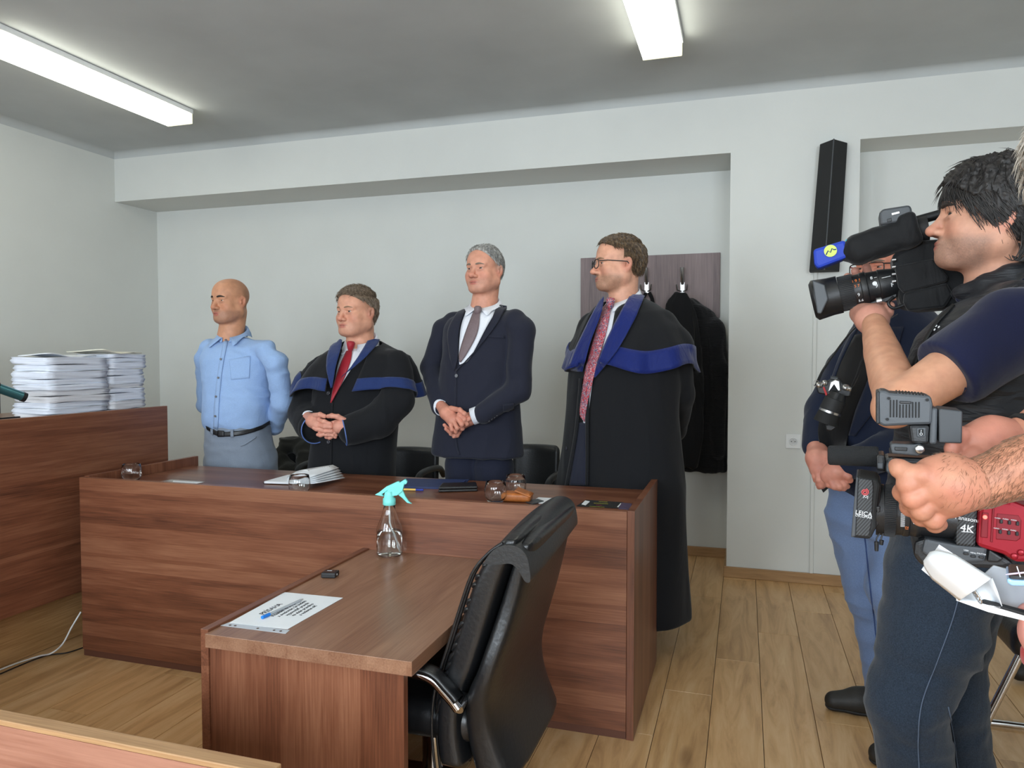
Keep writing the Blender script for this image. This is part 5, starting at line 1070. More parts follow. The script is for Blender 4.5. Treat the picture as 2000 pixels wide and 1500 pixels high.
g = SDF((-1.0, YA-.06, .18), (-.2, YC+.08, 1.0), .0055); g.stack([(z, (x_at(backc, z)+x_at(shellb, z))/2+.004, yc+.006, max(.022, (x_at(shellb, z)-x_at(backc, z))/2+.008), yh-.004+.035*math.exp(-((z-.52)/.12)**2), 0) for z in np.linspace(.24, .855, 24)], .005, 4, .012); v, f = g.mesh(); link('back_shell', q_mesh('back_shell', v, f), M['leather'], t)
roll = [(946, 1090), (964, 1066), (988, 1054), (1013, 1057), (1030, 1073), (1037, 1100), (1038, 1124), (1028, 1124), (1016, 1104), (1000, 1090), (972, 1092)]
def roll_mesh():
    rows = []; n = 16; R = [(p[0], p[2]) for p in (pY(x, y, YA) for x, y in dense(roll+[roll[0]], 60)[:-1])]; c0 = np.mean(R, 0)
    for i in range(n):
        u = i/(n-1); e = math.sin(math.pi*u); sw = .012*(u > .0)*math.sin(math.pi*u); k = 1+.10*math.exp(-((u-1)/.25)**2)*0
        rows.append([(c0[0]+(x-c0[0])*(1+.10*e), YA-.012+(YC+.01-YA+.012)*u, c0[1]+(z-c0[1])*(1+.12*e)+.014*math.sin(2.6*(u-.35))*1) for x, z in R])
    mb = MB(); mb.grid(rows, True, close=True); m = len(R); mb.add(rows[0], [tuple(range(m))]); mb.add(rows[-1], [tuple(range(m-1, -1, -1))]); return mb
hp = roll_mesh().build('headrest_pad', M['leather_grey'], t)
for yy in (YA+.001, YA+.03):                                          # piping seams down the cushion edge
    off = .004 if yy < YA+.02 else .006
    MB().tube([(p[0]-.004, yy, p[1]) for p in prof(dense(front, 40))], .004, 6).build('piping', M['leather'], bk)
st = MB()
for k in range(60): 
    a = prof(dense([(972, 1085), (945, 1125), (920, 1195), (900, 1260), (884, 1315), (872, 1360)], 61)); st.tube([(a[k][0], YA+.0035-.0, a[k][1]), (a[k][0]*.45+a[k+1][0]*.55, YA+.0035, a[k][1]*.45+a[k+1][1]*.55)], .0008, 4)
so = st.build('stitching', plain('grey_thread', (58, 60, 64), .7), bk); so['kind'] = 'stuff'
wr = MB()                                                             # gathered leather between piping and seam
for k in range(15):
    f_ = k/14; a = np.array(prof(dense(front, 40))[6+int(f_*22)]); b = np.array(prof(dense([(972, 1085), (945, 1125), (920, 1195), (900, 1260), (884, 1315), (872, 1360)], 40))[min(39, 4+int(f_*35))])
    wr.tube([(a[0]+.004, YA+.012, a[1]-.012), ((a[0]+b[0])/2, YA+.004, (a[1]+b[1])/2+.004), (b[0], YA+.004, b[1]+.012)], [.003, .0065, .003], 6)
wo = wr.build('gathered_leather', M['leather'], bk); wo['kind'] = 'stuff'
for yy, ds in ((YA-.035, 0), (YC+.035, 0)):
    A = [pY(x, y, YA-.035) for x, y in ((895, 1385), (884, 1370), (868, 1352), (845, 1328), (815, 1316), (770, 1312))]; A = [np.array([p[0], yy, p[2]]) for p in A]; A = smooth_line(A, 24)
    ar = MB().tube(A, .0135, 12).build('armrest', M['chrome'], t); up = [np.array(p)+np.array([.004, .006, .012]) for p in A[2:20]]
    rows = [[tuple(np.array(p)+np.array([-.0, w, .004*math.cos(w*60)])) for w in (-.02, -.01, 0, .012, .024)] for p in up]; MB().grid(rows).build('arm_pad', M['leather'], ar, solid=.012)
    e = A[0]; MB().tube([e+np.array([0, .0, 0]), e+np.array([.0, .045 if yy < 1.8 else -.045, .012])], .0135, 12).build('arm_joint', M['chrome'], ar)
g = SDF((-1.2, 1.6, .2), (-.4, 2.3, .5), .008); g.box((-.86, (YA+YC)/2, .355), (.22, .23, .05), None, .045, .01); v, f = g.mesh(); link('seat', q_mesh('seat', v, f), M['leather'], t)
MB().tube([(-.84, 1.91, .10), (-.84, 1.91, .32)], .03, 12).build('column', M['chrome'], t)
for k in range(5):
    a = k*2*math.pi/5+.3; e = np.array([-.84+.27*math.cos(a), 1.91+.27*math.sin(a), .06]); lg = MB().tube([(-.84, 1.91, .11), e], [.024, .016], 8).build('leg', M['chrome'], t); MB().lathe([(.0, -.012), (.026, -.012), (.026, .012), (0, .012)], frame(e+np.array([0, 0, -.032]), (0, 0, 1), (math.sin(a), -math.cos(a), 0)), 14).build('caster', M['black_plastic'], lg)
# ---------------------------------------------------------------- chairs behind the long table
def guest_chair(x0, x1, ytop, Y, lab, arm=True, yb=940):
    c = pY((x0+x1)/2, ytop, Y); w = (pY(x1, ytop, Y)-pY(x0, ytop, Y)); w = abs(w[0])/2; z1 = c[2]; t = thing('leather_chair', lab, 'chair', (c[0], Y-.2, 0), 'black chairs behind the long table')
    g = SDF((c[0]-w-.1, Y-.15, .4), (c[0]+w+.1, Y+.15, z1+.08), .008); g.box((c[0], Y, (z1+.5)/2), (w, .035, (z1-.5)/2), None, .034, .01); v, f = g.mesh(); v[:, 1] += .25*((v[:, 0]-c[0])/w)**2*-.18+.06*(v[:, 2]-.5); link('backrest', q_mesh('backrest', v, f), M['leather_grey'], t)
    g = SDF((c[0]-w-.05, Y-.6, .35), (c[0]+w+.05, Y+.05, .55), .01); g.box((c[0], Y-.26, .45), (w, .24, .05), None, .04, .01); v, f = g.mesh(); link('seat', q_mesh('seat', v, f), M['leather_grey'], t)
    for s in (-1, 1):
        MB().tube(smooth_line([(c[0]+s*(w+.015), Y+.01, .60), (c[0]+s*(w+.02), Y-.08, .655), (c[0]+s*(w+.02), Y-.30, .66), (c[0]+s*(w+.02), Y-.38, .61), (c[0]+s*(w+.02), Y-.38, .44)], 16), .018, 10).build('armrest', M['black_plastic'], t)
        for dy in (-.42, 0): MB().tube([(c[0]+s*w*.85, Y+dy, .42), (c[0]+s*w*.9, Y+dy*1.02, .004)], .013, 10).build('leg', M['chrome'], t)
    return t
guest_chair(768, 860, 873, 4.02, 'black leather chair between the red-tied lawyer and the navy suit'); guest_chair(1005, 1095, 868, 4.02, 'black leather chair between the navy suit and the lawyer in glasses')
guest_chair(545, 640, 872, 4.08, 'black chair with a dark coat draped over it, behind the red-tied lawyer'); guest_chair(1235, 1325, 872, 4.15, 'black chair behind the lawyer in glasses, below the hanging coats')
g = SDF(pY(530, 960, 3.95)-.2, pY(640, 850, 4.05)+.25, .007); g.chain([pY(548, 884, 4.0), pY(562, 870, 4.02), pY(600, 872, 4.04), pY(640, 878, 4.04)], [.03, .05, .055, .05], .03); g.chain([pY(545, 895, 3.96), pY(560, 925, 3.94), pY(600, 960, 3.94)], [.04, .06, .08], .04); g.chain([pY(600, 880, 4.0), pY(610, 950, 3.94)], [.06, .09], .04)
v, f = g.mesh(); v = folds(v, f, .012, (12, 12, 16), 8); o = link('coat', q_mesh('coat', v, f), cloth('olive_black_coat', (46, 46, 42), bscale=10, bstr=.5)); tag(o, 'dark olive coat thrown over the chair behind the red-tied lawyer', 'coat')
# ---------------------------------------------------------------- wall fittings
YR = YN-.001; t = thing('coat_rack', 'grey-brown wooden coat rack board with steel hooks on the niche wall', 'coat rack', (-.6, YR, 1.55))
MB().box((-1.062, YR-.02, 1.552), (-.155, YR, 1.966), bev=.002).build('board', M['rackwood'], t)
for x, y in ((1263, 560), (1333, 560)):
    c = pY(x, y, YR-.022); hk = MB(); hk.box((c[0]-.014, c[1]-.004, c[2]-.045), (c[0]+.014, c[1]+.002, c[2]+.03), bev=.001)
    hk.tube([c+np.array([0, 0, .02]), c+np.array([0, -.03, .05]), c+np.array([0, -.045, .12])], [.011, .011, .012], 8); o = hk.build('hook', M['steel'], t)
    pr = MB()
    for s in (-1, 1): pr.tube([c+np.array([s*.008, -.004, -.03]), c+np.array([s*.03, -.035, -.022]), c+np.array([s*.034, -.045, .012])], .005, 8)
    pr.build('prong', M['steel'], o); MB().lathe([(.004, 0), (.004, .002)], frame(c+np.array([0, -.004, -.03]), (1, 0, 0), (0, -1, 0)), 8).build('screw', M['chrome'], o)
M['coat_black'] = cloth('black_coat', (22, 22, 24), bscale=8, bstr=.5, sheen=.05); M['coat_quilt'] = cloth('quilted_black', (24, 24, 26), bscale=60, bstr=.5, stretch=(.3, .3, 2.5))
Yc = YR-.11
g = SDF(pY(1270, 960, Yc)-[.1, .2, .1], pY(1440, 550, Yc)+[.1, .15, .1], .007)
g.stack(rings([(585, 1318, 1352, .05, .03), (605, 1312, 1385, .07, .02), (640, 1310, 1412, .08, .01), (700, 1318, 1420, .085, 0), (800, 1322, 1420, .09, 0), (918, 1322, 1418, .095, 0)], Yc, 0), .02, 2.4, .012); g.chain(P3(Yc, [(1395, 640, -.03), (1402, 720, -.06), (1400, 880, -.06)]), [.05, .052, .05], .02)
v, f = g.mesh(); v = folds(v, f, .010, (16, 16, 3), 51); tag(link('jacket', q_mesh('jacket', v, f), M['coat_quilt']), 'black quilted jacket hanging from the right hook of the coat rack', 'jacket')
g = SDF(pY(1240, 960, Yc-.14)-[.1, .2, .1], pY(1420, 550, Yc-.14)+[.1, .12, .1], .007); Yd = Yc-.15
g.stack(rings([(572, 1322, 1342, .03, .05), (590, 1304, 1350, .045, .03), (640, 1296, 1362, .055, .01), (740, 1310, 1372, .06, 0), (850, 1318, 1370, .06, 0), (912, 1318, 1362, .06, 0)], Yd, 0), .02, 2.4, .012)
v, f = g.mesh(); v = folds(v, f, .012, (18, 18, 3), 61); tag(link('coat', q_mesh('coat', v, f), M['coat_black']), 'limp black coat hanging before the quilted jacket on the rack', 'coat')
c = pY(1266, 566, YR-.03); tag(MB().tube(smooth_line([c+np.array([-.01, -.03, -.02]), c+np.array([-.035, -.03, -.09]), c+np.array([-.05, -.03, -.3])], 12)+smooth_line([c+np.array([.05, -.03, -.3]), c+np.array([.035, -.03, -.09]), c+np.array([.01, -.03, -.02])], 12), .012, 8).build('bag_strap', M['coat_black']), 'black bag strap hanging from the left hook, behind the lawyer', 'strap')
# column speaker: a wedge-fronted box
t = thing('wall_speaker', 'tall black wedge-fronted loudspeaker on the white pillar', 'speaker', (.43, YB, 1.8))
def sp(zf): sh = -.046*(1-zf)-.008; return [(.400+sh, 4.50), (.535+sh*.66, 4.50), (.530+sh*.66, 4.455), (.452+sh*.8, 4.355), (.392+sh, 4.44)]
zA, zB = 1.775, 2.475; n = 5; V = [(*p, zA) for p in sp(0)]+[(*p, zB) for p in sp(1)]; MB().add(V, [tuple(range(n-1, -1, -1)), tuple(range(n, 2*n))]+[(i, (i+1) % n, n+(i+1) % n, n+i) for i in range(n)]).build('cabinet', plain('speaker_cloth', (32, 33, 34), .8, bmp=.4, bscale=500), t, bevel=.003)
MB().tube([(sp(0)[3][0], sp(0)[3][1]-.001, zA), (sp(1)[3][0], sp(1)[3][1]-.001, zB)], .0035, 6).build('edge_bead', M['grey_plastic'], t)
MB().box((.40, 4.499, 2.0), (.49, 4.509, 2.2)).build('bracket', M['black_plastic'], t)
# wall socket
c = pY(1549, 862, YB); t = thing('wall_socket', 'square white power socket on the pillar beside the photographer', 'socket', tuple(c))
MB().box((c[0]-.041, YB-.008, c[2]-.041), (c[0]+.041, YB-.0005, c[2]+.041), bev=.004).build('plate', M['white_plastic'], t)
MB().lathe([(.024, -.001), (.022, .002), (.019, .001), (.018, -.006), (0, -.007)], frame((c[0], YB-.009, c[2]), (1, 0, 0), (0, -1, 0)), 24).build('rim', M['white_plastic'], t)
for s in (-1, 1): MB().lathe([(.0026, 0), (.0026, .001)], frame((c[0]+s*.0095, YB-.0085, c[2]), (1, 0, 0), (0, -1, 0)), 10).build('hole', M['black_matte'], t)
MB().tube([(c[0], YB-.006, c[2]+.011), (c[0], YB-.02, c[2]+.011)], .0024, 8).build('earth_pin', M['steel'], t)
# ================================================================ the press on the right
M['vest'] = cloth('black_puffer_nylon', (26, 28, 33), bscale=16, bstr=.6, rough=.5, sheen=.05, spec=.4, fine=900, noise=.05, stretch=(.5, .5, 2.2))
M['polo'] = cloth('navy_polo_pique', (26, 30, 58), bscale=7, bstr=.3, fine=900, noise=.15)
M['denim_dark'] = cloth('dark_denim', (40, 50, 63), bscale=8, bstr=.5, fine=420, noise=.3)
M['denim_light'] = cloth('blue_denim', (108, 128, 164), bscale=7, bstr=.45, fine=500, noise=.14)
M['blazer'] = cloth('navy_blazer', (24, 32, 52), bscale=7, bstr=.3)
M['tshirt'] = cloth('black_tshirt', (18, 18, 20), bscale=7, bstr=.3)
M['foam'] = plain('black_foam', (24, 25, 26), .95, bmp=.6, bscale=700)
M['camcloth'] = cloth('black_rain_cover', (22, 23, 25), bscale=12, bstr=.5, rough=.65)
FH = np.array([FW[0], FW[1], 0]); FH /= np.linalg.norm(FH); RH = np.array([RT[0], RT[1], 0])
XREF = 1800
def set_dev(x):
    global XREF, FH, RH
    XREF = x; r = ray(x, 750); FH = np.array([r[0], r[1], 0]); FH /= np.linalg.norm(FH); RH = np.array([FH[1], -FH[0], 0])
def pF(x, y, Y):
    r = ray(x, y); D = (pY(XREF, 750, Y)-CAM)@FH; return CAM+r*(D/(r@FH))
def pslab(name, pts, Y, th, mat, parent, bevel=.003, dz=0.0):
    """a plate with real thickness: its near face has the given photo outline at distance Y"""
    P = [pF(x, y, Y)+FH*dz for x, y in pts]; n = len(P)
    mb = MB(); mb.add(P+[p+FH*th for p in P], [tuple(range(n)), tuple(range(2*n-1, n-1, -1))]+[(i, n+i, n+(i+1) % n, (i+1) % n) for i in range(n)]); return mb.build(name, mat, parent, bevel=bevel)
def barrel(name, segs, Y, mat, parent, n=32, dz=0.0):
    """segs: (px, py, radius_px) along the axis of a lens or tube at distance Y"""
    pts = []; rr = []
    c0 = pF(segs[0][0], segs[0][1], Y)
    for x, y, r in segs:
        p = pF(x, y, Y); p = c0+RH*((p-c0)@RH)+np.array([0, 0, (p-c0)[2]])+FH*dz; pts.append(p); rr.append(r*scale_at(x, y, Y))
    ax = pts[-1]-pts[0]; Ln = np.linalg.norm(ax); ax = ax/Ln
    prof_ = []
    for p, r in zip(pts, rr): prof_.append((r, (p-pts[0])@ax))
    Mx = frame(pts[0], (0, 0, 1), ax); return MB().lathe(prof_, Mx, n).build(name, mat, parent, bevel=.001)
def barrel_ribs(name, a, b, r, Y, k, mat, parent, dz=0.0, h=.0012):
    p = pF(*a, Y); q0 = pF(*b, Y); q = p+RH*((q0-p)@RH)+np.array([0, 0, (q0-p)[2]]); p = p+FH*dz; q = q+FH*dz; R = r*scale_at(*a, Y); ax = (q-p)/np.linalg.norm(q-p); Mx = np.array(frame(p, (0, 0, 1), ax)); L_ = np.linalg.norm(q-p); mb = MB()
    for i in range(k):
        t = 2*math.pi*i/k; e = Mx[:3, 0]*math.cos(t)+Mx[:3, 1]*math.sin(t); s_ = np.cross(ax, e)*R*math.pi/k*.55
        mb.add([p+e*R-s_, p+e*R+s_, p+e*(R+h)+s_*.6, p+e*(R+h)-s_*.6, q+e*R-s_, q+e*R+s_, q+e*(R+h)+s_*.6, q+e*(R+h)-s_*.6], [(0, 3, 2, 1), (4, 5, 6, 7), (3, 7, 6, 2), (0, 4, 7, 3), (1, 2, 6, 5)])
    o = mb.build(name, mat, parent); o['kind'] = 'stuff'; return o
# ---------------------------------------------------------------- the cameraman
def cameraman():
    Y = 1.95; t = thing('person', 'dark-haired cameraman in navy polo and black vest steadying a shoulder camera', 'person', pY(1880, 950, Y)*np.array([1, 1, 0]))
    hd = Head(1937, 424, Y, 82, 1.08, pitch=7, nose=.98, lower=.93, wide=1.0, op=.9); nb = pY(1945, 588, Y+.02)
    HV, HF = hd.build(nb, .060, jowl=.006, res=.0021)
    g = SDF(pY(1680, 1060, Y)-[.1, .5, .1], pY(2080, 540, Y)+[.15, .45, .1], .0065)
    R = rings([(575, 1905, 1995, .07, .03), (592, 1868, 2030, .13, .01), (614, 1826, 2050, .165, 0), (650, 1790, 2066, .185, 0), (715, 1764, 2076, .195, 0), (800, 1746, 2078, .195, 0), (880, 1735, 2070, .19, 0), (960, 1728, 2056, .185, 0), (1045, 1730, 2040, .18, 0)], Y, 0)
    g.stack(R, .03, 2.3, .012); ring_collar(g, pY(1942, 573, Y+.01), hd.F, .074, .017, .055, 150); trapezius(g, pY(1945, 600, Y), [pY(1985, 606, Y-.15), pY(1990, 610, Y+.15)], .05, .062, .03)
    V, Fq = g.mesh(); V = relax(V, Fq, 1, .4); V = folds(V, Fq, .006, (5, 5, 20), 71)
    vest = link('vest', q_mesh('vest', V, Fq), M['vest'], t); bV, bF = g.mesh(-.03, 2); B = bvh_of((V, Fq))
    # sleeve of the polo, cut off at the hem
    s = SDF(pY(1780, 800, 1.6)-.15, pY(2080, 560, 1.9)+[.2, .25, .12], .006); sh, el = pY(1985, 640, Y-.19), pY(1752, 792, Y-.28)
    mid = sh*.42+el*.58; s.chain([pY(1990, 632, Y-.17), sh, mid], [.070, .083, .074], .02); d = (el-sh)/np.linalg.norm(el-sh); hm = pY(1855, 733, Y-.25)
    up_ = np.cross(d, FH); up_ /= np.linalg.norm(up_); s.box(hm+d*.2, (.2, .25, .25), [d, up_, np.cross(d, up_)], .002, .004, True)
    s.chain([hm-d*.05, hm-d*.001], [.058, .058], .003, True) if False else None
    SV, SF = s.mesh(); SV = folds(SV, SF, .004, (11, 11, 9), 72); sl = link('polo_sleeve', q_mesh('polo_sleeve', SV, SF), M['polo'], t); BS = bvh_of((SV, SF))
    ribbon('hem', BS, [(1812, 696), (1850, 730), (1890, 757)], [(1806, 704), (1845, 740), (1884, 768)], M['polo'], sl, .004, n=14, m=3, smooth=0)
    far = SDF(pY(1750, 760, Y+.4)-.1, pY(2010, 570, Y+.3)+.2, .009); far.chain([pY(1975, 640, Y+.17), pY(1900, 720, Y+.24)], [.08, .065], .02); fv, ff = far.mesh(); link('polo_sleeve', q_mesh('polo_sleeve', fv, ff), M['polo'], t)
    # left arm and the hand under the lens
    YH = 2.10; wr = pY(1708, 634, YH-.09); a = SDF(pY(1640, 850, 1.55)-.1, pY(1960, 500, 2.35)+.1, .0042)
    a.chain([sh, el], [.064, .044], .004); a.chain([el, pY(1742, 742, 1.78), pY(1724, 690, 1.90), wr], [.042, .047, .042, .031], .004); a.ell(pY(1738, 802, Y-.275), (.036, .036, .036), None, .02)
    aV, aF = a.mesh(); aV = relax(aV, aF, 22, .7)
    hV, hF = hand_mesh([[(1708, 642, -.075, .030), (1703, 624, -.045, .033), (1692, 614, .01, .028)], [(1710, 624, -.045, .031), (1720, 606, .0, .024)], [(1697, 622, -.045, .033), (1680, 612, .01, .026)]],
                       [[(1718, 604, .01, .0125), (1712, 590, .085, .012), (1700, 548, .105, .0115), (1692, 521, .075, .0105)], [(1704, 608, .01, .0125), (1694, 590, .085, .012), (1680, 552, .105, .0115), (1670, 529, .078, .0105)], [(1690, 610, .01, .0115), (1678, 592, .080, .011), (1664, 562, .1, .0105), (1655, 540, .08, .0098)], [(1680, 612, .01, .0105), (1668, 598, .06, .010), (1656, 575, .085, .0095), (1650, 560, .08, .009)],
                        [(1722, 622, -.055, .016), (1733, 610, -.035, .0135), (1738, 598, -.03, .012)]], YH, res=.0026)
    base = (206, 156, 132); col = hd.colour(HV, base, red=(196, 112, 94), stub=(120, 104, 96), stub_w=.62)
    arm_c = skin_tone(aV, (210, 158, 128), (204, 140, 112), .4)
    join_body([(HV, HF, col), (bV, bF, skin_tone(bV, base)), (aV, aF, arm_c), (hV, hF, skin_tone(hV, (212, 158, 138), (206, 132, 120), .4))], t)
    HB = bvh_of((HV, HF)); hd.eyes(t, (84, 84, 76), .45); hd.brows(HB, M['brow_dark'], t, .0042, -.002)
    # long dark hair: a cap and many locks
    hm_ = hair_mat('dark_hair', (16, 14, 14), (50, 46, 44), .58)
    cap = hd.hair(hm_, t, lambda l, f, u: np.minimum(u+.085+.35*np.minimum(f+.02, 0)*0, np.where(f > .015, u-.035-.55*np.maximum(f-.05, 0)+.2*np.maximum(l-.05, 0), np.where(f > -.03, u+.046, 1))), (.017), tufts=500, length=.04, comb=lambda q: (.35, .25 if q[1] > .02 else -.25, -1), seed=9, lift=.12, side=.016, ears=False, rough=.006, width=.0007)
    rg = np.random.default_rng(12); mb = MB()
    def skull(l, f, u, off): return hd.w(*(np.array([l, f, u])))+0
    for i in range(1300):
        th = rg.uniform(-.55, 3.6) if i % 3 else rg.uniform(-.35, .9); sd = 1 if rg.random() < .72 else -1                 # angle round the head from the forehead over the visible side to the nape
        tip_u = np.interp(th, [-.55, 0, .45, .9, 1.3, 1.75, 2.3, 3.0, 3.6], [.034, .028, .032, .008, -.030, -.048, -.066, -.092, -.098])+rg.normal(0, .012)
        rg_o = rg.random(); c0 = np.array([0, -.012, .02]); A = np.array([.081, .103, .092])+.010
        pts = []
        for k in range(8):
            v = k/7; u = (.113-.02*rg_o)*(1-v)+tip_u*v; uu = (u-c0[2])/(A[2]+.006); rad = math.sqrt(max(0.02, 1-min(.98, uu*uu))) if u > c0[2] else 1-.10*((c0[2]-u)/.1)
            tt = th*((.2+.35*(i % 5)/4)+(.8-.35*(i % 5)/4)*v)+.25*math.sin(v*3+i)*.2; wob = 1+.035*math.sin(3.2*v+i*1.3)*v+.03*v*v*rg.random()-.045*v*v
            pts.append(hd.w(sd*A[0]*rad*math.sin(abs(tt))*wob*(1 if tt >= 0 else -1), c0[1]+A[1]*rad*math.cos(tt)*wob, u+.004*math.sin(5*v+i)))
        r0 = rg.uniform(.0010, .0028); mb.tube(smooth_line(pts, 14), [r0*(1-.9*(j/13)**1.6)*hd.s for j in range(14)], 5, False)
    for i in range(150):                                       # curls at the nape
        th = rg.uniform(1.9, 3.3); p0 = hd.w(.078*math.sin(th), -.012+.10*math.cos(th), -.06+rg.normal(0, .012)); n_ = hd.w(.09*math.sin(th), -.012+.115*math.cos(th), -.1)-p0; F_ = hd.F*.02*rg.random()
        mb.tube(smooth_line([p0, p0+n_*.6+hd.L*.006, p0+n_*1.0+F_-hd.U*.006, p0+n_*.9+F_*1.8], 10), [.0017*(1-j/10)+.0004 for j in range(10)], 5, False)
    ls = mb.build('locks', hm_, cap); ls['kind'] = 'stuff'
    # polo collar, vest seams, mark on the chest
    pc_ = SDF(pY(1860, 640, Y)-.2, pY(2010, 520, Y)+.2, .006); ring_collar(pc_, pY(1942, 580, Y+.01), hd.F, .066, .013, .05, 165); v, f = pc_.mesh(); link('polo_collar', q_mesh('polo_collar', v, f), M['polo'], t)
    for (A_, B_) in (((1855, 600), (1790, 700)),): ribbon('zip', B, [(1862, 596), (1822, 640), (1790, 700), (1770, 760)], [(1866, 598), (1827, 642), (1795, 702), (1775, 762)], M['black_matte'], vest, .004, n=20, m=3)
    for x, y in ((1828, 645), (1836, 640), (1831, 638)): disc('logo_mark', B, x, y, .0028, M['white_ink'], vest, .003, h=.001)
    ribbon('armhole', B, [(1985, 560), (1940, 590), (1905, 640), (1885, 700)], [(1989, 563), (1944, 594), (1910, 643), (1890, 702)], M['vest'], vest, .006, n=20, m=3)
    # jeans
    j = SDF([*pY(1640, 1000, Y+.4)[:2], -.02]-np.array([.15, .75, 0]), pY(2050, 1000, Y+.3)+[.2, .2, .1], .0085)
    j.stack(rings([(1000, 1738, 2030, .165, 0), (1040, 1732, 2020, .17, 0), (1100, 1738, 1985, .165, 0), (1150, 1745, 1970, .15, 0)], Y, 0), .03, 2.3, .01)
    for pts, rad in (([(1840, 1120, -.07), (1818, 1240, -.09), (1772, 1372, -.12), (1790, 1500, -.10), (1830, 1720, -.06)], [.115, .100, .078, .070, .066]), ([(1865, 1120, .08), (1845, 1240, .08), (1852, 1372, .06), (1872, 1500, .08), (1905, 1740, .12)], [.112, .092, .074, .070, .066])):
        P = P3(Y, pts); P[-1][2] = .10; j.chain(P, rad, .025)
        f = P[-1].copy(); f[2] = .05; Fw = -RH; s2 = SDF(f-.32, f+.32, .008); s2.rc(f-Fw*.05, f+Fw*.15, .045, .038, .02); s2.ell(f+Fw*.18+np.array([0, 0, -.012]), (.06, .045, .03), None, .02); s2.box(f+np.array([0, 0, -.25]), (.5, .5, .2), None, .002, .004, True); v, fq = s2.mesh(); link('shoe', q_mesh('shoe', v, fq), M['shoe'], t)
    JV, JF = j.mesh(); JV = relax(JV, JF, 1, .4); JV = folds(JV, JF, .008, (7, 7, 15), 75); jn = link('jeans', q_mesh('jeans', JV, JF), M['denim_dark'], t); BJ = bvh_of((JV, JF))
    stt = plain('denim_stitch', (84, 98, 118), .8)
    ribbon('seam', BJ, [(1880, 1120), (1862, 1200), (1830, 1290), (1800, 1370), (1792, 1440), (1795, 1520)], [(1882, 1120), (1864, 1200), (1832, 1290), (1802, 1370), (1794, 1440), (1797, 1520)], stt, jn, .002, n=40, m=2, thick=.0015, smooth=0)
    ribbon('seam', BJ, [(1850, 1380), (1862, 1440), (1872, 1520)], [(1852, 1380), (1864, 1440), (1874, 1520)], stt, jn, .002, n=20, m=2, thick=.0015, smooth=0)
    return t
cameraman()
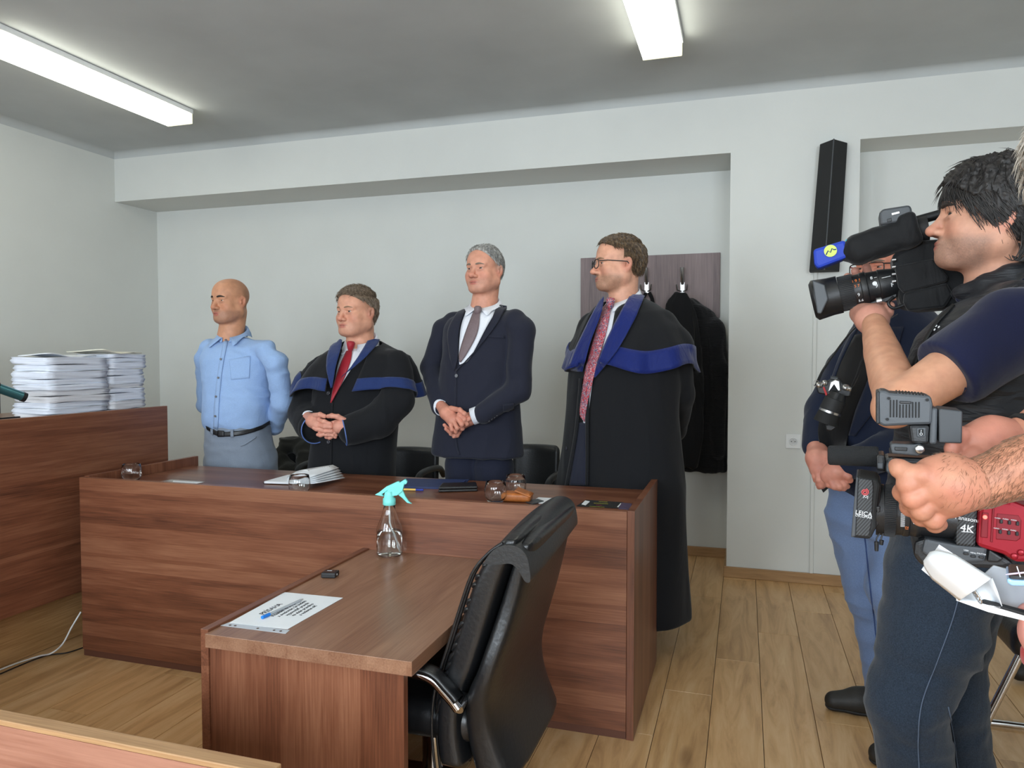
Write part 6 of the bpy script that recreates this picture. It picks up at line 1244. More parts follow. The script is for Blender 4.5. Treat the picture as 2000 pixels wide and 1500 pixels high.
# ---------------------------------------------------------------- the shoulder camera
def shoulder_camera():
    Y = 2.12; t = thing('shoulder_camera', 'large black shoulder video camera with long lens and blue microphone cover', 'camera', pF(1780, 560, Y))
    pslab('camera_body', [(1742, 496), (1800, 468), (1905, 462), (1960, 480), (1962, 600), (1880, 600), (1800, 606), (1762, 600), (1750, 560)], Y-.03, .12, M['camcloth'], t, .012)
    g = SDF(pF(1640, 540, Y)-.15, pF(1830, 410, Y)+.15, .005); c = pF(1722, 472, Y-.02); d = pF(1785, 452, Y)-pF(1662, 492, Y); d = RH*(d@RH)+np.array([0, 0, d[2]]); d /= np.linalg.norm(d); u_ = np.cross(FH, d); u_ = -u_ if u_[2] < 0 else u_
    g.box(c, (.080, .038, .036), [d, u_, FH], .022, .01); g.rc(c-d*.05, c-d*.085, .03, .02, .02); g.box(c+d*.065+u_*.004, (.02, .042, .04), [d, u_, FH], .012, .01)
    v, f = g.mesh(); v = folds(v, f, .002, (14, 14, 14), 81); link('padded_cover', q_mesh('padded_cover', v, f), M['camcloth'], t)
    pslab('cover_flap', [(1748, 520), (1822, 505), (1852, 540), (1850, 550), (1765, 572), (1755, 560)], Y-.055, .02, M['camcloth'], t, .004); pslab('side_pocket', [(1766, 572), (1850, 552), (1862, 575), (1846, 600), (1775, 608), (1765, 590)], Y-.05, .03, M['camcloth'], t, .006)
    # lens
    barrel('lens_hood', [(1586, 588, 33), (1592, 587, 40), (1622, 580, 37), (1640, 575, 37)], Y, M['black_plastic'], t); pslab('hood_front', [(1586, 546), (1611, 556), (1618, 584), (1604, 613), (1596, 612)], Y-.062, .014, M['grey_plastic'], t, .003, dz=0)
    barrel('focus_ring', [(1640, 575, 34), (1668, 569, 33)], Y, M['rubber'], t); barrel_ribs('ring_ribs', (1641, 575), (1668, 569), 33.5, Y, 60, M['rubber'], t)
    lb = barrel('lens_barrel', [(1668, 569, 31.5), (1682, 566, 31.5), (1683, 566, 33), (1694, 563, 33), (1695, 563, 31), (1717, 558, 30), (1718, 558, 31.5), (1732, 555, 30), (1750, 551, 27), (1760, 549, 24)], Y, M['black_plastic'], t)
    s = scale_at(1700, 560, Y); ax = pF(1750, 551, Y)-pF(1640, 575, Y); ax = RH*(ax@RH)+np.array([0, 0, ax[2]]); ax /= np.linalg.norm(ax); c0 = pF(1668, 569, Y); up2 = np.cross(FH, ax); up2 = -up2 if up2[2] < 0 else up2
    def onb(x_, ang, rr=31.5): e = -FH*math.cos(ang)+up2*math.sin(ang); return c0+ax*((x_-1668)*s/ (RH@ax)*1.0)+e*(rr*s+.0005), e
    for x_, an, tx, mt, sz in ((1674, .55, '8 9 5', 'orange_ink', .012), (1674, .2, '5 7', 'orange_ink', .010), (1674, -.35, '9', 'white_ink', .012), (1676, -.75, '5.6', 'white_ink', .010), (1704, .5, '8 \u2013', 'white_ink', .012), (1706, -.05, '9', 'white_ink', .014), (1725, .4, '\u2014', 'white_ink', .02), (1732, -.2, 'F', 'white_ink', .014)):
        p, e = onb(x_, an, 31.8 if x_ < 1715 else 30.4); text(tx, p, ax, e, sz, M[mt], lb, 'lens_mark')
    p, e = onb(1704, .12, 31.2); MB().lathe([(.0055, 0), (.0055, .0012)], frame(p, ax, e), 12).build('lens_mark', M['white_ink'], lb)
    pslab('lens_grip', [(1640, 600), (1690, 606), (1720, 596), (1752, 580), (1752, 570), (1700, 590), (1650, 597)], Y-.02, .07, M['black_plastic'], t, .004)
    barrel('zoom_knob', [(1712, 589, 7), (1722, 587, 7)], Y-.045, M['steel'], t)
    # microphone with blue cover
    m_ = pslab('mic_cover', [(1588, 487), (1650, 468), (1662, 500), (1597, 525), (1590, 515)], Y-.04, .055, plain('blue_foam', (20, 58, 176), .6, bmp=.15), t, .007)
    pc = pF(1622, 490, Y-.0425); dv = pF(1655, 481, Y)-pF(1590, 500, Y); dv = RH*(dv@RH)+np.array([0, 0, dv[2]]); dv /= np.linalg.norm(dv)
    MB().lathe([(.0155, 0), (.0155, .001)], frame(pc, dv, -FH), 28).build('logo_disc', plain('lime_print', (206, 226, 110), .6), m_)
    e2 = np.cross(-FH, dv); e2 = e2 if e2[2] > 0 else -e2; w_ = [pc-FH*.0016+dv*a*.0155+e2*b*.0155 for a, b in ((-.8, -.45), (-.35, .12), (-.05, -.25), (.32, .30), (.55, .02), (.9, -.02))]; MB().tube(w_, .0014, 6).build('logo_line', plain('navy_print', (14, 34, 110), .6), m_)
    pslab('mic_ring', [(1650, 468), (1658, 466), (1667, 497), (1661, 500)], Y-.04, .055, plain('teal_print', (60, 170, 190), .6), t, .003)
    # top receiver, handle and viewfinder tube
    tr = pslab('top_receiver', [(1717, 415), (1724, 408), (1776, 400), (1781, 406), (1782, 424), (1780, 430), (1720, 440)], Y-.05, .07, M['grey_plastic'], t, .005); pslab('receiver_door', [(1732, 428), (1741, 425), (1742, 432), (1733, 434)], Y-.0515, .004, M['black_plastic'], tr, .001); pslab('receiver_label', [(1741, 416), (1757, 412), (1758, 417), (1742, 421)], Y-.0515, .003, M['steel'], tr, .001)
    pslab('receiver_foot', [(1720, 436), (1783, 424), (1785, 446), (1722, 450)], Y-.045, .06, M['black_plastic'], t, .004)
    barrel('handle', [(1780, 434, 9), (1835, 414, 9), (1930, 392, 9)], Y+.02, M['black_plastic'], t); barrel('eyepiece', [(1782, 452, 16), (1800, 448, 24), (1812, 446, 24)], Y-.01, M['rubber'], t)
    w = smooth_line([pF(1745, 580, Y-.05), pF(1735, 592, Y-.06), pF(1745, 602, Y-.06), pF(1765, 596, Y-.055)], 14); MB().tube(w, .004, 8).build('lens_cable', M['black_plastic'], t)
    for k in range(4): barrel('plug', [(1742, 508+14*k, 3.2), (1750, 507+14*k, 3.2)], Y-.035, M['steel'], t, 12)
set_dev(1650); shoulder_camera()
# ---------------------------------------------------------------- the photographer behind
def photographer():
    Y = 2.85; psi = 28; t = thing('person', 'photographer in navy blazer and blue jeans, half hidden behind the cameraman, phone in hand', 'person', pY(1735, 1000, Y)*np.array([1, 1, 0]))
    hd = Head(1724, 523, Y, 30, 1.0, pitch=-2, op=.8); nb = pY(1726, 606, Y+.02); HV, HF = hd.build(nb, .062, jowl=.006)
    Fb = facing(1735, 750, Y, psi)
    g = SDF(pY(1540, 970, Y)-[.1, .5, .1], pY(1920, 590, Y)+[.1, .4, .1], .0075)
    g.stack(rings([(588, 1700, 1765, .07, .03), (604, 1684, 1810, .10, .02), (640, 1666, 1845, .125, .01), (700, 1648, 1864, .14, 0), (770, 1624, 1872, .16, -.02), (830, 1602, 1874, .17, -.03), (880, 1596, 1872, .17, -.03), (930, 1604, 1868, .165, -.02), (985, 1640, 1864, .15, 0)], Y, psi), .03, 2.2, .012)
    g.chain(P3(Y, [(1688, 664, .08), (1652, 720, .10), (1606, 800, .06), (1592, 872, -.06)]), [.055, .06, .054, .046], .02)
    g.chain(P3(Y, [(1838, 668, -.08), (1838, 800, -.16), (1770, 870, -.22), (1660, 905, -.24)]), [.06, .062, .058, .05], .02)
    V, Fq = g.mesh(); V = relax(V, Fq, 1, .4); V = folds(V, Fq, .007, (9, 9, 6), 91); bl = link('blazer', q_mesh('blazer', V, Fq), M['blazer'], t); B = bvh_of((V, Fq)); bV, bF = g.mesh(-.03, 2)
    ribbon('tshirt', B, [(1672, 655), (1640, 706), (1610, 780), (1598, 840), (1604, 890)], [(1740, 640), (1708, 720), (1682, 790), (1660, 840), (1650, 895)], M['tshirt'], t, .006, n=24, m=9)
    ribbon('lapel', B, [(1738, 640), (1706, 720), (1678, 790), (1660, 850)], [(1765, 640), (1742, 720), (1716, 790), (1672, 852)], M['blazer'], bl, .010, n=20, m=6); ribbon('lapel', B, [(1680, 640), (1650, 700), (1628, 760)], [(1668, 650), (1640, 704), (1620, 760)], M['blazer'], bl, .010, n=14, m=4)
    h1 = hand_mesh([[(1592, 876, -.09, .028), (1596, 895, -.13, .036), (1602, 915, -.15, .036)], [(1600, 882, -.10, .03), (1612, 900, -.14, .03)]], [[(1614, 912, -.17, .0115), (1618, 932, -.185, .011), (1612, 945, -.18, .010), (1606, 950, -.165, .0095)], [(1606, 920, -.175, .0115), (1610, 938, -.19, .011), (1604, 948, -.18, .010), (1600, 951, -.165, .0095)], [(1597, 920, -.17, .011), (1600, 938, -.18, .0105), (1598, 946, -.17, .0095)], [(1590, 914, -.16, .010), (1592, 930, -.165, .0095), (1593, 938, -.155, .009)], [(1612, 888, -.15, .015), (1618, 900, -.17, .012), (1616, 912, -.175, .011)]], Y, res=.0028)
    h2 = hand_mesh([[(1652, 908, -.24, .028), (1634, 920, -.25, .034), (1622, 928, -.245, .032)]], [[(1614, 930, -.25, .0115), (1620, 946, -.255, .0105), (1630, 952, -.25, .0095)], [(1622, 936, -.265, .0115), (1630, 950, -.27, .0105), (1640, 954, -.262, .0095)], [(1632, 938, -.268, .0115), (1640, 950, -.27, .0105), (1648, 954, -.262, .0095)], [(1641, 934, -.265, .0105), (1649, 946, -.265, .0095), (1655, 950, -.258, .009)], [(1644, 918, -.27, .013), (1656, 930, -.275, .0115), (1660, 938, -.265, .0105)]], Y, res=.0028)
    base = (208, 140, 118); col = hd.colour(HV, base)
    join_body([(HV, HF, col), (bV, bF, skin_tone(bV, base)), (*h1, skin_tone(h1[0], (206, 146, 128))), (*h2, skin_tone(h2[0], (206, 146, 128)))], t)
    hd.eyes(t, (80, 70, 60)); hd.brows(bvh_of((HV, HF)), M['brow_grey'], t, .0036)
    hd.hair(hair_mat('grey_brown_hair', (110, 100, 88), (170, 160, 146)), t, lambda l, f, u: np.minimum(np.minimum(u+.03, np.where(f > -.02, u-.06-.5*f, 1)), np.where(u < .05, -.0-f, 1)), .010, tufts=900, length=.02, seed=21, side=.003)
    fr = MB(); red = MB()
    for q in (-1, 1):
        c = hd.w(q*.034, .104, -.006); ax = hd.L*.97+hd.F*(-.18*q); pts = []
        for i in range(25):
            a = 2*math.pi*i/24; pts.append(c+.0285*ax*abs(math.cos(a))**.5*math.copysign(1, math.cos(a))+hd.U*.0175*abs(math.sin(a))**.5*math.copysign(1, math.sin(a)))
        fr.tube(pts, .0019, 6, False)
    fr.tube([hd.w(-.008, .108, .004), hd.w(0, .111, .005), hd.w(.008, .108, .004)], .002, 6); gf = fr.build('glasses', M['black_plastic'], t)
    for q in (-1, 1): MB().tube([hd.w(q*.060, .096, .006), hd.w(q*.078, .07, .006), hd.w(q*.085, -.01, .004), hd.w(q*.084, -.03, -.014)], .0022, 6).build('temple_arm', M['black_plastic'] if q > 0 else plain('red_plastic', (176, 34, 32), .4), gf)
    # jeans and shoes
    j = SDF([*pY(1600, 960, Y+.3)[:2], -.02]-np.array([.2, .6, 0]), pY(1900, 940, Y+.2)+[.2, .2, .1], .0085); j.stack(rings([(930, 1618, 1850, .14, .0), (985, 1622, 1852, .15, .0), (1040, 1640, 1840, .14, 0)], Y, psi), .03, 2.3, .01)
    j.chain(P3(Y, [(1672, 1010, .02), (1698, 1160, .02), (1712, 1230, .04), (1726, 1350, .08), (1728, 1378, .09)]), [.100, .072, .064, .054, .056], .025)
    a2 = P3(Y, [(1760, 1010, -.04), (1745, 1150, -.10)]); foot2 = pZ(1765, 1470, 0.0); a2 += [np.array([foot2[0]-.0, foot2[1]+.06, .42]), np.array([foot2[0], foot2[1], .10])]; j.chain(a2, [.10, .078, .066, .056], .025)
    JV, JF = j.mesh(); JV = folds(JV, JF, .007, (8, 8, 12), 93); jn = link('jeans', q_mesh('jeans', JV, JF), M['denim_light'], t); BJ = bvh_of((JV, JF))
    ribbon('seam', BJ, [(1682, 1000), (1694, 1100), (1705, 1200), (1716, 1300)], [(1684, 1000), (1696, 1100), (1707, 1200), (1718, 1300)], plain('blue_stitch', (52, 74, 122), .8), jn, .002, n=30, m=2, thick=.0015, smooth=0)
    for toe, heel in ((pZ(1618, 1385, 0), pZ(1735, 1398, 0)), (pZ(1705, 1492, 0), pZ(1800, 1500, 0))):
        d = toe-heel; Ln = np.linalg.norm(d); d /= Ln; n_ = np.array([-d[1], d[0], 0]); z3 = np.array([0, 0, 1.]); s = SDF(np.minimum(toe, heel)-.1, np.maximum(toe, heel)+[.1, .1, .2], .005); h_ = heel+z3*.045
        s.rc(h_, h_+d*Ln*.5, .043, .046, .02); s.rc(h_+d*Ln*.4, toe-d*.02+z3*.034, .046, .034, .02); s.rc(h_+z3*.05, h_+d*.05, .042, .045, .02); s.box((toe+heel)/2+np.array([0, 0, -.2+.012]), (.4, .4, .2), None, .002, .004, True); v, f = s.mesh(); so = link('shoe', q_mesh('shoe', v, f), M['shoe'], t)
        s = SDF(np.minimum(toe, heel)-.1, np.maximum(toe, heel)+[.1, .1, .1], .005); s.rc(h_, h_+d*Ln*.5, .046, .05, .02); s.rc(h_+d*Ln*.4, toe-d*.018+z3*.034, .05, .037, .02); s.box((toe+heel)/2+np.array([0, 0, .018+.2]), (.4, .4, .2), None, .002, .004, True); s.box((toe+heel)/2+np.array([0, 0, -.2]), (.4, .4, .2), None, .002, .004, True); v, f = s.mesh(); link('sole', q_mesh('sole', v, f), M['rubber'], so)
    return t, B
_, BPH = photographer()
t = thing('mobile_phone', 'black phone held upright in the photographer\u2019s hands', 'phone', pY(1611, 930, 2.66)); pslab('case', [(1606, 898), (1615, 898), (1622, 950), (1608, 963), (1600, 948)], 2.70, .012, M['black_matte'], t, .003)
def stills_camera():
    Y = 2.60; t = thing('stills_camera', 'silver and black stills camera hanging on the photographer\u2019s chest', 'camera', pF(1635, 770, Y))
    pslab('camera_body', [(1594, 757), (1602, 745), (1618, 744), (1624, 737), (1640, 739), (1646, 748), (1660, 752), (1664, 762), (1660, 775), (1640, 777), (1598, 768)], Y, .06, M['black_plastic'], t, .004)
    pslab('prism', [(1617, 766), (1622, 746), (1632, 741), (1640, 744), (1642, 764)], Y-.012, .02, M['steel'], t, .003); pslab('badge', [(1619, 764), (1629, 750), (1638, 764)], Y-.0135, .003, M['black_matte'], t, .001)
    barrel('hot_shoe', [(1622, 738, 4), (1636, 740, 4)], Y, M['grey_plastic'], t, 12)
    for x, y, r in ((1600, 752, 6), (1611, 748, 5), (1652, 757, 7), (1659, 760, 4)): 
        c = pF(x, y, Y-.004); MB().lathe([(r*.0017, -.004), (r*.0017, .006), (r*.0012, .008), (0, .008)], frame(c, RH, (0, -.5, .85)), 16).build('dial', M['steel'], t)
    barrel('lens_mount', [(1638, 768, 14), (1632, 782, 18)], Y-.03, M['black_plastic'], t); barrel('lens_barrel', [(1632, 780, 20), (1622, 802, 21)], Y-.04, M['rubber'], t); barrel('silver_ring', [(1622, 802, 20.5), (1620, 807, 20.5)], Y-.045, M['steel'], t); barrel('lens_hood', [(1620, 806, 20), (1612, 826, 23)], Y-.05, M['black_matte'], t)
    pslab('lens_cap', [(1612, 830), (1632, 826), (1633, 836), (1624, 842), (1614, 840)], Y-.03, .012, M['black_plastic'], t, .003)
    pslab('red_tag', [(1607, 757), (1610, 755), (1616, 770), (1613, 774)], Y-.008, .002, M['red_ink'], t, .0005)
    c = pF(1594, 749, Y); MB().lathe([(.010+.001*math.cos(a), .001*math.sin(a)) for a in np.linspace(0, 6.28, 7)[:-1]], frame(c, (1, 0, 0), (0, -1, 0)), 18, closed=True).build('strap_ring', M['steel'], t)
    L1 = [pF(1594, 752, Y-.0), pF(1608, 722, Y+.02), pF(1630, 690, Y+.06), pF(1665, 645, Y+.10), pF(1700, 615, Y+.16)]; L2 = [pF(1664, 757, Y), pF(1676, 730, Y-.02), pF(1690, 690, Y-.02), pF(1720, 640, Y+.05), pF(1750, 615, Y+.14)]
    for L_ in (L1, L2):
        q = smooth_line(L_, 24); rows = [[tuple(p+np.array([math.cos(.6), 0, math.sin(.6)])*w) for w in (-.007, 0, .007)] for p in q]; MB().grid(rows).build('strap', M['camcloth'], t, solid=.002)
set_dev(1630); stills_camera()
# ---------------------------------------------------------------- the camcorder and the hands that hold it
def camcorder():
    Y = 1.20; t = thing('camcorder', 'black and red handheld camcorder with a square lens hood and video light', 'camera', pF(1850, 980, Y)); bp = M['black_plastic']
    cf = bpy.data.materials.get('carbon') or None
    m, nt, bs = new_mat('carbon_weave'); tc = nd(nt, 'ShaderNodeTexCoord'); mp = nd(nt, 'ShaderNodeMapping'); mp.inputs['Rotation'].default_value = (0, math.radians(-38), math.radians(17)); nt.links.new(tc.outputs['Object'], mp.inputs[0]); wv = nd(nt, 'ShaderNodeTexWave', Scale=95.0); wv.bands_direction = 'X'; nt.links.new(mp.outputs[0], wv.inputs['Vector']); r = ramp(nt, wv.outputs['Fac'], [(.35, lin((14, 15, 16))), (.6, lin((58, 61, 64)))]); nt.links.new(r.outputs[0], bs.inputs['Base Color']); bs.inputs['Roughness'].default_value = .4
    red = plain('metallic_red', (146, 18, 36), .38, metal=.35, bmp=.02, bscale=500); red2 = plain('dark_red', (120, 14, 28), .45, metal=.3)
    # hood
    h = pslab('lens_hood', [(1673, 932), (1680, 931), (1716, 938), (1720, 950), (1718, 960), (1712, 1010), (1712, 1030), (1700, 1054), (1662, 1050)], Y-.04, .085, M['black_matte'], t, .004)
    pslab('hood_side', [(1677, 934), (1704, 938), (1706, 952), (1702, 1020), (1697, 1048), (1671, 1046)], Y-.0415, .004, m, h, .001); pslab('hood_rim', [(1672, 932), (1677, 933), (1671, 1048), (1662, 1050)], Y-.042, .088, M['grey_plastic'], h, .002); pslab('hood_flare', [(1705, 948), (1716, 940), (1722, 948), (1716, 1010), (1716, 1025), (1702, 1046)], Y-.036, .075, bp, h, .003)
    ex = pF(1706, 955, Y)-pF(1676, 950, Y); ex = RH*(ex@RH)+np.array([0, 0, ex[2]])
    text('LEICA', pF(1687, 1003, Y-.0425), ex, -FH, .0085, M['white_ink'], h); text('DICOMAR', pF(1687, 1009, Y-.0425), ex, -FH, .0048, M['white_ink'], h)
    sp_ = []
    for a in np.linspace(0, 4.4*math.pi, 46): rr = (1.2+5.6*a/(4.4*math.pi))*scale_at(1688, 962, Y); sp_.append(pF(1689, 961, Y-.043)+RH*rr*math.cos(a)+np.array([0, 0, rr*math.sin(a)]))
    MB().tube(sp_, .0006, 5).build('spiral_logo', plain('coral_print', (230, 92, 96), .6), h); text('JOJ', pF(1691, 970, Y-.043), ex, -FH, .005, M['white_ink'], h)
    # lens
    barrel('lens_front', [(1710, 994, 50), (1727, 995, 49)], Y, bp, t); barrel('zoom_ring', [(1727, 996, 49), (1750, 998, 48)], Y, M['rubber'], t); barrel_ribs('ring_ribs', (1728, 996), (1749, 998), 48.6, Y, 84, M['rubber'], t)
    lb = barrel('lens_barrel', [(1750, 998, 46), (1764, 1000, 45), (1765, 1000, 46.5), (1776, 1001, 46.5), (1777, 1001, 44.5), (1788, 1003, 44.5), (1789, 1003, 45), (1794, 1003, 45), (1800, 1004, 42), (1870, 1012, 40)], Y, bp, t)
    for x_, tx, mt in ((1761, '|||||||||||||', 'white_ink'), (1785, 'ASPH', 'white_ink'), (1770, '12', 'orange_ink')):
        rr = {1761: 45.2, 1785: 44.9, 1770: 46.8}[x_]*scale_at(x_, 1000, Y); an = -.15 if x_ != 1770 else -.5; e = -FH*math.cos(an)+np.array([0, 0, math.sin(an)]); c = pF(x_, 1000, Y); text(tx, c+e*(rr+.0006), np.cross(e, RH), e, .006, M[mt], lb, 'lens_mark')
    pslab('hood_latch', [(1711, 990), (1719, 989), (1719, 1000), (1713, 1002)], Y-.040, .01, bp, t, .001)
    for k in range(2): MB().tube(smooth_line([pF(1718+7*k, 1042, Y-.02), pF(1712+9*k, 1052, Y-.022), pF(1712+10*k, 1062, Y-.022)], 8), .0012, 6).build('cord_toggle', bp, t); MB().tube([pF(1712+10*k, 1058-3*k, Y-.022), pF(1712+9*k, 1076-12*k, Y-.022)], [.0032, .0026], 8).build('cord_toggle', bp, t)
    # body
    pslab('carbon_panel', [(1874, 968), (1908, 968), (1910, 1000), (1906, 1070), (1866, 1066), (1868, 1010)], Y-.03, .10, m, t, .004)
    text('Panasonic', pF(1891, 1014, Y-.0305), ex, -FH, .0080, M['white_ink'], t); text('4K', pF(1889, 1033, Y-.0305), ex, -FH, .0145, M['white_ink'], t); pslab('underline', [(1878, 1038), (1898, 1039), (1898, 1040), (1878, 1039)], Y-.031, .001, M['white_ink'], t, .0001)
    rp = pslab('red_panel', [(1912, 975), (1975, 978), (2060, 1010), (2090, 1060), (2040, 1098), (1985, 1100), (1960, 1084), (1908, 1068)], Y-.036, .11, red, t, .006)
    pslab('slot', [(1938, 992), (1943, 993), (1939, 1060), (1934, 1059)], Y-.0375, .004, red2, rp, .001); pslab('panel_recess', [(1946, 1002), (1990, 1006), (1996, 1016), (1994, 1052), (1986, 1058), (1944, 1054)], Y-.0366, .003, red2, rp, .002); pslab('panel_recess', [(1918, 1000), (1932, 1001), (1930, 1052), (1915, 1050)], Y-.0366, .003, red2, rp, .002)
    for x, y in ((1956, 1019), (1972, 1021), (1988, 1023), (1954, 1039), (1971, 1041), (1987, 1043)): pslab('switch', [(x-3, y-4), (x+3, y-4), (x+3, y+4), (x-3, y+4)], Y-.0395, .004, bp, rp, .001); text('AUDIO', pF(x-8, y-7, Y-.0372), ex, -FH, .0021, M['white_ink'], rp)
    MB().lathe([(.0028, 0), (.0024, .0015), (0, .002)], frame(pF(1924, 1010, Y-.0368), RH, -FH), 10).build('tally_lamp', emit('red_led', (1.0, .08, .06), 4.0), rp)
    for x, y in ((1981, 1086), (1994, 1079)): MB().lathe([(.0042, 0), (.0042, .002), (.003, .003), (0, .003)], frame(pF(x, y, Y-.0365), RH, -FH), 16).build('button', red, rp)
    bp2 = pslab('control_panel', [(1806, 1052), (1866, 1064), (1930, 1070), (1924, 1098), (1880, 1100), (1830, 1098), (1800, 1080)], Y-.028, .10, M['grey_plastic'], t, .004); pslab('lower_body', [(1786, 1058), (1806, 1052), (1930, 1072), (1966, 1090), (1985, 1104), (1960, 1112), (1800, 1106), (1784, 1086)], Y-.02, .10, bp, t, .006); pslab('side_grille', [(1932, 1073), (1962, 1092), (1950, 1100), (1928, 1098)], Y-.03, .06, bp, t, .003)
    for x, y, tx in ((1887, 1082, 'USER'), (1901, 1087, 'MENU'), (1917, 1089, 'SHUTTER')): pslab('button', [(x-5, y-3), (x+5, y-2), (x+5, y+3), (x-5, y+2)], Y-.0305, .004, bp, bp2, .001); text(tx, pF(x, y-7, Y-.0286), ex, -FH, .0026, M['white_ink'], bp2)
    # handle, microphone, bracket
    pslab('top_handle', [(1716, 898), (1735, 892), (1900, 900), (1960, 908), (1960, 925), (1880, 920), (1790, 912), (1720, 924)], Y+.005, .05, bp, t, .007); pslab('handle_strip', [(1765, 900), (1880, 905), (1880, 908), (1765, 903)], Y+.003, .004, M['grey_plastic'], t, .001)
    barrel('mic_foam', [(1617, 889, 16), (1620, 889, 19), (1712, 892, 20), (1716, 892, 18)], Y+.03, M['foam'], t); pslab('mic_holder', [(1711, 890), (1728, 888), (1730, 905), (1728, 921), (1712, 920)], Y-.005, .06, bp, t, .004); pslab('mic_holder_plate', [(1713, 904), (1726, 904), (1726, 917), (1714, 916)], Y-.008, .006, M['grey_plastic'], t, .002)
    pslab('screen_hinge', [(1731, 905), (1744, 896), (1752, 905), (1776, 935), (1770, 944), (1754, 938), (1730, 922)], Y-.02, .03, M['grey_plastic'], t, .003); pslab('screen_edge', [(1744, 897), (1756, 900), (1764, 915), (1752, 906)], Y-.022, .04, bp, t, .002)
    # video light
    v = pslab('light_head', [(1712, 768), (1720, 761), (1730, 763), (1738, 767), (1818, 773), (1822, 790), (1820, 829), (1780, 830), (1725, 833), (1714, 826)], Y-.02, .085, M['grey_plastic'], t, .006); pslab('light_front', [(1711, 765), (1718, 764), (1718, 829), (1711, 828)], Y-.022, .09, bp, v, .002)
    for k in range(10): x = 1738+6.2*k; y0, y1 = (781, 815) if k in (0, 1, 2) else ((790, 816) if k < 7 else (785, 816)); pslab('vent_slot', [(x, y0), (x+2.6, y0), (x+2.4, y1), (x-.2, y1)], Y-.0215, .003, M['black_matte'], v, .0006)
    for k in range(9): x = 1752+6.5*k; pslab('cooling_rib', [(x, 766+k*.55), (x+3.4, 766+k*.55), (x+3.4, 774+k*.55), (x, 774+k*.55)], Y-.018, .08, bp, v, .0006)
    pslab('badge', [(1757, 783), (1780, 784), (1780, 789), (1757, 788)], Y-.0225, .003, bp, v, .001)
    for x, y in ((1736, 778), (1733, 819), (1811, 781)): MB().lathe([(.0022, 0), (.0022, .001)], frame(pF(x, y, Y-.0215), RH, -FH), 10).build('screw', M['black_matte'], v)
    lk = pslab('light_stem', [(1775, 830), (1816, 830), (1814, 868), (1780, 866)], Y-.015, .06, bp, t, .004); pslab('rocker_frame', [(1790, 836), (1808, 835), (1807, 853), (1791, 854)], Y-.0165, .004, M['grey_plastic'], lk, .001); pslab('rocker', [(1794, 839), (1804, 838), (1804, 851), (1795, 851)], Y-.018, .004, M['black_matte'], lk, .001); text('I', pF(1799, 842, Y-.019), ex, -FH, .005, M['white_ink'], lk); text('O', pF(1799, 848, Y-.019), ex, -FH, .005, M['white_ink'], lk)
    pslab('battery_plate', [(1818, 797), (1832, 797), (1830, 868), (1815, 868)], Y-.018, .07, M['grey_plastic'], t, .003); pslab('battery', [(1833, 800), (1838, 798), (1880, 803), (1879, 866), (1834, 865)], Y-.02, .075, plain('dark_battery', (48, 51, 54), .5), t, .004)
    kb = pslab('light_mount', [(1738, 870), (1742, 866), (1785, 868), (1796, 866), (1806, 872), (1804, 884), (1794, 891), (1742, 886)], Y-.012, .04, M['grey_plastic'], t, .004); pslab('ribbed_grip', [(1747, 873), (1772, 874), (1772, 881), (1748, 880)], Y-.0145, .004, bp, kb, .001); MB().lathe([(.0062, 0), (.0062, .006), (.005, .007), (0, .007)], frame(pF(1796, 877, Y-.013), RH, -FH), 20).build('knob', M['steel'], kb)
    barrel('connector', [(1820, 892, 6.5), (1839, 893, 6.5)], Y-.01, M['steel'], t, 16)
    return t
set_dev(1700); camcorder()
set_dev(1850); Y2 = 1.22; t = thing('audio_receiver', 'small black audio receiver box cabled to the camcorder', 'device', pY(1930, 872, Y2)); pslab('case', [(1903, 860), (1913, 855), (1990, 862), (1990, 878), (1935, 884), (1905, 880)], Y2-.01, .05, M['grey_plastic'], t, .004); barrel('plug', [(1880, 873, 4), (1905, 875, 4)], Y2-.01, M['black_plastic'], t, 12); barrel('plug_ring', [(1903, 875, 4.5), (1909, 875.5, 4.5)], Y2-.01, M['steel'], t, 12)
MB().tube(smooth_line([pY(1882, 873, Y2-.01), pY(1866, 876, Y2-.012), pY(1853, 890, Y2-.012), pY(1850, 906, Y2-.005)], 16), .0026, 8).build('cable', M['black_plastic'], t)
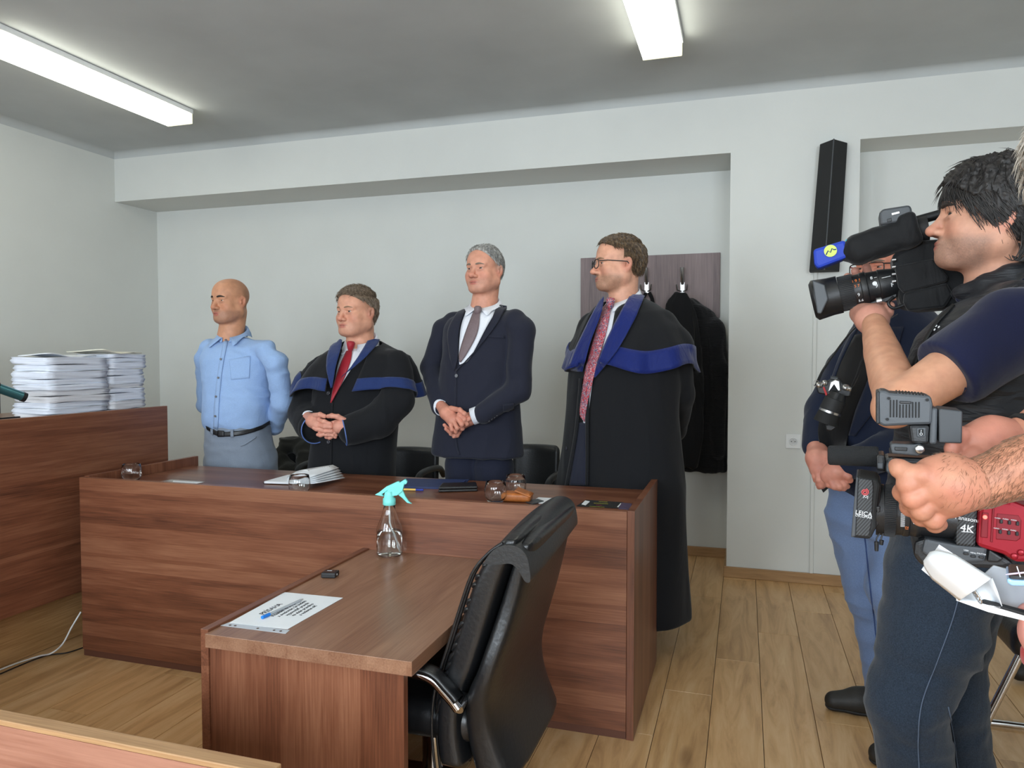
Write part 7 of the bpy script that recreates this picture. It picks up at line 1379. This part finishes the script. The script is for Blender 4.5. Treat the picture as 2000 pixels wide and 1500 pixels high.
def operator():
    Y = 1.12; t = thing('person', 'camcorder operator mostly beyond the right edge: hairy forearms, hands and grey hair', 'person', pY(2160, 950, Y)*np.array([1, 1, 0]))
    hd = Head(2166, 350, Y+.12, 8, .97); nb = pY(2160, 450, Y+.13); HV, HF = hd.build(nb, .06, res=.003)
    a = SDF(pY(1860, 1010, Y)-.12, pY(2230, 850, Y)+.15, .0035); el = pY(2190, 845, Y-.05)
    a.chain([pY(1893, 952, Y-.055), pY(1925, 940, Y-.055), pY(2000, 913, Y-.055), el], [.027, .027, .033, .042], .02); aV, aF = a.mesh()
    h1 = hand_mesh([[(1898, 950, -.06, .027), (1862, 945, -.066, .030), (1828, 945, -.062, .028)], [(1895, 945, -.06, .024), (1862, 955, -.060, .029), (1846, 978, -.052, .022)], [(1890, 945, -.06, .024), (1850, 925, -.06, .022), (1822, 930, -.062, .022)]],
                   [[(1812, 936, -.072, .0128), (1774, 945, -.074, .0125), (1764, 962, -.048, .0115), (1772, 975, -.03, .0105)], [(1820, 954, -.074, .0128), (1784, 972, -.074, .0128), (1778, 990, -.046, .0115), (1790, 998, -.03, .0105)], [(1832, 970, -.068, .0122), (1800, 996, -.068, .0122), (1800, 1010, -.042, .011), (1812, 1014, -.03, .010)], [(1848, 984, -.060, .011), (1824, 1014, -.058, .0112), (1826, 1024, -.04, .010), (1836, 1024, -.03, .009)],
                    [(1838, 930, -.07, .017), (1800, 928, -.075, .0135), (1775, 926, -.072, .012), (1758, 916, -.066, .0112), (1750, 909, -.06, .009)]], Y, res=.002, k=.01)
    h2 = hand_mesh([[(1985, 856, .10, .026), (1940, 858, .10, .032), (1905, 868, .09, .03)], [(1940, 880, .10, .03), (1905, 895, .09, .026)]], [[(1895, 850, .08, .013), (1872, 850, .07, .012), (1862, 856, .06, .011)], [(1890, 866, .08, .013), (1868, 868, .07, .012), (1860, 876, .06, .011)], [(1888, 882, .08, .013), (1866, 886, .07, .012), (1860, 894, .06, .011)], [(1888, 898, .08, .012), (1868, 902, .07, .011), (1864, 908, .06, .010)], [(1925, 880, .07, .015), (1900, 892, .06, .013), (1885, 900, .055, .012)]], Y, res=.003)
    b2 = SDF(pY(1960, 900, Y)-.1, pY(2300, 780, Y+.2)+.15, .006); b2.chain([pY(1985, 856, Y+.10), pY(2060, 830, Y+.12), pY(2230, 800, Y+.12)], [.027, .036, .044], .02); b2V, b2F = b2.mesh()
    g = SDF(pY(2060, 1080, Y)-[.1, .4, .1], pY(2520, 430, Y)+[.2, .4, .1], .011); g.stack([(z, nb[0]+dx, nb[1]+.0, rx, ry, -.6) for z, rx, ry, dx in ((1.50, .07, .07, .04), (1.44, .20, .11, .16), (1.30, .23, .13, .20), (1.05, .22, .13, .20), (.88, .21, .13, .20))], .03, 2.3, .02)
    s_ = nb+np.array([.14, -.16, -.14]); g.chain([s_+np.array([.04, .02, 0]), (s_*.5+el*.5)+np.array([.03, 0, 0]), el+np.array([.02, 0, .0])], [.075, .06, .05], .03); s_2 = nb+np.array([.2, .14, -.14]); g.chain([s_2, pY(2240, 800, Y+.12)], [.07, .05], .03)
    V, F_ = g.mesh(); V = folds(V, F_, .006, (8, 8, 6), 95); link('polo_shirt', q_mesh('polo_shirt', V, F_), plain('grey_knit', (70, 74, 80), .9), t); bV, bF = g.mesh(-.03, 2)
    base = (208, 158, 130); col = hd.colour(HV, base)
    join_body([(HV, HF, col), (bV, bF, skin_tone(bV, base)), (aV, aF, skin_tone(aV, (186, 134, 106), (186, 116, 92), .5)), (h1[0], h1[1], skin_tone(h1[0], (186, 134, 108), (186, 112, 92), .55)), (h2[0], h2[1], skin_tone(h2[0], (190, 132, 112))), (b2V, b2F, skin_tone(b2V, (190, 136, 110)))], t)
    hd.eyes(t); hd.brows(bvh_of((HV, HF)), M['brow_grey'], t)
    hd.hair(hair_mat('ash_grey_hair', (128, 120, 108), (186, 178, 166)), t, lambda l, f, u: np.minimum(u-.012, np.where(f > .02, u-.036-.4*np.maximum(f, 0), 1)), .022, tufts=2600, length=.04, comb=(.6, .4, -.3), seed=23, side=.022, lift=.3, ears=False)
    # fine hairs on the forearm and the back of the hand
    rg = np.random.default_rng(5); mb = MB()
    for Vx, Fx, n in ((aV, aF, 2000), (h1[0], h1[1], 300)):
        N = vnormals(Vx, Fx); pj = 1000+F_PX*((Vx-CAM)@RT)/((Vx-CAM)@FW); pv = 750-F_PX*((Vx-CAM)@UP)/((Vx-CAM)@FW); ok = np.where((N@FW < .35) & (pj < 2030) & (pj > 1838) & (pv < 992+.0*pj))[0]
        for i in rg.choice(ok, n):
            p, nn = Vx[i], N[i]; d = -RT*.35-UP*.8+rg.normal(0, .25, 3); d -= nn*(d@nn); d /= np.linalg.norm(d); L_ = rg.uniform(.005, .011); sd = np.cross(nn, d)*.00005; e = p+d*L_+nn*.0012; mb.add([p-sd, p+sd, e, p+nn*.0002+d*L_*.5+nn*.001], [(0, 1, 3), (0, 3, 2), (1, 2, 3)])
    o = mb.build('arm_hair', plain('arm_hair', (122, 92, 70), .6), t); o['kind'] = 'stuff'
    MB().lathe([(.031+.004*math.cos(q), .006*math.sin(q)) for q in np.linspace(0, 6.28, 9)[:-1]], frame(pY(2004, 852, Y+.105), (0, 0, 1), pY(2060, 830, Y+.12)-pY(1985, 856, Y+.10)), 24, closed=True).build('bracelet', M['black_matte'], t)
    jl = SDF(np.array([nb[0]-.2, nb[1]-.3, -.02]), np.array([nb[0]+.6, nb[1]+.4, 1.0]), .014); c = nb+np.array([.16, 0, 0])
    for s in (-1, 1): jl.chain([np.array([c[0]+.0, c[1]+s*.1, .86]), np.array([c[0]+.02, c[1]+s*.11, .47]), np.array([c[0]+.02, c[1]+s*.12, .08])], [.12, .085, .075], .03)
    v, f = jl.mesh(); link('trousers', q_mesh('trousers', v, f), M['denim_dark'], t)
operator()
# ---------------------------------------------------------------- note taker at the right edge
def note_taker():
    Y = .80; t = thing('person', 'seated note taker in red sleeves cut off by the right edge, only fingers showing', 'person', pY(2250, 1300, Y)*np.array([1, 1, 0]))
    h = hand_mesh([[(2090, 1270, .02, .028), (2060, 1240, .02, .03)]], [[(2042, 1222, .02, .011), (2022, 1206, .018, .010), (2008, 1196, .015, .009)], [(2044, 1232, .022, .011), (2026, 1222, .02, .0105), (2014, 1214, .018, .0095)], [(2048, 1242, .022, .011), (2034, 1236, .02, .0105), (2026, 1230, .018, .0095)], [(2054, 1252, .02, .010), (2042, 1250, .02, .0095), (2036, 1244, .018, .009)], [(2060, 1205, -.01, .013), (2038, 1180, -.02, .011), (2028, 1168, -.022, .010)]], Y, res=.003)
    hc = np.array([.80, .72, 1.32]); g = SDF((.25, .3, .40), (1.2, 1.15, 1.25), .012); g.stack([(z, .80, .72, rx, ry, .9) for z, rx, ry in ((.45, .2, .15), (.7, .2, .14), (.95, .21, .13), (1.08, .19, .11), (1.15, .07, .07))], .03, 2.3, .02)
    w = pY(2110, 1285, Y+.02); e1 = np.array([.66, .62, .68]); g.chain([np.array([.74, .58, 1.05]), e1, w], [.06, .05, .036], .03); g.chain([pY(2075, 1295, Y+.05), pY(2010, 1282, Y+.05)], [.02, .012], .02)
    V, F_ = g.mesh(); V = folds(V, F_, .006, (8, 8, 8), 96); link('sweater', q_mesh('sweater', V, F_), cloth('red_knit', (176, 44, 40)), t); bV, bF = g.mesh(-.03, 2)
    hd = Head(2000, 700, .8, 60, .95); hd.c = np.array([.80, .72, 1.30]); hd.F = np.array([-.85, .5, 0]); hd.F /= np.linalg.norm(hd.F); hd.U = np.array([0, 0, 1.]); hd.L = np.cross(hd.U, hd.F); hd.R = np.array([hd.L, hd.F, hd.U]); HV, HF = hd.build((.80, .72, 1.12), .055, res=.0035)
    base = (212, 160, 140); join_body([(HV, HF, hd.colour(HV, base)), (bV, bF, skin_tone(bV, base)), (h[0], h[1], skin_tone(h[0], (222, 160, 150)))], t); hd.eyes(t)
    hd.hair(hair_mat('chestnut_hair', (60, 42, 32), (104, 78, 58)), t, lambda l, f, u: np.minimum(u+.08, np.where(f > 0, u-.04-.4*f, 1)), .016, tufts=900, seed=31, side=.01)
    j = SDF((.25, .3, -.02), (1.2, 1.1, .62), .012)
    for dy in (-.1, .1):
        k = pY(2030, 1520, .86)+np.array([0, dy*.6+.06, 0]) if dy < 0 else pY(2060, 1500, 1.0); k[2] = max(k[2], .47); j.chain([np.array([.82, .72+dy, .46]), k, np.array([k[0]+.03, k[1], .08])], [.1, .07, .055], .03)
    v, f = j.mesh(); v = folds(v, f, .006, (8, 8, 8), 97); link('jeans', q_mesh('jeans', v, f), cloth('pale_denim', (118, 158, 196)), t)
    sh = MB()
    t2 = thing('stool', 'stool beneath the seated note taker beyond the right edge', 'stool', (.85, .72, 0)); MB().lathe([(0, .33), (.17, .33), (.18, .345), (.17, .36), (0, .36)], Matrix.Translation((.86, .72, -.05)), 24).build('seat', M['black_plastic'], t2)
    for k in range(4): a = k*math.pi/2+.5; MB().tube([(.86+.1*math.cos(a), .72+.1*math.sin(a), .29), (.86+.17*math.cos(a), .72+.17*math.sin(a), .003)], .012, 8).build('leg', M['chrome'], t2)
note_taker()
def notepad():
    Y = .80; t = thing('notepad', 'white spiral notepad with a page curled over, held at the right edge', 'notepad', pF(1930, 1150, Y)); wp = M['white_paper']
    q = lambda x, y, d=0.0: pF(x, y, Y+d)
    pslab('backing_board', [(1868, 1172), (1940, 1105), (2110, 1150), (2110, 1240), (2000, 1213)], Y+.03, .004, plain('pale_board', (170, 174, 180), .7), t, .001)
    rows = []                                                # the curled page: an open roll
    for i in range(20):
        u = i/19; b = np.array([1796, 1112])*(1-u)+np.array([1874, 1173])*u; tp = np.array([1832, 1062])*(1-u)+np.array([1938, 1129])*u; sq = min(1.0, (u*3.2)**.5) if u < .31 else 1.0; mid = (b+tp)/2; r = []
        for k in range(15):
            v = k/14; c = b*(1-v)+tp*v; c = mid+(c-mid)*(.35+.65*sq); r.append(tuple(q(c[0]-(1-sq)*4, c[1], -.030*math.sin(math.pi*v)*(.4+.6*sq)+.0)))
        rows.append(r)
    MB().grid(rows).build('page', wp, t, solid=.0006)
    rows = []
    for i in range(12):
        u = i/11; b = np.array([1800, 1112])*(1-u)+np.array([1874, 1174])*u; tp = np.array([1834, 1064])*(1-u)+np.array([1936, 1130])*u; rows.append([tuple(q(*(b*(1-v)+tp*v), .006+.022*math.sin(math.pi*v))) for v in np.linspace(0, 1, 9)])
    MB().grid(rows).build('page', wp, t, solid=.0006)
    rows = [[tuple(q(*(np.array(a)*(1-v)+np.array(b)*v), .012*math.sin(math.pi*v)+.004)) for v in np.linspace(0, 1, 8)] for a, b in (((1938, 1129), (1872, 1174)), ((1948, 1155), (1912, 1180)), ((1957, 1184), (1954, 1186)))]; MB().grid(rows).build('page', wp, t, solid=.0006)
    pslab('page_stack', [(1866, 1173), (1872, 1168), (2000, 1198), (2110, 1224), (2110, 1238), (2000, 1213), (1930, 1196)], Y+.012, .012, wp, t, .001); pslab('binding', [(1915, 1178), (1922, 1175), (2000, 1196), (2110, 1222), (2110, 1228), (2000, 1203)], Y+.004, .01, M['black_matte'], t, .001)
    for k in range(4): x = 1898+3*k; MB().lathe([(.0045+.0006*math.cos(a), .0006*math.sin(a)) for a in np.linspace(0, 6.28, 7)[:-1]], frame(q(1900+k*4, 1152+k*6, .0), (0, 0, 1), (1, .2, .3)), 14, closed=True).build('spiral_ring', M['steel'], t)
    Yp = .78; t = thing('mobile_phone', 'dark phone with a pale blue edge lying on the notepad', 'phone', pF(1990, 1135, Yp)); pslab('frame', [(1966, 1138), (1968, 1129), (1975, 1133), (2090, 1138), (2090, 1148), (1975, 1145)], Yp, .05, plain('pale_blue_metal', (150, 190, 226), .35, metal=.3), t, .002); pslab('screen', [(1970, 1128), (1975, 1124), (2090, 1130), (2090, 1138), (1976, 1134)], Yp+.003, .045, M['black_plastic'], t, .001)
    t = thing('pen', 'slim violet and white pen above the phone at the right edge', 'pen', pF(1985, 1118, Yp)); barrel('barrel', [(1964, 1122, .6), (1972, 1120.5, 1.6), (2060, 1112, 2.0)], Yp-.01, plain('lilac_plastic', (214, 196, 236), .35), t, 12); MB().tube([pF(1986, 1106, Yp-.012), pF(1993, 1127, Yp-.014)], .0006, 6).build('clip', M['steel'], t)
set_dev(1930); notepad()
# ---------------------------------------------------------------- black chair with chrome runners behind the cameraman
t = thing('visitor_chair', 'black leather visitor chair with chrome runners behind the cameraman', 'chair', (1.2, 2.7, 0))
c = pY(1985, 1262, 2.62); g = SDF((c[0]-.25, 2.35, .3), (c[0]+.75, 3.1, .62), .01); g.box((c[0]+.22, 2.72, .46), (.27, .25, .055), None, .04, .01); v, f = g.mesh(); link('seat', q_mesh('seat', v, f), M['leather'], t)
g = SDF((c[0]+.3, 2.35, .4), (c[0]+.75, 3.1, 1.15), .012); g.box((c[0]+.52, 2.72, .78), (.04, .24, .28), None, .035, .01); v, f = g.mesh(); link('backrest', q_mesh('backrest', v, f), M['leather'], t)
for yy in (2.50, 2.94): MB().tube(smooth_line([(c[0]+.48, yy, .42), (c[0]+.46, yy, .06), (c[0]+.40, yy, .015), (c[0]+.10, yy, .015), (c[0]-.12, yy, .015), (c[0]-.16, yy, .06), (c[0]-.02, yy, .44)], 40), .012, 10).build('runner', M['chrome'], t)
b = pZ(1990, 1333, 0); g = SDF(b-np.array([.12, .2, .02]), b+np.array([.5, .25, .2]), .008); g.rc(b+np.array([0, 0, .045]), b+np.array([.2, .06, .05]), .036, .045, .02); g.rc(b+np.array([.18, .05, .08]), b+np.array([.22, .06, .12]), .05, .05, .02); g.box(b+np.array([0, 0, -.198]), (.6, .6, .2), None, .002, .004, True); v, f = g.mesh(); tag(link('shoe', q_mesh('shoe', v, f), M['shoe']), 'black shoe on the floor beneath the visitor chair at the right edge', 'shoe')
